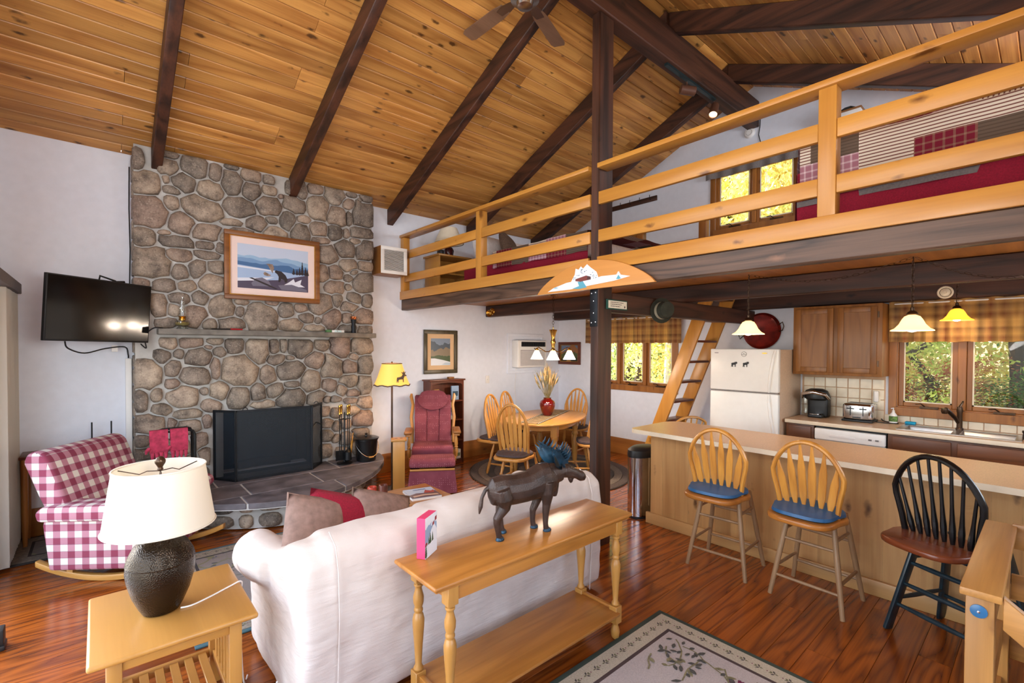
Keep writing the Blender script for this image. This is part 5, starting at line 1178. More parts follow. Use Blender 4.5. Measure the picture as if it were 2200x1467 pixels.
# ---- plaid rocking armchair
ac = thing('rocking_armchair', 'red and cream gingham rocking armchair on curved wooden rockers beside the fireplace', 'armchair', (.22, 4.73, 0), math.radians(-37))
L = dict(parent=ac, local=True)
def soft(name, prof, y0, y1, bev, **kw):
    o = build(name, MB().prism(prof, y0, y1, 'y'), M['gingham'], bevel=bev, seg=4, uv=True, ang=60, **L, **kw); return o
hw_ = .39
back = [(-.30, .40), (-.40, .62), (-.50, .86), (-.47, .93), (-.40, .94), (-.34, .90), (-.24, .64), (-.16, .42)]
soft('backrest', back, -hw_, hw_, .045)
for s in (1, -1):
    a, b = (hw_-.13, hw_+.01) if s > 0 else (-hw_-.01, -hw_+.13)
    soft('arm', [(-.32, .10), (-.36, .42), (-.34, .50), (.26, .50), (.30, .46), (.24, .10)], a, b, .02)
    a2, b2 = (hw_-.15, hw_+.055) if s > 0 else (-hw_-.055, -hw_+.15)
    soft('arm_pad', [(-.36, .455), (-.38, .52), (-.33, .565), (.26, .575), (.345, .55), (.36, .50), (.33, .455)], a2, b2, .045)
soft('seat_cushion', [(-.22, .34), (-.22, .46), (.30, .48), (.35, .42), (.33, .34)], -hw_+.13, hw_-.13, .04)
soft('seat_front', [(-.25, .10), (-.25, .33), (.33, .33), (.30, .10)], -hw_+.12, hw_-.12, .01)
for s in (1, -1):
    P = []
    for i in range(21):
        a = -.46+.92*i/20; P.append((.02+1.06*math.sin(a), 1.06-1.06*math.cos(a)))
    Q = [(x, z+.042) for x, z in P]
    build('rocker', MB().prism(P+Q[::-1], s*.33-.022, s*.33+.022, 'y'), M['maple']['X'], bevel=.006, **L)
    for xx in (-.22, .24): build('rocker_post', MB().box(xx-.02, xx+.02, s*.33-.02, s*.33+.02, .06, .105), M['maple']['Z'], **L)

# ---- fireside things
fs = thing('fireplace_screen', 'three-panel black mesh fireplace screen on the hearth', 'fire screen', (1.4, 5.45, .316))
mesh_m = bpy.data.materials.new('fine_mesh'); mesh_m.use_nodes = True; nt = mesh_m.node_tree
tp_ = nd(nt, 'BsdfTransparent', {0: (1, 1, 1, 1)}); mx = nd(nt, 'MixShader', {0: .5, 1: tp_, 2: nt.nodes['Principled BSDF']}); lk(nt, mx, nt.nodes['Material Output'].inputs[0])
nt.nodes['Principled BSDF'].inputs['Base Color'].default_value = hx('#1d2730'); nt.nodes['Principled BSDF'].inputs['Roughness'].default_value = .5
def panel(a, b, z0, z1a, z1b):
    a, b = Vector((*a, 0)), Vector((*b, 0)); n = (b-a).normalized().cross(Vector((0, 0, 1)))
    Z = lambda p, z: p+Vector((0, 0, z)); m = MB(); w = .022
    m.bar(Z(a, z0), Z(a, z1a), w, .014, upv=n); m.bar(Z(b, z0), Z(b, z1b), w, .014, upv=n); m.bar(Z(a, z0+w/2), Z(b, z0+w/2), .014, w); m.bar(Z(a, z1a-w/2), Z(b, z1b-w/2), .014, w)
    f = build('panel_frame', m, M['iron'], fs)
    build('mesh', MB().add([Z(a, z0), Z(b, z0), Z(b, z1b), Z(a, z1a)], [(0, 1, 2, 3)]).add([Z(a, z0)+n*.001, Z(b, z0)+n*.001, Z(b, z1b)+n*.001, Z(a, z1a)+n*.001], [(3, 2, 1, 0)]), mesh_m, f, smooth=False, recalc=False)
    return f
zc = .3165
panel((.885, 5.625), (1.031, 5.393), zc, 1.03, 1.035); panel((1.033, 5.391), (1.773, 5.391), zc, 1.035, 1.03); panel((1.775, 5.393), (1.958, 5.625), zc, 1.03, 1.03)
for x_ in (1.12, 1.86): build('handle', MB().tube(arc((x_, 5.40 if x_ < 1.5 else 5.51, 1.035), .022, 0, PI, 8, 'xz'), .004, 6), M['iron'], fs)
build('latch_bar', MB().tube([(1.790, 5.40, .80), (1.85, 5.47, .83), (1.945, 5.60, .78)], .006, 6), M['iron'], fs)
lg_ = single('charred_log', MB().tube([(1.15, 5.95, .36), (1.4, 5.97, .37), (1.7, 5.93, .36)], [.05, .055, .05], 10), M['soot'], 'charred log lying in the firebox behind the screen', 'log'); lg_.location.z = .3062
ft = thing('fireplace_tools', 'black fireplace tool set with brass-capped handles on a round stand', 'fire tools', (2.16, 5.44, .317))
o = (2.16, 5.44, .3175)
build('stand', MB().lathe([(.088, 0), (.09, .012), (.07, .02), (.02, .024), (.010, .04), (.009, .58), (.006, .60)], o, 22).tube([(o[0]-.07, o[1], o[2]+.52), (o[0]+.07, o[1], o[2]+.52)], .006, 6).tube([(o[0], o[1]-.05, o[2]+.52), (o[0], o[1]+.05, o[2]+.52)], .006, 6), M['black'], ft)
def tool(nm, dx, dy, head):
    x, y_, z = o[0]+dx, o[1]+dy, o[2]
    m = MB().tube([(x, y_, z+.10), (x, y_, z+.57)], .0055, 8)
    if head == 'shovel': m.box(x-.045, x+.045, y_-.004, y_+.004, z+.045, z+.16).box(x-.045, x-.041, y_-.02, y_+.004, z+.045, z+.15).box(x+.041, x+.045, y_-.02, y_+.004, z+.045, z+.15)
    elif head == 'brush': m.lathe([(.012, .03), (.045, .05), (.04, .14), (.01, .17)], (x, y_, z), 14)
    elif head == 'poker': m.tube([(x, y_, z+.10), (x, y_, z+.055)], [.0055, .001], 8).tube([(x, y_, z+.12), (x+.025, y_-.01, z+.10), (x+.03, y_-.012, z+.075)], [.005, .004, .001], 6)
    else: m.tube([(x, y_, z+.2), (x-.02, y_, z+.12), (x-.01, y_, z+.05)], .005, 6).tube([(x, y_, z+.2), (x+.02, y_, z+.12), (x+.01, y_, z+.05)], .005, 6)
    q = build(nm, m, M['black'], ft)
    build('handle', MB().lathe([(.006, .57), (.014, .58), (.010, .60), (.015, .63), (.012, .655), (.016, .668), (.012, .685), (.003, .69)], (x, y_, z), 12), M['brass'], q)
tool('shovel', -.062, -.01, 'shovel'); tool('poker', -.02, .045, 'poker'); tool('brush', .02, -.045, 'brush'); tool('tongs', .062, .01, 'tongs')
single('fire_lighter', MB().lathe([(.0, 0), (.012, .004), (.014, .10), (.010, .20), (.004, .21), (.0035, .30)], (2.262, 5.53, .35), 10, axis=(.15, .05, 1)), plain('yellow_plastic', '#d9952a', .4, var=.05), 'yellow handled duster leaning against the stones beside the fire tools', 'duster')
ab = thing('ash_bucket', 'black lidded ash bucket with a wire handle at the right end of the hearth', 'bucket', (2.42, 5.40, .318))
o = (2.42, 5.43, .3185)
build('pail', MB().lathe([(.105, 0), (.112, .004), (.135, .245), (.141, .25), (.141, .262)], o, 30), M['blackp'], ab)
build('lid', MB().lathe([(.148, .262), (.150, .272), (.12, .285), (.10, .287), (.03, .292)], o, 30).lathe([(.012, .292), (.010, .305), (.018, .315), (.012, .326), (.002, .33)], o, 14), M['blackp'], ab)
hp = [(o[0]+.143*math.cos(a)*.98, o[1]-.075*math.sin(a)-.07*math.sin(a), o[2]+.23-.17*math.sin(a)) for a in [PI*i/16 for i in range(17)]]
build('bail', MB().tube(hp, .0035, 6), M['steel'], ab); build('grip', MB().tube(hp[7:10], .010, 8), M['maple']['X'], ab)
wr = thing('log_holder', 'black tubular iron log holder left of the fire screen', 'log holder', (.52, 5.25, .317))
for yy in (5.12, 5.30):
    P = [(.385, yy, .3195), (.385, yy, .88), (.40, yy, .915), (.43, yy, .925), (.61, yy, .925), (.64, yy, .915), (.655, yy, .88), (.655, yy, .3195)]
    build('hoop', MB().tube(P, .011, 8), M['black'], wr)
for x_ in (.385, .655):
    for z_ in (.36, .60): build('crossbar', MB().tube([(x_, 5.12, z_), (x_, 5.30, z_)], .008, 8), M['black'], wr)
gv = 'pair of red suede fireplace gloves hung over the log holder'
for k, x0 in enumerate((.325, .47)):
    g = thing('fireplace_glove', ('left' if k == 0 else 'right')+' red suede glove hanging over the log holder', 'glove', (x0+.06, 5.11, .75), 0, gv)
    def cuff(u, v, x0=x0): 
        return (x0+.13*u, 5.106-.018*math.sin(v*PI)+(.0 if v < .5 else .030)*0-.004*noise.noise(Vector((u*5, v*5, x0*9))), .945-.20*v)
    build('cuff', MB().grid(lambda u, v: cuff(u, v), 8, 8).grid(lambda u, v: (x0+.13*u, 5.140+.004*math.sin(u*9), .945-.10*v), 4, 4).grid(lambda u, v: (x0+.13*u, 5.106+.034*v, .945+.006*math.sin(v*PI)), 4, 3), M['redglove'], g)
    for f in range(4): 
        xf = x0+.018+.031*f; build('finger', MB().tube([(xf, 5.10, .755), (xf+.002, 5.096, .72), (xf, 5.097, .692)], [.015, .014, .006], 8), M['redglove'], g)
    build('thumb', MB().tube([(x0+.002, 5.10, .80), (x0-.022, 5.096, .775), (x0-.026, 5.098, .75)], [.016, .014, .006], 8), M['redglove'], g)

# ---- on the mantel
ol = thing('oil_lamp', 'glass oil lamp with a tall clear chimney on the left of the mantel', 'oil lamp', (.622, 5.62, 1.848))
o = (.622, 5.62, 1.8485)
build('font', MB().lathe([(.045, 0), (.05, .008), (.03, .02), (.055, .035), (.068, .055), (.062, .075), (.03, .09)], o, 22), M['clear'], ol)
build('oil', MB().lathe([(.0, .030), (.05, .036), (.062, .055), (.055, .064), (0, .066)], o, 20), plain('lamp_oil', '#9a8a50', .2), ol)
build('burner', MB().lathe([(.028, .09), (.03, .10), (.024, .108), (.034, .116), (.03, .125)], o, 16), M['brass'], ol)
build('chimney', MB().lathe([(.026, .125), (.033, .16), (.034, .18), (.022, .23), (.017, .30), (.019, .315)], o, 18, caps=False), M['clear'], ol)
tw = thing('gas_lighter', 'black and red long lighter lying on the mantel', 'lighter', (1.05, 5.60, 1.848))
build('handle', MB().tube([(1.03, 5.60, 1.857), (1.14, 5.605, 1.857)], .0085, 8), plain('red_plastic', '#b8202c', .35, var=.02), tw)
build('barrel', MB().tube([(.86, 5.595, 1.856), (1.03, 5.60, 1.857)], .0055, 8), M['rubber'], tw)
mbx = thing('match_box', 'small white box with a pale leaf print, lying on the right of the mantel', 'box', (2.15, 5.60, 1.848))
build('sleeve', MB().box(2.07, 2.215, 5.58, 5.63, 1.8485, 1.877), M['white'], mbx, bevel=.002)
build('picture_panel', MB().box(2.10, 2.18, 5.5785, 5.5798, 1.853, 1.873), plain('pale_print', '#b9d0cc', .6, var=.4, sc=60), mbx)
single('green_box', MB().box(2.005, 2.065, 5.58, 5.63, 1.8485, 1.878), plain('green_card', '#4e7a4a', .6), 'small green box beside the white box on the mantel', 'box', bevel=.002)
tor = thing('mantel_figure', 'dark metal torch-shaped candle holder with a copper top at the mantel right end', 'candle holder', (2.33, 5.62, 1.848))
o = (2.345, 5.62, 1.8485)
build('body', MB().lathe([(.028, 0), (.030, .01), (.024, .04), (.030, .075), (.022, .10), (.027, .13), (.032, .16), (.030, .165)], o, 16), M['iron'], tor)
build('cup', MB().lathe([(.028, .165), (.034, .172), (.036, .20), (.030, .20), (.028, .178)], o, 16), plain('copper', '#a8623a', .3, .8, var=.1), tor)

# ---- television on its wall arm, cables
tv = thing('television', 'flat black television tilted on a wall arm left of the chimney', 'television', (.02, 5.6, 1.7))
A, Bq, Cq, Dq = Vector((-.297, 5.227, 2.264)), Vector((-.334, 5.248, 1.714)), Vector((.370, 5.947, 1.718)), Vector((.409, 5.925, 2.266))
# keep the set clear of the wall: same sight lines, a little nearer at the right end
eye = Vector((0, 0, CAMH)); Cq = eye+(Cq-eye)*.945; Dq = eye+(Dq-eye)*.945; A = eye+(A-eye)*.985; Bq = eye+(Bq-eye)*.985
cx_ = (A+Bq+Cq+Dq)/4; ux = ((Cq-Bq)+(Dq-A)).normalized(); uzv = ((A-Bq)+(Dq-Cq)).normalized(); un = ux.cross(uzv).normalized(); uzv = un.cross(ux)
wv, hv = ((Cq-Bq).length+(Dq-A).length)/2, ((A-Bq).length+(Dq-Cq).length)/2
T = Matrix((ux, -un, uzv)).transposed().to_4x4(); T.translation = cx_
bz = .010
build('housing', MB().box(-wv/2, wv/2, -.002, .030, -hv/2, hv/2).box(-wv*.3, wv*.3, .030, .055, -hv*.42, hv*.22).xf(T) if un.dot(eye-cx_) > 0 else MB().box(-wv/2, wv/2, -.030, .002, -hv/2, hv/2).xf(T), M['rubber'], tv, bevel=.003)
sg = 1 if un.dot(eye-cx_) > 0 else -1
build('screen', MB().box(-wv/2+bz, wv/2-bz, -.004*sg-.001, -.004*sg+.001, -hv/2+bz*1.6, hv/2-bz).xf(T), flat('dark_screen', '#0d0b0a', .10), tv)
build('arm', MB().tube([T @ Vector((.05, .06*sg, .05)), Vector((.16, 5.80, 1.98)), Vector((.17, 5.876, 1.98))], .016, 8).box(.13, .21, 5.868, 5.878, 1.86, 2.10), M['black'], tv)
build('bracket', MB().tube([T @ Vector((-.02, .035*sg, hv/2-.05)), T @ Vector((.0, .05*sg, hv/2+.035)), T @ Vector((.12, .04*sg, hv/2+.006))], .008, 6).tube([T @ Vector((.0, .04*sg, hv/2-.02)), T @ Vector((.2, .05*sg, hv/2+.008))], .012, 6), M['black'], tv)
cvr = single('cable_cover', MB().box(.193, .243, 5.846, 5.8785, .30, 1.56), M['whitep'], 'white plastic cable cover running down the wall beside the chimney', 'cable cover', bevel=.006)
single('tv_cable', MB().tube(spl([T @ Vector((-.25, .02*sg, -hv/2-.004)), T @ Vector((-.22, .03*sg, -hv/2-.06)), T @ Vector((-.10, .03*sg, -hv/2-.10)), T @ Vector((.06, .03*sg, -hv/2-.06)), Vector((.19, 5.82, 1.67)), Vector((.215, 5.84, 1.60)), Vector((.217, 5.855, 1.565))]), .006, 6), M['rubber'], 'black cable drooping beneath the television to the cable cover', 'cable')
single('wall_cable', MB().tube([(.236, 5.872, 3.40), (.232, 5.872, 3.0), (.238, 5.872, 2.6), (.23, 5.872, 2.2)], .005, 6), M['rubber'], 'thin black cable running down the wall edge above the television', 'cable')
single('mantel_cable', MB().tube(spl([(.30, 5.64, 1.70), (.34, 5.63, 1.66), (.33, 5.63, 1.74), (.345, 5.63, 1.80), (.40, 5.60, 1.852), (.47, 5.60, 1.853)]), .006, 6), M['rubber'], 'black cable looping off the left end of the mantel', 'cable')
rj = single('cable_box', MB().cbox((.115, 5.78, 1.655), (.045, .03, .06)), M['whitep'], 'small white cable junction under the television', 'cable box', bevel=.004)

# ---- side table with router behind the armchair
stb = thing('side_table', 'narrow dark wooden side table in the corner behind the gingham armchair', 'table', (-.15, 5.7, 0))
build('top', MB().box(-.50, .12, 5.56, 5.85, .735, .76), M['cherry']['X'], stb, bevel=.004)
for a in (-.49, .07):
    for b in (5.57, 5.80): build('leg', MB().lathe([(.014, 0), (.022, .2), (.025, .735)], (a+.02, b+.02, 0), 10), M['trim']['Z'], stb)
build('apron', MB().box(-.47, .09, 5.575, 5.59, .66, .735), M['cherry']['X'], stb)
rt_ = thing('router', 'dark wifi router with two aerials on the corner side table', 'router', (-.0, 5.70, .76))
build('case', MB().box(-.10, .10, 5.62, 5.74, .7605, .795), M['rubber'], rt_, bevel=.006)
for x_ in (-.05, .085): build('aerial', MB().tube([(x_, 5.735, .79), (x_, 5.735, .985)], .006, 8), M['rubber'], rt_)

# ---- vertical blinds in the left corner, upper valance
vb = thing('vertical_blind', 'stack of cream vertical blind slats at the left edge of the picture', 'blind', (XL+.1, 3.2, 0))
build('headrail', MB().box(XL+.005, XL+.135, .0, 5.76, 2.115, 2.20), M['grey'], vb, bevel=.006)
bmt = new_mat('blind_fabric', .8, 0, '#d8d0c4')[0]; nt = bmt.node_tree
trn = nd(nt, 'BsdfTranslucent', {0: hx('#e0d8ca')}); mx = nd(nt, 'MixShader', {0: .4, 1: nt.nodes['Principled BSDF'], 2: trn}); lk(nt, mx, nt.nodes['Material Output'].inputs[0])
sl = build('slat', MB().grid(lambda u, v: ((u-.5)*.09, .010*math.sin(u*PI), 2.075*v), 6, 1).grid(lambda u, v: ((u-.5)*.09, .010*math.sin(u*PI)+.0012, 2.075*v), 6, 1), bmt, local=True); sme = sl.data; bpy.data.objects.remove(sl)
vbl = vb.location
for i in range(17): inst('slat', sme, vb, (XL+.072-vbl[0], 5.72-.042*i-vbl[1], .035), (0, 0, .42+RND.uniform(-.12, .12)))
for i in range(3): inst('slat', sme, vb, (XL+.072-vbl[0], .1+.05*i-vbl[1], .035), (0, 0, .42))
uv_ = thing('upper_valance', 'mauve cloth valance above the left gable panes at the picture edge', 'curtain', (XL+.05, 2.6, 3.0))
build('cloth', MB().grid(lambda u, v: (XL+.03+.02*math.sin(u*90)+.06*v*0, .7+4.33*u, 3.28-.40*v), 200, 4), plain('mauve_cloth', '#a8868a', .9, var=.05), uv_, recalc=False)
build('rod', MB().tube([(XL+.03, .7, 3.285), (XL+.03, 5.03, 3.285)], .01, 6), M['whitep'], uv_)

# ---- rugs
def rug_field(nt, b, base='#b9b0a8', dark='#4a4a48', rose='#6e2f48', olive='#7a765a'):
    tc, oi = coords(nt, False)
    wp = nd(nt, 'VectorMath', {0: tc, 1: nd(nt, 'VectorMath', {0: nd(nt, 'TexNoise', {'Vector': tc, 'Scale': 5}).outputs['Color'], 1: (.16, .16, 0)}, operation='MULTIPLY').outputs[0]}, operation='ADD')
    nzb = nd(nt, 'TexNoise', {'Vector': tc, 'Scale': 180, 'Detail': 2})
    c = mixc(nt, .35, hx(base), nzb, 'OVERLAY')
    vine = nd(nt, 'TexVoronoi', {'Vector': wp, 'Scale': 5.5}, feature='DISTANCE_TO_EDGE')
    patch = nd(nt, 'MapRange', {0: nd(nt, 'TexNoise', {'Vector': tc, 'Scale': 2.4, 'Detail': 1}), 1: .44, 2: .52})
    c = mixc(nt, mth(nt, 'MULTIPLY', mth(nt, 'LESS_THAN', vine.outputs['Distance'], .035), patch), c, hx(olive))
    lv = nd(nt, 'TexVoronoi', {'Vector': nd(nt, 'Mapping', {'Vector': wp, 'Scale': (1, 2.1, 1), 'Rotation': (0, 0, .6)}), 'Scale': 9})
    c = mixc(nt, mth(nt, 'MULTIPLY', mth(nt, 'LESS_THAN', lv.outputs['Distance'], .2), patch), c, hx(dark))
    # blossoms: petals by angle round each cell's point
    vf = nd(nt, 'TexVoronoi', {'Vector': tc, 'Scale': 6.5, 'Randomness': .8})
    dv = nd(nt, 'SeparateXYZ', {0: nd(nt, 'VectorMath', {0: nd(nt, 'VectorMath', {0: tc, 1: (6.5, 6.5, 6.5)}, operation='MULTIPLY').outputs[0], 1: nd(nt, 'VectorMath', {0: vf.outputs['Position'], 1: (6.5, 6.5, 6.5)}, operation='MULTIPLY').outputs[0]}, operation='SUBTRACT')})
    an = mth(nt, 'ARCTAN2', dv.outputs[1], dv.outputs[0]); pet = mth(nt, 'ADD', mth(nt, 'MULTIPLY', mth(nt, 'ABSOLUTE', mth(nt, 'SINE', mth(nt, 'MULTIPLY', an, 3))), .15), .16)
    infl = mth(nt, 'LESS_THAN', vf.outputs['Distance'], pet); ring_ = mth(nt, 'GREATER_THAN', vf.outputs['Distance'], .07)
    pick = mth(nt, 'GREATER_THAN', nd(nt, 'SeparateColor', {0: vf.outputs['Color']}).outputs[0], .62)
    p2 = nd(nt, 'MapRange', {0: nd(nt, 'TexNoise', {'Vector': tc, 'Scale': 2.4, 'Detail': 1}), 1: .50, 2: .52})
    c = mixc(nt, mth(nt, 'MULTIPLY', mth(nt, 'MULTIPLY', infl, ring_), mth(nt, 'MULTIPLY', pick, p2)), c, hx(rose))
    return c, nzb
def rugm(name, **kw):
    m, nt, b = new_mat(name, .95); c, nz = rug_field(nt, b, **kw); lk(nt, c, b.inputs['Base Color']); bump(nt, b, nz, .4, .006); return m
def rug(name, label, x0, x1, y0, y1, field, border, edge, lin, rz=0):
    t = thing(name, label, 'rug', ((x0+x1)/2, (y0+y1)/2, 0))
    def frame(a, b, z): return MB().box(x0+a, x1-a, y0+a, y0+b, .0008, z).box(x0+a, x1-a, y1-b, y1-a, .0008, z).box(x0+a, x0+b, y0+b, y1-b, .0008, z).box(x1-b, x1-a, y0+b, y1-b, .0008, z)
    build('field', MB().box(x0+.165, x1-.165, y0+.165, y1-.165, .0008, .011), field, t, smooth=False)
    build('inner_line', frame(.145, .165, .0112), lin, t, smooth=False); build('border', frame(.032, .145, .011), border, t, smooth=False); build('binding', frame(0, .032, .010), edge, t, bevel=.003); return t
def motifs(parent, z, x0, x1, y0, y1, spots, seed):
    """flat woven flowers, leaves and vines on the field"""
    r = random.Random(seed); m = MB(); zz = [z]
    def poly(P, mi): zz[0] += .000012; m.add([(p[0], p[1], zz[0]) for p in P if 1], [tuple(range(len(P)))], mi)
    def ok(P): return all(x0 < p[0] < x1 and y0 < p[1] < y1 for p in P)
    def leaf_(x, y, a, L, w, mi):
        c, s_ = math.cos(a), math.sin(a); P = [(x+c*L*t-s_*w*o, y+s_*L*t+c*w*o) for t, o in ((0, 0), (.25, .7), (.5, 1), (.8, .6), (1, 0), (.8, -.6), (.5, -1), (.25, -.7))]
        if ok(P): poly(P, mi)
    def vine(x, y, a, n, mi, w=.004):
        for i in range(n):
            a2 = a+r.uniform(-.5, .5); x2, y2 = x+math.cos(a2)*.035, y+math.sin(a2)*.035
            P = [(x-math.sin(a2)*w, y+math.cos(a2)*w), (x+math.sin(a2)*w, y-math.cos(a2)*w), (x2+math.sin(a2)*w, y2-math.cos(a2)*w), (x2-math.sin(a2)*w, y2+math.cos(a2)*w)]
            if ok(P): poly(P, mi)
            if r.random() < .75: leaf_(x2, y2, a2+r.choice((-.9, .9)), r.uniform(.035, .06), .011, r.choice((1, 2, 2)))
            x, y, a = x2, y2, a2
    def flower(x, y, R, mi):
        for k in range(6):
            a = k*PI/3+r.uniform(-.1, .1); P = [(x+math.cos(a+o)*R*q, y+math.sin(a+o)*R*q) for o, q in ((0, .28), (-.36, .62), (-.34, .95), (-.12, 1.02), (0, .88), (.12, 1.02), (.34, .95), (.36, .62))]
            if ok(P): poly(P, mi)
        P = [(x+math.cos(t)*R*.2, y+math.sin(t)*R*.2) for t in [2*PI*k/8 for k in range(8)]]
        if ok(P): poly(P, 1)
    for kind, x, y, a, R in spots:
        if kind == 'f': flower(x, y, R, 0)
        elif kind == 'v': vine(x, y, a, int(R), 1)
        elif kind == 's':
            for k in range(5): leaf_(x, y, a+k*1.256, R, R*.22, 2)
        elif kind == 'l': leaf_(x, y, a, R, R*.22, 2)
    build('woven_flowers', m, [plain('rug_rose', '#6a2644', .95, var=.15, sc=60), plain('rug_olive', '#7d7656', .95, var=.2, sc=60), plain('rug_charcoal', '#4e4c46', .95, var=.2, sc=60)], parent, smooth=False, recalc=False, kind='stuff')
def border_sprigs(parent, x0, x1, y0, y1, d, z, step=.075):
    m = MB()
    def at(x, y, a):
        for k, (t, o, L, w, mi) in enumerate(((-.018, 0, .022, .005, 0), (.0, .9, .026, .006, 1), (.0, -.9, .026, .006, 1), (.012, .45, .02, .005, 0), (.012, -.45, .02, .005, 0), (.034, 0, .009, .005, 2))):
            c, s_ = math.cos(a), math.sin(a); bx, by = x+c*t, y+s_*t; b = a+o
            m.add([(bx+math.cos(b)*L*q-math.sin(b)*w*e, by+math.sin(b)*L*q+math.cos(b)*w*e, z+.00001*k) for q, e in ((0, 0), (.5, 1), (1, 0), (.5, -1))], [(0, 1, 2, 3)], mi)
    n = int((x1-x0-2*d)/step)
    for i in range(n+1):
        for yy in (y0+d, y1-d): at(x0+d+i*step, yy, 0)
    n = int((y1-y0-2*d)/step)
    for i in range(n+1):
        for xx in (x0+d, x1-d): at(xx, y0+d+i*step, PI/2)
    build('border_sprig', m, [plain('sprig_olive', '#6d6a50', .95), plain('sprig_dark', '#504a44', .95), plain('sprig_rose', '#6e3a4a', .95)], parent, smooth=False, recalc=False, kind='stuff')
rb = rug('area_rug', 'floral beige area rug with dark green binding in the right foreground', 1.02, 2.685, -.30, 1.63, plain('rug_beige', '#b3a9a4', .95, var=.07, sc=150, bmp=.4, bsc=200), plain('rug_border', '#b5ac98', .95, var=.1, sc=120, bmp=.3), plain('rug_binding', '#37443a', .95), plain('rug_line', '#4a3a38', .95))
SP = [('f', 2.36, 1.00, 0, .058), ('f', 2.25, .93, 0, .056), ('f', 2.38, .87, 0, .056), ('f', 2.20, .78, 0, .058), ('f', 2.47, .72, 0, .045), ('s', 2.05, 1.18, .3, .045), ('s', 1.90, .95, .9, .05), ('s', 1.6, 1.2, .5, .045)]
r = random.Random(21)
for x_, y_, a_, n_ in ((2.48, 1.40, 3.6, 8), (2.45, 1.34, 4.4, 9), (2.40, 1.22, 3.4, 6), (2.44, 1.10, 4.2, 6), (2.30, 1.08, 3.3, 7), (2.46, .95, 4.9, 9), (2.30, .85, 3.5, 7), (2.42, .74, 3.9, 9), (2.46, .60, 4.4, 9), (2.28, .70, 3.1, 7), (2.44, .40, 4.6, 10), (2.4, .2, 3.9, 9), (2.46, .0, 4.6, 9), (1.25, 1.4, -.6, 8), (1.3, 1.1, -1.4, 9), (1.22, .6, -1.2, 10), (2.38, 1.40, 3.3, 5), (2.26, 1.42, 3.2, 4)): SP.append(('v', x_, y_, a_, n_))
for i in range(16): SP.append(('l', 2.40+r.uniform(-.10, .08), 1.36+r.uniform(-.16, .08), r.uniform(0, 6), r.uniform(.03, .055)))
for y_ in (.45, .25, .05): SP += [('f', 2.33+r.uniform(-.1, .1), y_, 0, .055), ('f', 2.2+r.uniform(-.1, .1), y_+.08, 0, .05)]
motifs(rb, .0113, 1.19, 2.52, -.13, 1.46, SP, 5); border_sprigs(rb, 1.02, 2.685, -.30, 1.63, .088, .0113)
rg = rug('area_rug', 'grey patterned area rug under the coffee table in front of the hearth', .39, 2.35, 3.09, 4.55, rugm('rug_grey', base='#857c78', rose='#54506a'), plain('rug_border_grey', '#8f8678', .95, var=.15, sc=60), plain('rug_binding_blue', '#3c5a62', .95), plain('rug_line_dark', '#3a3638', .95))
border_sprigs(rg, .39, 2.35, 3.09, 4.55, .088, .0113)
rug('corner_rug', 'small dark patterned rug in the corner beneath the side table', -.58, .12, 5.16, 5.84, rugm('rug_dark', base='#6a625c', rose='#403a48'), plain('rug_border_dark', '#746a5e', .95, var=.2, sc=50), plain('rug_binding_dark', '#302c2a', .95), M['soot'])
# ================================================================== corner by the bookcase
fl_ = thing('floor_lamp', 'floor lamp with a glowing amber shade showing a moose silhouette', 'lamp', (2.60, 5.12, 0))
o = (2.60, 5.12, 0)
build('base', MB().lathe([(.13, 0), (.13, .012), (.05, .025), (.014, .04)], o, 24), M['bronze'], fl_)
build('pole', MB().tube([(2.60, 5.12, .03), (2.60, 5.12, 1.28)], .011, 10), M['bronze'], fl_)
shm2 = bpy.data.materials.new('amber_parchment'); shm2.use_nodes = True; nt = shm2.node_tree; b_ = nt.nodes['Principled BSDF']
b_.inputs['Base Color'].default_value = hx('#f0bf5a'); b_.inputs['Emission Color'].default_value = hx('#ffc860'); b_.inputs['Emission Strength'].default_value = .55
so4 = lambda r, z, w=1: [(o[0]+r*math.cos(a), o[1]+r*math.sin(a), z+(.006*math.sin(a*9) if w else 0)) for a in [2*PI*k/40+.4 for k in range(40)]]
build('shade', MB().loft([so4(.205, 1.235), so4(.165, 1.33, 0), so4(.115, 1.485, 0)], caps=False), shm2, fl_)
build('lower_trim', MB().tube(so4(.206, 1.235), .0075, 6, closed=True), M['brownf'], fl_)
build('upper_trim', MB().tube(so4(.115, 1.486, 0), .005, 6, closed=True), M['brownf'], fl_)
eyev = Vector((-.455, -.89, 0)).normalized(); sv = Vector((.89, -.455, 0)).normalized()
def on_shade(px, pz):
    r = .205+(.115-.205)*((pz-1.235)/.25)+.002; q = max(-.98, min(.98, px/r)); return Vector(o)+sv*px+eyev*(r*math.sqrt(1-q*q))+Vector((0, 0, pz))
mpoly = [(-.04, .06), (-.035, .085), (.0, .09), (.03, .10), (.045, .13), (.02, .16), (.05, .15), (.06, .175), (.07, .15), (.095, .165), (.08, .135), (.085, .12), (.105, .105), (.095, .095), (.075, .10), (.06, .07), (.06, .015), (.05, .015), (.045, .055), (.0, .055), (-.015, .04), (-.01, .015), (-.02, .015), (-.03, .04), (-.03, .015), (-.04, .015)]
mm = MB(); vv = [on_shade(.085+p[0]*.8, 1.262+p[1]*.8) for p in mpoly]; mm.add(vv, [tuple(range(len(vv)))])
build('silhouette', mm, M['brownf'], fl_, smooth=False, recalc=False)
build('finial', MB().lathe([(.008, 0), (.012, .01), (.004, .025)], (o[0], o[1], 1.486), 10).tube([(o[0]-.115, o[1], 1.484), (o[0]+.115, o[1], 1.484)], .003, 6), M['bronze'], fl_)
light('floor_lamp_light', 'POINT', (2.60, 5.12, 1.36), 10, (1, .72, .42), shadow_soft_size=.05)
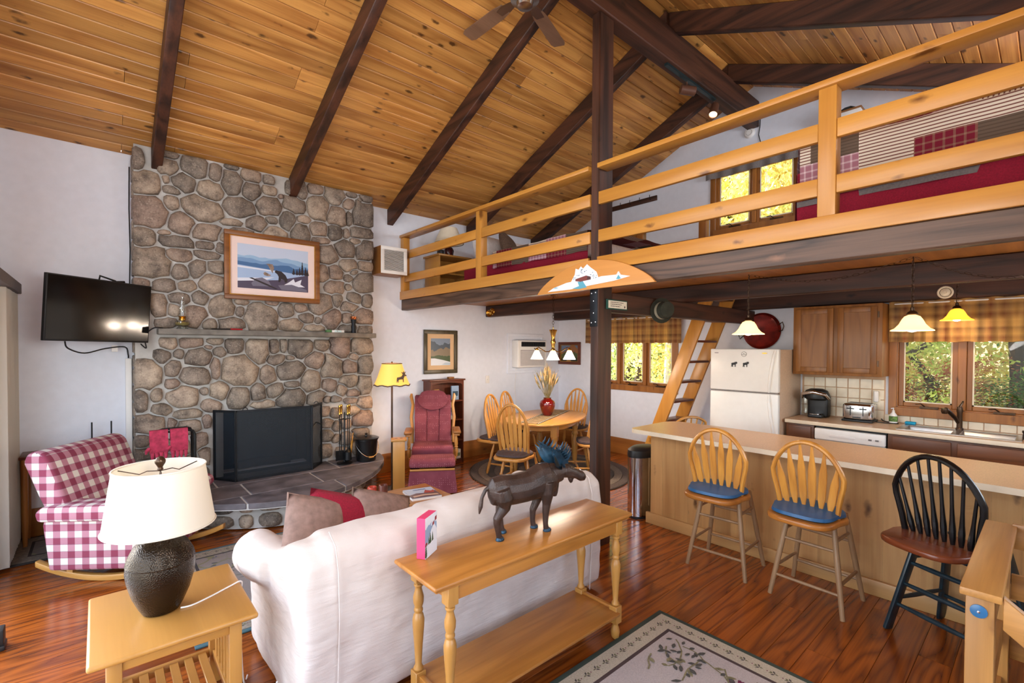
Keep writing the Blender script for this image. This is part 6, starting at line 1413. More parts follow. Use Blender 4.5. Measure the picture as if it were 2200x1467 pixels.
ws = thing('ski_box', 'tall narrow blond wood box with two slots in its lid, beside the glider chair', 'wooden box', (2.64, 5.06, 0))
rot2 = Matrix.Rotation(-.45, 4, 'Z'); rot2.translation = (2.64, 5.03, 0)
build('box', MB().box(-.068, .068, -.07, .07, 0, .585).xf(rot2), M['maple']['Z'], ws, bevel=.003)
build('lid', MB().prism([(-.09, -.085), (.075, -.085), (.09, -.06), (.09, .06), (.075, .085), (-.075, .085), (-.09, .06)], .586, .612, 'z').xf(rot2), M['maple']['X'], ws, bevel=.006)
for s in (-.03, .03): build('slot', MB().box(s-.016, s+.016, -.012, .012, .6115, .6128).xf(rot2), M['rubber'], ws)
# glider rocker and ottoman
GZ = math.atan2(-.85, -.53); bur = None
def burg():
    m, nt, b = new_mat('burgundy_upholstery', .92); tc, oi = coords(nt)
    v = nd(nt, 'TexVoronoi', {'Vector': tc, 'Scale': 42, 'Randomness': .25}); n = nd(nt, 'TexNoise', {'Vector': tc, 'Scale': 6})
    c = mixc(nt, mth(nt, 'MULTIPLY', mth(nt, 'LESS_THAN', v.outputs['Distance'], .2), .55), ramp(nt, n, [(.3, '#73323f'), (.7, '#874450')]), hx('#b9868a'))
    lk(nt, c, b.inputs['Base Color']); return m
M['burg'] = burg()
gd = thing('glider_rocker', 'high-backed burgundy glider rocker with an oak frame by the bookcase', 'rocking chair', (3.22, 5.22, 0), GZ)
L = dict(parent=gd, local=True)
soft2 = lambda nm, prof, a, b, bev, p=gd: build(nm, MB().prism(prof, a, b, 'y'), M['burg'], p, local=True, bevel=bev, seg=3, ang=60)
soft2('seat_cushion', [(-.24, .33), (-.24, .44), (.26, .47), (.29, .43), (.27, .34)], -.25, .25, .035)
for i in range(3):
    a = -.24+.16*i; soft2('back_panel', [(-.20, .42), (-.34, 1.02), (-.38, 1.04), (-.28, .42)], a, a+.16, .022)
P = [(-.21, .98)]+[(.21*math.cos(t), .995-.155*math.sin(t)) for t in [PI-PI*i/12 for i in range(13)]]+[(.20, 1.0), (.15, 1.075), (.08, 1.10), (-.08, 1.10), (-.15, 1.075), (-.20, 1.0)]
hm = MB(); 
def hp_(y, z, d): return (-.20-.233*(z-.42)+d, y, z)
vs = [hp_(p[0], p[1], .0) for p in P[1:]]+[hp_(p[0], p[1], .05) for p in P[1:]]; n = len(P)-1
hm.add(vs, [tuple(range(n-1, -1, -1)), tuple(range(n, 2*n))]+[(i, (i+1) % n, n+(i+1) % n, n+i) for i in range(n)])
build('headrest', hm, M['burg'], bevel=.018, seg=3, ang=60, **L)
for z in (.76, .60): build('button', MB().lathe([(.014, 0), (.012, .006), (.003, .009)], (-.20-.233*(z-.42)+.002, 0, z), 10, axis=(1, 0, .2)), M['burg'], **L)
for s in (1, -1):
    build('back_post', MB().tube([(-.27, s*.27, .40), (-.30, s*.268, .58), (-.335, s*.285, .74), (-.37, s*.265, .90), (-.40, s*.29, 1.01), (-.405, s*.285, 1.05)], [.018, .02, .022, .02, .022, .012], 8), M['chairoak'], **L)
    build('arm', MB().box(-.28, .22, s*.30-.035, s*.30+.035, .575, .60), M['oak']['X'], bevel=.010, **L)
    build('arm_pad', MB().box(-.10, .24, s*.30-.048, s*.30+.048, .60, .645), M['cab']['X'], bevel=.018, seg=3, **L)
    build('arm_post', turned((.18, s*.29, .31), (.18, s*.29, .575), .024), M['maple']['Z'], **L)
    for q in (-.02, .08): build('arm_spindle', turned((q, s*.29, .31), (q, s*.29, .575), .012), M['maple']['Z'], **L)
    build('side_rail', MB().box(-.26, .26, s*.27-.02, s*.27+.02, .275, .315), M['oak']['X'], bevel=.004, **L)
    build('base_runner', MB().box(-.33, .33, s*.22-.025, s*.22+.025, .0, .05), M['oak']['X'], bevel=.008, **L)
    for q in (-.2, .2): build('swing_arm', MB().box(q-.018, q+.018, s*.235-.012, s*.235+.012, .05, .29), M['oak']['Z'], bevel=.003, **L)
build('front_rail', MB().tube([(.255, -.27, .325), (.255, .27, .325)], .016, 8), M['maple']['Y'], **L)
build('cross_rail', MB().box(-.26, -.22, -.25, .25, .275, .315), M['oak']['Y'], **L)
od = Vector((math.cos(GZ), math.sin(GZ), 0))
ot = thing('ottoman', 'burgundy skirted glider ottoman in front of the matching rocker', 'ottoman', tuple(Vector((3.22, 5.22, 0))+od*.53), GZ)
L = dict(parent=ot, local=True)
soft2('cushion', [(-.19, .33), (-.19, .39), (.15, .41), (.20, .37), (.20, .31)], -.26, .26, .03, ot)
build('rail', MB().tube([(.205, -.25, .295), (.205, .25, .295)], .012, 8), M['maple']['Y'], **L)
def skirt(u, v):
    per = [(-.18, -.25), (.19, -.25), (.19, .25), (-.18, .25), (-.18, -.25)]; d = [.37, .5, .37, .5]; q = u*1.74; i = 0
    while i < 3 and q > d[i]: q -= d[i]; i += 1
    a, b = per[i], per[i+1]; t = min(1, q/d[i]); x, y = a[0]+(b[0]-a[0])*t, a[1]+(b[1]-a[1])*t
    k = 1+.10*v+.045*v*(.5+.5*math.copysign(abs(math.sin(u*PI*15))**.4, math.sin(u*PI*15))); return (x*k, y*k, .30-.275*v)
build('skirt', MB().grid(skirt, 180, 5), M['burg'], ang=60, recalc=False, **L)
build('base', MB().box(-.16, .17, -.2, .2, 0, .06).box(-.03, .03, -.15, .15, .06, .30), M['oak']['X'], **L)
# bookcase
bc = thing('bookcase', 'dark wooden bookcase with open shelves behind the glider rocker', 'bookcase', (3.74, 5.77, 0))
x0, x1, y0, y1 = 3.456, 4.035, 5.672, 5.874
for a in (x0+.01, x1-.03): build('side_panel', MB().box(a, a+.02, y0, y1, 0, 1.20), M['cherry']['Z'], bc, bevel=.002, seg=1)
build('top', MB().box(x0-.012, x1+.012, y0-.012, y1, 1.20, 1.222), M['cherry']['X'], bc, bevel=.004)
build('back', MB().box(x0+.03, x1-.03, y1-.008, y1, .05, 1.20), M['cherry']['Z'], bc)
SHZ = (.06, .34, .64, .915)
for z_ in SHZ: build('shelf', MB().box(x0+.03, x1-.03, y0+.008, y1-.008, z_-.018, z_), M['cherry']['X'], bc, bevel=.001, seg=1)
build('arched_rail', MB().prism([(x0+.03, 1.20), (x1-.03, 1.20), (x1-.03, 1.13)]+[(x1-.06-(x1-x0-.12)*i/10, 1.155+.02*math.sin(PI*i/10)) for i in range(11)]+[(x0+.03, 1.13)], y0+.006, y0+.020, 'y'), M['cherry']['X'], bc)
build('plinth', MB().box(x0+.03, x1-.03, y0+.01, y0+.025, 0, .042), M['cherry']['X'], bc)
def book(x, y, z, w, d, h, col, label, panel_=None):
    t = thing('book', label, 'book', (x, y, z), 0, 'books and boxes on the bookcase')
    build('cover', MB().box(x, x+w, y, y+d, z+.0005, z+h), plain('book_'+col[1:], col, .5, var=.04), t, bevel=.002, seg=1)
    if panel_: build('cover_panel', MB().box(x+w*.14, x+w*.86, y-.0012, y+.0006, z+h*.28, z+h*.62), plain('panel_'+panel_[1:], panel_, .5, var=.3, sc=40), t)
    return t
book(3.845, 5.72, .915, .125, .025, .205, '#8fa6c0', 'pale blue book with a dark teal picture, standing front-on on the top shelf', '#2f4a5c')
book(3.56, 5.74, .915, .085, .02, .165, '#d9a24a', 'yellow framed card at the left of the top shelf', '#7a6a4a')
for i, (c, h) in enumerate((('#c9c0b4', .055), ('#8a84a0', .05), ('#5c5e6c', .065), ('#d4ccc4', .075))):
    zz = .64+sum((.055, .05, .065, .075)[:i]); book(3.74, 5.70, zz+.0004*i, .135, .15, h-.001, c, ('cream', 'lilac grey', 'charcoal', 'ivory')[i]+' box in the stack on the second shelf, '+('lowest', 'second from the bottom', 'third from the bottom', 'topmost')[i])
book(3.72, 5.70, .34, .17, .14, .06, '#b9b0aa', 'pale flat box on the third shelf by the glider arm')
book(3.76, 5.69, .06, .14, .15, .12, '#d8d2c8', 'white box with dark lettering block on the lowest shelf', '#5a5a5c')
book(3.905, 5.69, .06, .08, .15, .135, '#e4ded2', 'cream carton at the right end of the lowest shelf', '#7a8a5a')
single('trinket_box', MB().box(3.82, 3.91, 5.75, 5.81, 1.2225, 1.25), M['cab']['X'], 'small wooden box on top of the bookcase', 'box', bevel=.004)
# wall fittings
sw = thing('light_switch', 'white switch plate on the wall between the bookcase and the air conditioner', 'switch', (4.62, 5.875, 1.12))
build('plate', MB().box(4.585, 4.66, 5.872, 5.8785, 1.115, 1.235), M['whitep'], sw, bevel=.003); build('toggle', MB().box(4.617, 4.628, 5.862, 5.872, 1.165, 1.185), M['whitep'], sw)
ac_ = thing('air_conditioner', 'white through-wall air conditioner in a framed white panel', 'air conditioner', (5.45, 5.8, 1.25))
fm = MB(); 
for a in ((5.03, 5.85, 1.25, 1.30), (5.03, 5.85, 1.86, 1.91), (5.03, 5.075, 1.30, 1.86), (5.805, 5.85, 1.30, 1.86)): fm.box(a[0], a[1], 5.858, 5.879, a[2], a[3])
build('casing_trim', fm, M['wall'], ac_, bevel=.003)
build('body', MB().box(5.13, 5.79, 5.72, 5.878, 1.35, 1.80), M['white'], ac_, bevel=.015, seg=3)
build('control_strip', MB().box(5.20, 5.75, 5.708, 5.722, 1.695, 1.775), M['rubber'], ac_, bevel=.010, seg=2)
for i in range(10): build('louvre', MB().box(5.215+.052*i, 5.245+.052*i, 5.703, 5.709, 1.71, 1.76), M['iron'], ac_)
build('grille_back', MB().box(5.185, 5.745, 5.7185, 5.7225, 1.38, 1.64), plain('grille_shadow', '#a59a9c', .7), ac_)
for i in range(20): build('grille_slat', MB().box(5.19, 5.74, 5.712, 5.721, 1.385+.0125*i, 1.391+.0125*i), M['grey' if i % 1 else 'whitep'], ac_)
build('knob', MB().lathe([(.012, 0), (.010, .006)], (5.50, 5.722, 1.665), 12, axis=(0, -1, 0)), M['rubber'], ac_)
build('cord', MB().tube([(5.22, 5.872, 1.34), (5.20, 5.873, 1.0), (5.23, 5.873, .7), (5.21, 5.873, .45)], .004, 6), M['whitep'], ac_)
bsp = thing('brass_spot', 'small round brass spotlight under the loft edge near the white wall', 'spotlight', (4.46, 5.7, 2.2))
build('rose', MB().lathe([(.05, 0), (.055, .006), (.05, .02), (.02, .03)], (4.582, 5.70, 2.235), 18, axis=(-1, 0, 0)), M['brass'], bsp)
build('cone', MB().lathe([(.02, .02), (.03, .035), (.052, .07), (.05, .068), (.02, .04)], (4.56, 5.70, 2.21), 18, axis=(-.9, -.35, -.15)), M['brass'], bsp)
vx = thing('wall_vent_box', 'wooden box with a white slatted grille on the wall left of the loft rail', 'vent', (2.87, 5.75, 2.60))
vx0, vx1, vz0, vz1 = 2.69, 3.06, 2.615, 2.965
build('box', MB().box(vx0, vx1, 5.605, 5.878, vz0, vz1), M['cab']['Z'], vx, bevel=.003)
fm = MB()
for a in ((vx0+.002, vx1-.002, vz0+.002, vz0+.045), (vx0+.002, vx1-.002, vz1-.045, vz1-.002), (vx0+.002, vx0+.048, vz0+.045, vz1-.045), (vx1-.048, vx1-.002, vz0+.045, vz1-.045)): fm.box(a[0], a[1], 5.592, 5.604, a[2], a[3])
build('grille_frame', fm, M['white'], vx, bevel=.003); build('grille_back', MB().box(vx0+.045, vx1-.045, 5.6025, 5.6045, vz0+.04, vz1-.04), M['rubber'], vx)
for i in range(17): build('grille_slat', MB().bar((vx0+.047, 5.598, vz0+.054+.0152*i), (vx1-.047, 5.598, vz0+.054+.0152*i), .010, .0035, upv=(0, .5, 1)), M['white'], vx)

# ================================================================== dining area
DA = math.radians(26); DC = Vector((4.62, 4.56, 0)); du, dvv = Vector((math.cos(DA), math.sin(DA), 0)), Vector((-math.sin(DA), math.cos(DA), 0))
dt = thing('dining_table', 'oval light oak dining table with turned legs', 'table', tuple(DC), DA)
L = dict(parent=dt, local=True)
OV = lambda a, b, n=44: [(a*math.copysign(abs(math.cos(t))**.85, math.cos(t)), b*math.copysign(abs(math.sin(t))**.85, math.sin(t))) for t in [2*PI*i/n for i in range(n)]]
build('top', MB().prism(OV(.78, .50), .715, .740, 'z'), M['maple']['X'], bevel=.008, seg=3, **L)
ap = OV(.62, .38); build('apron', MB().loft([[(p[0]*k, p[1]*k, z) for p in ap] for k, z in ((1, .640), (1, .714), (.96, .714), (.96, .640), (1, .640))], caps=False), M['maple']['X'], **L)
for sx in (1, -1):
    for sy in (1, -1):
        c = (sx*.48, sy*.27, 0)
        build('leg', MB().lathe([(.026, 0), (.034, .02), (.030, .05), (.038, .20), (.045, .36), (.030, .42), (.044, .44), (.044, .46), (.030, .48), (.040, .52), (.046, .545), (.046, .56)], c, 16).box(c[0]-.042, c[0]+.042, c[1]-.042, c[1]+.042, .555, .713), M['maple']['Z'], bevel=.003, seg=1, **L)
dm = (M['chairoak'], None, M['chairoak'], M['chairoak'])
def fwd_rz(p, q): return math.atan2(q[1]-p[1], q[0]-p[0])
gp = 'oak windsor chairs round the dining table'
spots = [((3.76, 4.15), DA, 'oak windsor dining chair at the near end of the table, its back to the camera'),
         ((4.12, 4.80), DA-PI/2-.12, 'oak windsor dining chair on the far side of the table, nearer the bookcase'),
         ((4.58, 5.02), DA-PI/2-.10, 'oak windsor dining chair on the far side of the table, below the air conditioner'),
         ((5.40, 4.86), DA+PI-.25, 'oak windsor dining chair at the far end of the table, beside the vase'),
         ((4.72, 4.10), 2.42, 'oak windsor dining chair seen from the side just left of the timber post')]
c0 = windsor('dining_chair', spots[0][2], 'chair', (*spots[0][0], .012), spots[0][1], .435, 1.02, dm, 'arrow', gp, (.42, .45), (.34, .43), 'turned', 6, M['pad'], .20, .07)
for p, a, lb in spots[1:]: dup(c0, (*p, .012), a, lb)
rr = thing('round_rug', 'round braided brown rug under the dining table', 'rug', (4.62, 4.50, 0))
rcol = [plain('braid_'+c[1:], c, .95, var=.2, sc=70, bmp=.4, bsc=80) for c in ('#5c5048', '#6e6258', '#4e4640', '#776a5e', '#5a4e48')]
for i in range(10): build('braid', MB().lathe([(.108*i, .0008), (.108*(i+1), .0008), (.108*(i+1)-.004, .011), (.108*i+.004, .0115)], (4.62, 4.50, 0), 56, caps=False), rcol[i % 5], rr)
build('binding', MB().tube([(4.62+1.088*math.cos(a), 4.50+1.088*math.sin(a), .0062) for a in [2*PI*i/64 for i in range(64)]], .0055, 6, closed=True), rcol[2], rr)
rn = thing('table_runner', 'patterned brown and green table runner with banded edges on the dining table', 'table runner', tuple(DC+Vector((0, 0, .741))), DA)
L = dict(parent=rn, local=True)
build('cloth', MB().box(-.68, .70, -.125, .125, .0005, .0025), plain('runner_brown', '#7a6648', .9, var=.3, sc=20), **L)
for s in (1, -1):
    build('edge_band', MB().box(-.68, .70, s*.115-.016, s*.115+.016, .0026, .0036), M['soot'], **L)
    for i in range(23): build('tuft', MB().box(-.66+.06*i, -.63+.06*i, s*.115-.006, s*.115+.006, .0036, .0042), M['cream'], **L)
vs_ = thing('vase', 'glossy dark red glass vase on the dining table', 'vase', (4.66, 4.585, .745))
o = (4.66, 4.585, .7455)
build('body', MB().lathe([(.05, 0), (.062, .006), (.085, .06), (.106, .13), (.108, .165), (.095, .20), (.062, .222), (.052, .232), (.056, .245), (.050, .244), (.046, .232), (.085, .195), (.098, .16), (.06, .03), (0, .02)], o, 30, caps=False), plain('red_glaze', '#540807', .08, 0, var=.25, sc=9, Coat_Weight=.6), vs_)
bq = thing('dried_bouquet', 'dried wheat and grass bouquet in the red vase', 'bouquet', (4.66, 4.585, .78))
r = random.Random(5); m = MB(); he = MB(); he2 = MB()
for i in range(95):
    a = r.uniform(0, 2*PI); sp_ = r.uniform(.02, .20); h = r.uniform(.34, .52)-sp_*.55; bx0 = Vector(o)+Vector((math.cos(a)*.018, math.sin(a)*.018, .10))
    md_ = Vector(o)+Vector((math.cos(a)*.03, math.sin(a)*.03, .26)); tip = Vector(o)+Vector((math.cos(a)*sp_, math.sin(a)*sp_, .16+h))
    m.tube([bx0, md_, md_.lerp(tip, .6)+Vector((0, 0, .01)), tip], .0013, 3)
    d = (tip-md_).normalized(); tgt = he if i % 3 else he2
    tgt.tube([tip-d*.06, tip-d*.03, tip, tip+d*.03], [.002, .0085, .007, .001], 5)
    for k in range(2): tgt.tube([tip, tip+d*.06+Vector((r.uniform(-.02, .02), r.uniform(-.02, .02), .01))], .0009, 3)
build('stalk', m, plain('dry_stalk', '#6e6238', .9, var=.3), bq, kind='stuff'); build('wheat_head', he, plain('wheat', '#9c7f52', .9, var=.3), bq, kind='stuff'); build('grass_head', he2, plain('dry_grass', '#5a5438', .9, var=.3), bq, kind='stuff')
# chandelier
ch = thing('chandelier', 'brass chandelier with three lit white glass shades over the dining table', 'chandelier', (4.20, 4.04, 2.32))
o = (4.20, 4.04, 0)
m = MB(); chain(m, [(o[0], o[1], 1.93), (o[0], o[1], 2.31)], .036); build('chain', m, M['bronze'], ch)
build('canopy', MB().lathe([(.05, 0), (.055, .008), (.012, .014)][::-1], (o[0], o[1], 2.31), 18), M['brass'], ch)
build('column', MB().lathe([(.008, 1.60), (.022, 1.61), (.028, 1.64), (.020, 1.68), (.026, 1.72), (.034, 1.75), (.026, 1.77), (.022, 1.80), (.036, 1.86), (.050, 1.895), (.044, 1.90), (.006, 1.905), (.006, 1.935)], o, 20), M['brass'], ch)
wsh = flat('lit_white_glass', '#fff2df', .4, 5)
for k in range(3):
    a = -2.377+2*PI*k/3; dx, dy = math.cos(a), math.sin(a); e = .235
    arm_ = [(o[0]+dx*q, o[1]+dy*q, z) for q, z in ((.02, 1.655), (.06, 1.63), (.11, 1.63), (.17, 1.665), (.21, 1.685), (.235, 1.67))]
    build('arm', MB().tube(arm_, .006, 8), M['brass'], ch)
    sc2 = (o[0]+dx*e, o[1]+dy*e, 1.535)
    s_ = build('shade', MB().lathe([(.078, 0), (.070, .015), (.045, .065), (.026, .105), (.024, .11)], sc2, 22, caps=False), wsh, ch)
    build('socket', MB().lathe([(.024, .108), (.026, .118), (.018, .135), (.008, .14)], sc2, 14), M['brass'], s_)
    light('chandelier_light', 'POINT', (sc2[0], sc2[1], 1.52), 24, (1, .80, .62), shadow_soft_size=.05)
single('tissue_box', MB().cbox((4.50, 4.12, .07), (.10, .10, .13), Matrix.Rotation(.5, 3, 'Z')), plain('pale_mint', '#bcd2c4', .7), 'pale mint green box on the floor under the dining table', 'box', bevel=.004).location.z = .0125

# ================================================================== post fittings
stp = thing('steel_strap', 'black steel strap with six bolts on the timber post below the loft', 'bracket', (3.118, 2.53, 1.86))
build('plate', MB().box(3.1155, 3.1222, 2.494, 2.572, 1.858, 2.176), M['iron'], stp, bevel=.002)
for y_, z_ in ((2.512, 2.14), (2.554, 2.135), (2.533, 2.07), (2.533, 1.97), (2.512, 1.895), (2.554, 1.89)): build('bolt', MB().lathe([(.0075, 0), (.006, .004), (.002, .0055)], (3.1155, y_, z_), 10, axis=(-1, 0, 0)), M['chrome'], stp)
pq = thing('small_plaque', 'small green-framed plaque with three lines of writing on the cross beam', 'plaque', (3.36, 2.485, 2.0))
build('frame', MB().box(3.222, 3.505, 2.470, 2.4885, 2.008, 2.092), M['dkgreen'], pq, bevel=.003)
build('card', MB().box(3.234, 3.493, 2.4685, 2.4702, 2.018, 2.082), M['cream'], pq)
ln = MB(); r = random.Random(3)
for j in range(3):
    xx = 3.262
    while xx < 3.43-.015*j:
        w = r.uniform(.010, .024); ln.box(xx, xx+w, 2.4679, 2.4686, 2.068-.0165*j-.003, 2.068-.0165*j+.003); xx += w+.005
build('writing', ln, M['brownf'], pq); build('pine_cone', MB().lathe([(.002, 0), (.008, .006), (.009, .012), (.002, .022)], (3.462, 2.4675, 2.024), 10, sy=.2), M['brownf'], pq)
ht = thing('felt_hat', 'dark felt hat with a pale band hanging on the cross beam', 'hat', (3.92, 2.44, 1.9))
hc_ = (4.02, 2.452, 2.035); hax = (-.30, -.95, .06)
build('brim', MB().lathe([(.135, .0), (.138, .008), (.10, .010), (.085, .006), (.085, .0)], hc_, 26, axis=hax, sy=.86), plain('felt', '#2c2d22', .95, var=.2), ht)
build('crown', MB().lathe([(.095, .004), (.090, .05), (.084, .085), (.060, .098), (.0, .090)], hc_, 26, axis=hax, sy=.86), plain('felt_crown', '#34352a', .95, var=.2), ht)
build('band', MB().lathe([(.0975, .012), (.0955, .042)], hc_, 26, axis=hax, sy=.86, caps=False), plain('hat_band', '#a8a088', .9, bmp=.3), ht)
sg_ = thing('painted_board', 'half-moon wooden board painted with a snowy cabin scene on the loft edge beam', 'painted board', (3.09, 2.54, 2.16))
ya, yb_ = 3.165, 1.925
half_ = [(ya-(ya-yb_)*i/30, 2.166+.238*max(0, math.sin(PI*i/30))**.75) for i in range(31)]
half_ = [(y_, z_) for y_, z_ in half_]
build('board', MB().prism(half_, 3.072, 3.0968, 'x'), wood('sign_board', '#cf8f48', '#b37434', 'Y', .5, ring=3, grain=.5), sg_, bevel=.003)
sm = MB(); PX = lambda u: ya-.16-(ya-yb_-.4)*u; PZ = lambda v: 2.178+.205*v; d_ = 3.0716
r = random.Random(8)
tre = [[(.30, .28), (.33, .45), (.36, .62), (.37, .86), (.41, .80), (.44, .92), (.47, .82), (.52, .97), (.57, .80), (.60, .72), (.64, .60), (.66, .40), (.66, .28)]]
sh_ = [(0, p) for p in tre]+[(0, [(-.02, .02), (.06, .16), (.25, .32), (.42, .36), (.55, .30), (.70, .40), (.9, .38), (1.03, .26), (.85, .16), (.6, .10), (.3, .02)]), (2, [(.33, .04), (.42, .12), (.40, .30), (.47, .30), (.50, .14), (.52, .03), (.42, 0)]), (3, [(.37, .34), (.38, .46), (.50, .53), (.57, .42), (.57, .33), (.44, .29)]), (0, [(.37, .42), (.40, .52), (.54, .66), (.575, .60), (.52, .52)]), (4, [(.52, .33), (.53, .49), (.57, .44), (.57, .33)]), (0, fir(.90, .20, .10, .30)), (2, fir(.90, .20, .06, .16)), (2, [(.06, .14), (.10, .18), (.14, .14)])]
for k in range(60):
    u, v = r.uniform(.33, .63), r.uniform(.36, .84)
    if abs(u-.48)*1.1+(v-.35)*.35 < .22: sh_.insert(1, (5, [(u, v), (u+.012, v+.012), (u+.02, v-.002), (u+.008, v-.014)]))
for mi, poly in sh_:
    d_ -= .00006; vv = [(d_, PX(p[0]), PZ(p[1])) for p in poly]; sm.add(vv, [tuple(range(len(vv)))], mi)
build('scene', sm, [flat('paint_snow', '#e6ecf4'), flat('paint_a', '#99aabb'), flat('paint_teal', '#5aa3b8'), flat('paint_barn', '#7a3a34'), flat('paint_dark', '#4a2a2a'), flat('paint_fir', '#3a5a6e')], sg_, smooth=False, recalc=False)

# ================================================================== stair railing, lower right
SRW = {a: wood('worn_pine_'+a, '#b88242', '#7d5122', a, .42, ring=4, knots=.6, knot_c='#5a2c10', rand=.05, streak=.8) for a in 'XYZ'}
sr = thing('stair_railing', 'honey pine railing with a flat cap round the stairwell in the lower right corner', 'railing', (2.6, .14, 0))
build('cap', MB().box(2.128, 3.06, .093, .193, .876, .902), SRW['X'], sr, bevel=.005)
for a in (2.135, 2.985): build('post', MB().box(a, a+.075, .110, .178, 0, .876), SRW['Z'], sr, bevel=.004)
for z_ in (.14, .39, .64): build('rail', MB().box(2.212, 2.984, .128, .150, z_, z_+.10), SRW['X'], sr, bevel=.003)
for z_ in (.31, .575, .80): build('rail', MB().box(3.035, 3.058, YB+.005, .108, z_, z_+.11), SRW['Y'], sr, bevel=.003)
for z0 in (.895, .60):
    build('stair_rail', MB().prism([(.092, z0-.10), (.092, z0), (-.75, z0-.66), (-.75, z0-.76)], 2.140, 2.178, 'x'), SRW['Y'], sr, bevel=.004)
single('black_weight', MB().box(-.455, -.405, 3.78, 3.86, .0005, .115).box(-.47, -.40, 3.77, 3.87, .0005, .03), M['rubber'], 'small black object standing on the floor at the left picture edge', 'floor object', bevel=.006)
bt = thing('blue_button', 'round blue plastic hook plate screwed to the stair post', 'hook plate', (2.13, .143, .83))
build('disc', MB().lathe([(.021, 0), (.021, .004), (.012, .007), (.0, .007)], (2.1346, .146, .835), 24, axis=(-1, 0, 0)), plain('blue_plastic', '#2a5f8a', .3), bt)
build('screw', MB().lathe([(.005, .007), (.004, .0095), (0, .010)], (2.1346, .146, .835), 10, axis=(-1, 0, 0)), M['chrome'], bt)
struct('trim_2', MB().box(2.14, 3.06, YB, .05, -1.6, -1.55).box(2.14, 3.06, .045, .05, -1.6, -.022).box(2.135, 2.14, YB, .05, -1.6, -.022).box(3.06, 3.065, YB, .05, -1.6, -.022), M['cherry']['X'], smooth=False)

# ================================================================== ceiling fan and track lights
fn = thing('ceiling_fan', 'brown-bladed ceiling fan hanging under the ridge', 'ceiling fan', (2.33, 2.54, 4.25))
o = Vector((2.33, 2.54, 0))
build('downrod', MB().tube([o+Vector((0, 0, 4.34)), o+Vector((0, 0, 4.453))], .014, 10), M['steel'], fn)
build('canopy', MB().lathe([(.03, 4.39), (.06, 4.43), (.065, 4.453)], o, 20), M['steel'], fn)
build('motor', MB().lathe([(.02, 4.12), (.055, 4.13), (.062, 4.16), (.105, 4.18), (.115, 4.23), (.10, 4.29), (.05, 4.33), (.016, 4.345)], o, 26), M['steel'], fn)
for k in range(5):
    a = math.radians(21+72*k); d = Vector((math.cos(a), math.sin(a), 0)); s = Vector((-d.y, d.x, 0)); tl_ = Vector((0, 0, .12))
    P = [(.20, -.045), (.28, -.058), (.62, -.062), (.655, -.045), (.655, .045), (.62, .062), (.28, .058), (.20, .045)]
    z0 = 4.215
    v = [o+d*p[0]+s*p[1]+Vector((0, 0, z0+.12*p[1])) for p in P]; v2 = [q+Vector((0, 0, .006)) for q in v]; n = len(P)
    bl = build('blade', MB().add(v+v2, [tuple(range(n-1, -1, -1)), tuple(range(n, 2*n))]+[(i, (i+1) % n, n+(i+1) % n, n+i) for i in range(n)]), wood('fan_blade', '#7a5a44', '#5a3f2e', 'X', .4, ring=3) if k == 0 else bpy.data.materials['fan_blade'], fn, bevel=.001, seg=1)
    build('blade_iron', MB().add([o+d*q+s*w+Vector((0, 0, z0+h)) for h in (-.004, .0) for q, w in ((.09, -.02), (.09, .02), (.20, .045), (.27, .03), (.27, -.03), (.20, -.045))], [(5, 4, 3, 2, 1, 0), (6, 7, 8, 9, 10, 11)]+[(i, (i+1) % 6, 6+(i+1) % 6, 6+i) for i in range(6)]), M['steel'], bl)
tk = thing('track_light', 'black lighting track with two cylinder spotlights along the ridge beam', 'track light', (5.0, 2.54, 4.5))
build('track', MB().box(4.18, 5.18, 2.505, 2.540, 4.430, 4.4545), plain('track_black', '#2a3a3c', .3, .4), tk)
for x_, ax, lit in ((4.60, Vector((.75, -.60, -.12)), 0), (5.20, Vector((-.50, -.1, -.9)), 1)):
    c = Vector((x_, 2.535, 4.345)); ax.normalize()
    q = build('spot_can', MB().lathe([(.03, -.07), (.045, -.065), (.047, .085), (.043, .085), (.040, -.03)], c, 18, axis=ax, caps=False).lathe([(.0, -.069), (.03, -.07)], c, 18, axis=ax, caps=False).tube([c, c+Vector((0, 0, .085))], .008, 6), plain('spot_brown', '#5a3a2c', .4), tk)
    build('lamp_face', MB().lathe([(.042, .07), (.03, .074), (0, .076)], c, 16, axis=ax, caps=False), flat('spot_lit', '#ffc890', .3, 8) if lit else plain('spot_blue', '#2a4a9a', .2), q)

# ================================================================== loft furniture
LF = 2.3655
b2 = thing('loft_bed', 'bed under a patchwork quilt at the front right of the loft', 'bed', (4.5, .3, LF))
build('mattress', MB().box(3.80, 5.15, YB+.03, 1.18, LF+.28, LF+.52), M['linen'], b2, bevel=.04, seg=3)
build('bed_base', MB().box(3.83, 5.12, YB+.04, 1.15, LF, LF+.28), M['brownf'], b2)
def drape(x0, x1, y0, y1, z, zb_, am, seed, top=True, sides='xy', nn=40):
    m = MB(); 
    def wav(t): return am*noise.noise(Vector((t*4, seed, 0)))+am*.6*math.sin(t*9+seed)
    m.grid(lambda u, v: (x0-.006+wav(y0+(y1-y0)*u)*v, y0+(y1-y0)*u, z+(zb_-z)*v), nn, 6)
    m.grid(lambda u, v: (x0+(x1-x0)*u, y1+.006-wav(x0+(x1-x0)*u)*v, z+(zb_-z)*v), nn, 6)
    return m
bl = drape(3.775, 5.17, YB+.02, 1.225, LF+.56, LF+.06, .022, 3); build('red_blanket', bl, M['red'], b2, recalc=False)
build('blanket_hem', MB().grid(lambda u, v: (3.764+.022*noise.noise(Vector(((YB+.02+(1.105-YB)*u)*4, 3, 0))), YB+.02+(1.205-YB)*u, LF+.36-.04*v+.06*(1-u)*.0), 30, 1), M['grey'], b2, recalc=False)
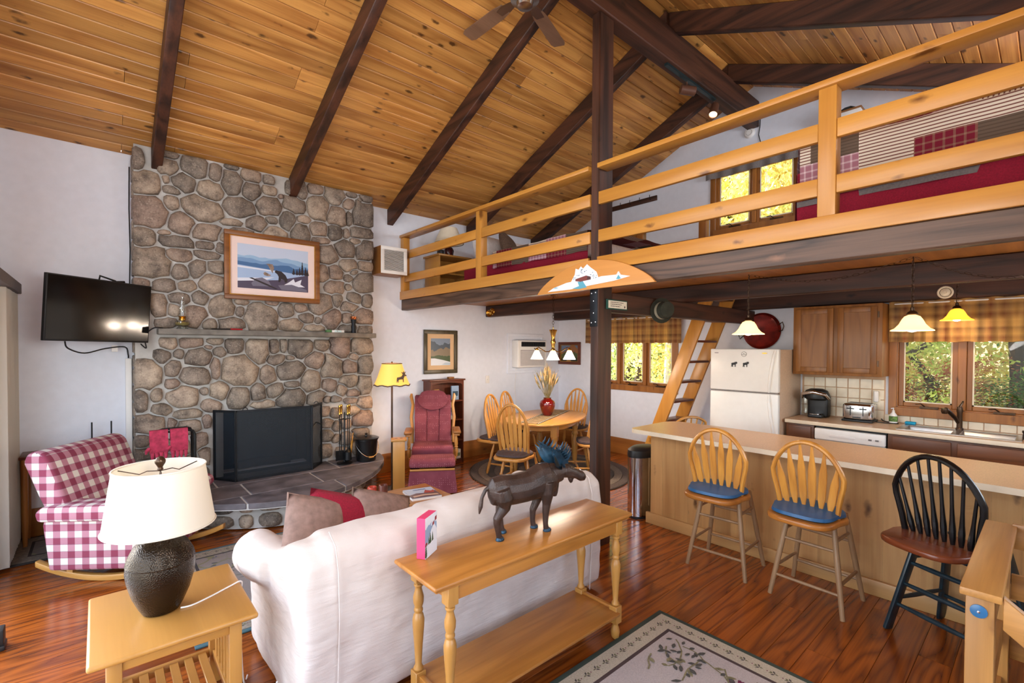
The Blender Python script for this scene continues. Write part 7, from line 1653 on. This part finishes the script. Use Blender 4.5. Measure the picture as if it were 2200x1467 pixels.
def quilt_top(x0, x1, y0, y1, z, zb_, puff=.03):
    m = MB(); r_ = .06
    def f(u, v):  # over the front edge and across the top
        s = u*(z-zb_+x1-x0); 
        if s < z-zb_: x, zz = x0-.012, zb_+s
        else: x, zz = x0+(s-(z-zb_)), z+puff*math.sin(min(1, (s-(z-zb_))/.3)*PI/2)
        k = noise.noise(Vector((x*5, v*7, zz*5)))*.012
        return (x-k, y0+(y1-y0)*v, zz+k)
    m.grid(f, 40, 40)
    m.grid(lambda u, v: (x0+(x1-x0)*u, y1+.02+.01*noise.noise(Vector((u*6, v*4, 2))), z+puff*math.sin(min(1, (x1-x0)*u/.3)*PI/2)-(z-zb_)*v), 20, 10)
    return m
build('quilt', quilt_top(3.760, 5.18, YB+.015, 1.20, LF+.74, LF+.36), M['quilt'], b2, uv=True, recalc=False, ang=70)
b1 = thing('loft_bed', 'bed with a patchwork quilt and red blanket at the far left of the loft', 'bed', (4.3, 4.1, LF))
build('mattress', MB().box(3.62, 4.95, 3.02, 5.05, LF+.22, LF+.40), M['linen'], b1, bevel=.04, seg=3); build('bed_base', MB().box(3.65, 4.92, 3.05, 5.02, LF, LF+.22), M['brownf'], b1)
build('red_blanket', drape(3.60, 4.97, 3.0, 5.07, LF+.43, LF+.16, .018, 7), M['red'], b1, recalc=False)
build('bed_skirt', MB().grid(lambda u, v: (3.606+.012*math.sin(u*60), 3.0+2.07*u, LF+.17-.16*v), 60, 2), M['brownf'], b1, recalc=False)
build('quilt', quilt_top(3.588, 4.98, 2.99, 4.45, LF+.46, LF+.26, .05), M['quilt'], b1, uv=True, recalc=False, ang=70)
def lp(label, c, w, h, t, rot, mat):
    th_ = thing('bed_pillow', label, 'pillow', c); Mx = Euler(rot).to_matrix().to_4x4(); Mx.translation = c
    q = build('cushion', pillow_mb(w, h, t).xf(Mx), mat, th_); weld(q)
    build('piping', MB().tube([Mx @ Vector(p) for p in [(-w/2*.98, 0, -h/2*.98), (w/2*.98, 0, -h/2*.98), (w/2*.98, 0, h/2*.98), (-w/2*.98, 0, h/2*.98)]], .005, 5, closed=True), mat, th_)
lp('white bed pillow standing at the head of the far left loft bed', (3.95, 4.96, LF+.60), .62, .40, .20, (-.25, 0, .1), M['linen'])
lp('brown square pillow leaning on the white pillow on the far left loft bed', (4.05, 4.70, LF+.62), .38, .38, .15, (-.45, .35, .25), M['brownf'])
lp('pale pillow behind the brown pillow on the far left loft bed', (4.50, 4.92, LF+.58), .60, .40, .18, (-.3, 0, 0), M['linen'])
ns = thing('nightstand', 'light oak nightstand behind the loft rail beside the far left bed', 'nightstand', (3.62, 5.55, LF))
build('top', MB().box(3.38, 3.92, 5.34, 5.74, 2.895, 2.92), M['maple']['X'], ns, bevel=.004)
for a in ((3.40, 3.42), (3.88, 3.90)): build('side_panel', MB().box(a[0], a[1], 5.36, 5.72, LF, 2.895), M['maple']['Z'], ns, bevel=.002)
build('back_panel', MB().box(3.42, 3.88, 5.70, 5.72, LF, 2.895), M['maple']['Z'], ns); build('shelf', MB().box(3.42, 3.88, 5.36, 5.70, 2.66, 2.68), M['maple']['X'], ns); build('bottom', MB().box(3.42, 3.88, 5.36, 5.70, LF+.03, LF+.05), M['maple']['X'], ns)
nl = thing('bedside_lamp', 'lamp with a pale pleated shade and dark base on the loft nightstand', 'lamp', (3.66, 5.52, 2.92))
o = (3.66, 5.52, 2.9205)
build('base', MB().lathe([(.07, 0), (.075, .01), (.06, .03), (.07, .09), (.05, .13), (.015, .15), (.012, .20)], o, 22), plain('dark_glaze', '#3a1216', .2, var=.3), nl)
pl_ = lambda r, z: [(o[0]+math.cos(a)*r*(1+.012*(k % 2)), o[1]+math.sin(a)*r*(1+.012*(k % 2)), o[2]+z) for k, a in enumerate([2*PI*k/64 for k in range(64)])]
build('shade', MB().loft([pl_(.20, .19), pl_(.11, .40)], caps=False), M['cream'], nl)
build('shade_ring', MB().tube([(o[0]+math.cos(a)*.202, o[1]+math.sin(a)*.202, o[2]+.19) for a in [2*PI*k/30 for k in range(30)]], .005, 6, closed=True), M['grey'], nl)
single('alarm_clock', MB().box(3.45, 3.52, 5.42, 5.50, 2.9205, 2.99), M['rubber'], 'small dark alarm clock on the loft nightstand', 'clock', bevel=.012)
gr = thing('stair_guard', 'low brown wooden guard rail round the loft ladder opening', 'guard rail', (5.2, 3.05, LF))
for y_ in (2.60, 3.42): build('post', MB().box(5.165, 5.245, y_, y_+.085, LF, 3.14), M['trim']['Z'], gr, bevel=.004)
build('top_rail', MB().box(5.155, 5.255, 2.55, 3.55, 3.141, 3.165), M['trim']['Y'], gr, bevel=.004)
build('low_rail', MB().box(5.185, 5.225, 2.686, 3.419, 2.85, 2.945), M['trim']['Y'], gr, bevel=.004)
for x_ in (5.255, ): build('side_rail', MB().box(5.25, 6.1, 3.455, 3.485, 2.95, 3.04), M['trim']['X'], gr, bevel=.004)
mr = thing('wall_mirror', 'small wood-framed mirror low on the loft gable wall', 'mirror', (XG-.01, 4.4, 3.2))
fm = MB()
for a in ((4.22, 4.59, 3.19, 3.235), (4.22, 4.59, 3.455, 3.50), (4.22, 4.262, 3.235, 3.455), (4.548, 4.59, 3.235, 3.455)): fm.box(XG-.02, XG-.002, *a)
build('frame', fm, M['trim']['Y'], mr, bevel=.003); build('mirror_glass', MB().box(XG-.010, XG-.004, 4.26, 4.55, 3.233, 3.457), flat('silvered', '#d8d8d8', .03, 0, 1), mr)
cr = thing('coat_rack', 'dark board with a row of small hooks on the loft gable wall', 'coat rack', (XG-.01, 4.35, 3.88))
build('board', MB().box(XG-.022, XG-.002, 3.90, 4.80, 3.872, 3.945), M['beam']['Y'], cr, bevel=.003)
for i in range(5): build('hook', MB().tube([(XG-.024, 4.0+.175*i, 3.90), (XG-.05, 4.0+.175*i, 3.90), (XG-.055, 4.0+.175*i, 3.93), (XG-.05, 4.0+.175*i, 3.965)], .005, 6), M['black'], cr)
sd2 = thing('smoke_detector', 'round white detector on the gable wall under the ridge beam', 'detector', (XG-.02, 2.585, 4.42))
build('base', MB().lathe([(.068, 0), (.066, .012), (.05, .028), (.03, .03), (0, .03)], (XG-.001, 2.585, 4.42), 26, axis=(-1, 0, 0)), M['whitep'], sd2); build('ring', MB().tube(arc((XG-.030, 2.585, 4.42), .036, 0, 2*PI*23/24, 23, 'yz'), .002, 5, closed=True), M['grey'], sd2)
single('detector_cable', MB().tube([(XG-.006, 2.455, 4.60), (XG-.006, 2.46, 4.45), (XG-.006, 2.475, 4.36), (XG-.006, 2.45, 4.26)], .005, 6), M['rubber'], 'thin black cable hanging on the gable wall beside the detector', 'cable')
lb = thing('wall_shelf_box', 'small white drawer box on a bracket high on the loft gable wall', 'box', (6.1, 1.45, 4.13))
build('box', MB().box(6.0, XG-.004, 1.36, 1.60, 4.13, 4.20), M['whitep'], lb, bevel=.003); build('lid', MB().box(5.985, XG-.004, 1.35, 1.61, 4.201, 4.215), M['cab']['Y'], lb, bevel=.002); build('bracket', MB().prism([(6.02, 4.129), (XG-.004, 4.129), (XG-.004, 4.02)], 1.46, 1.48, 'y'), M['whitep'], lb)
m = MB(); r = random.Random(4); P = []
for i in range(60): P.append((6.10+.05*math.cos(i*.9)+r.uniform(-.01, .01), 1.50+.06*math.sin(i*.9)+r.uniform(-.01, .01), 4.224+.0007*i))
single('cable_coil', m.tube(P, .0055, 5), M['rubber'], 'coil of black cable on top of the white box on the loft wall', 'cable')

# small things left over in the picture
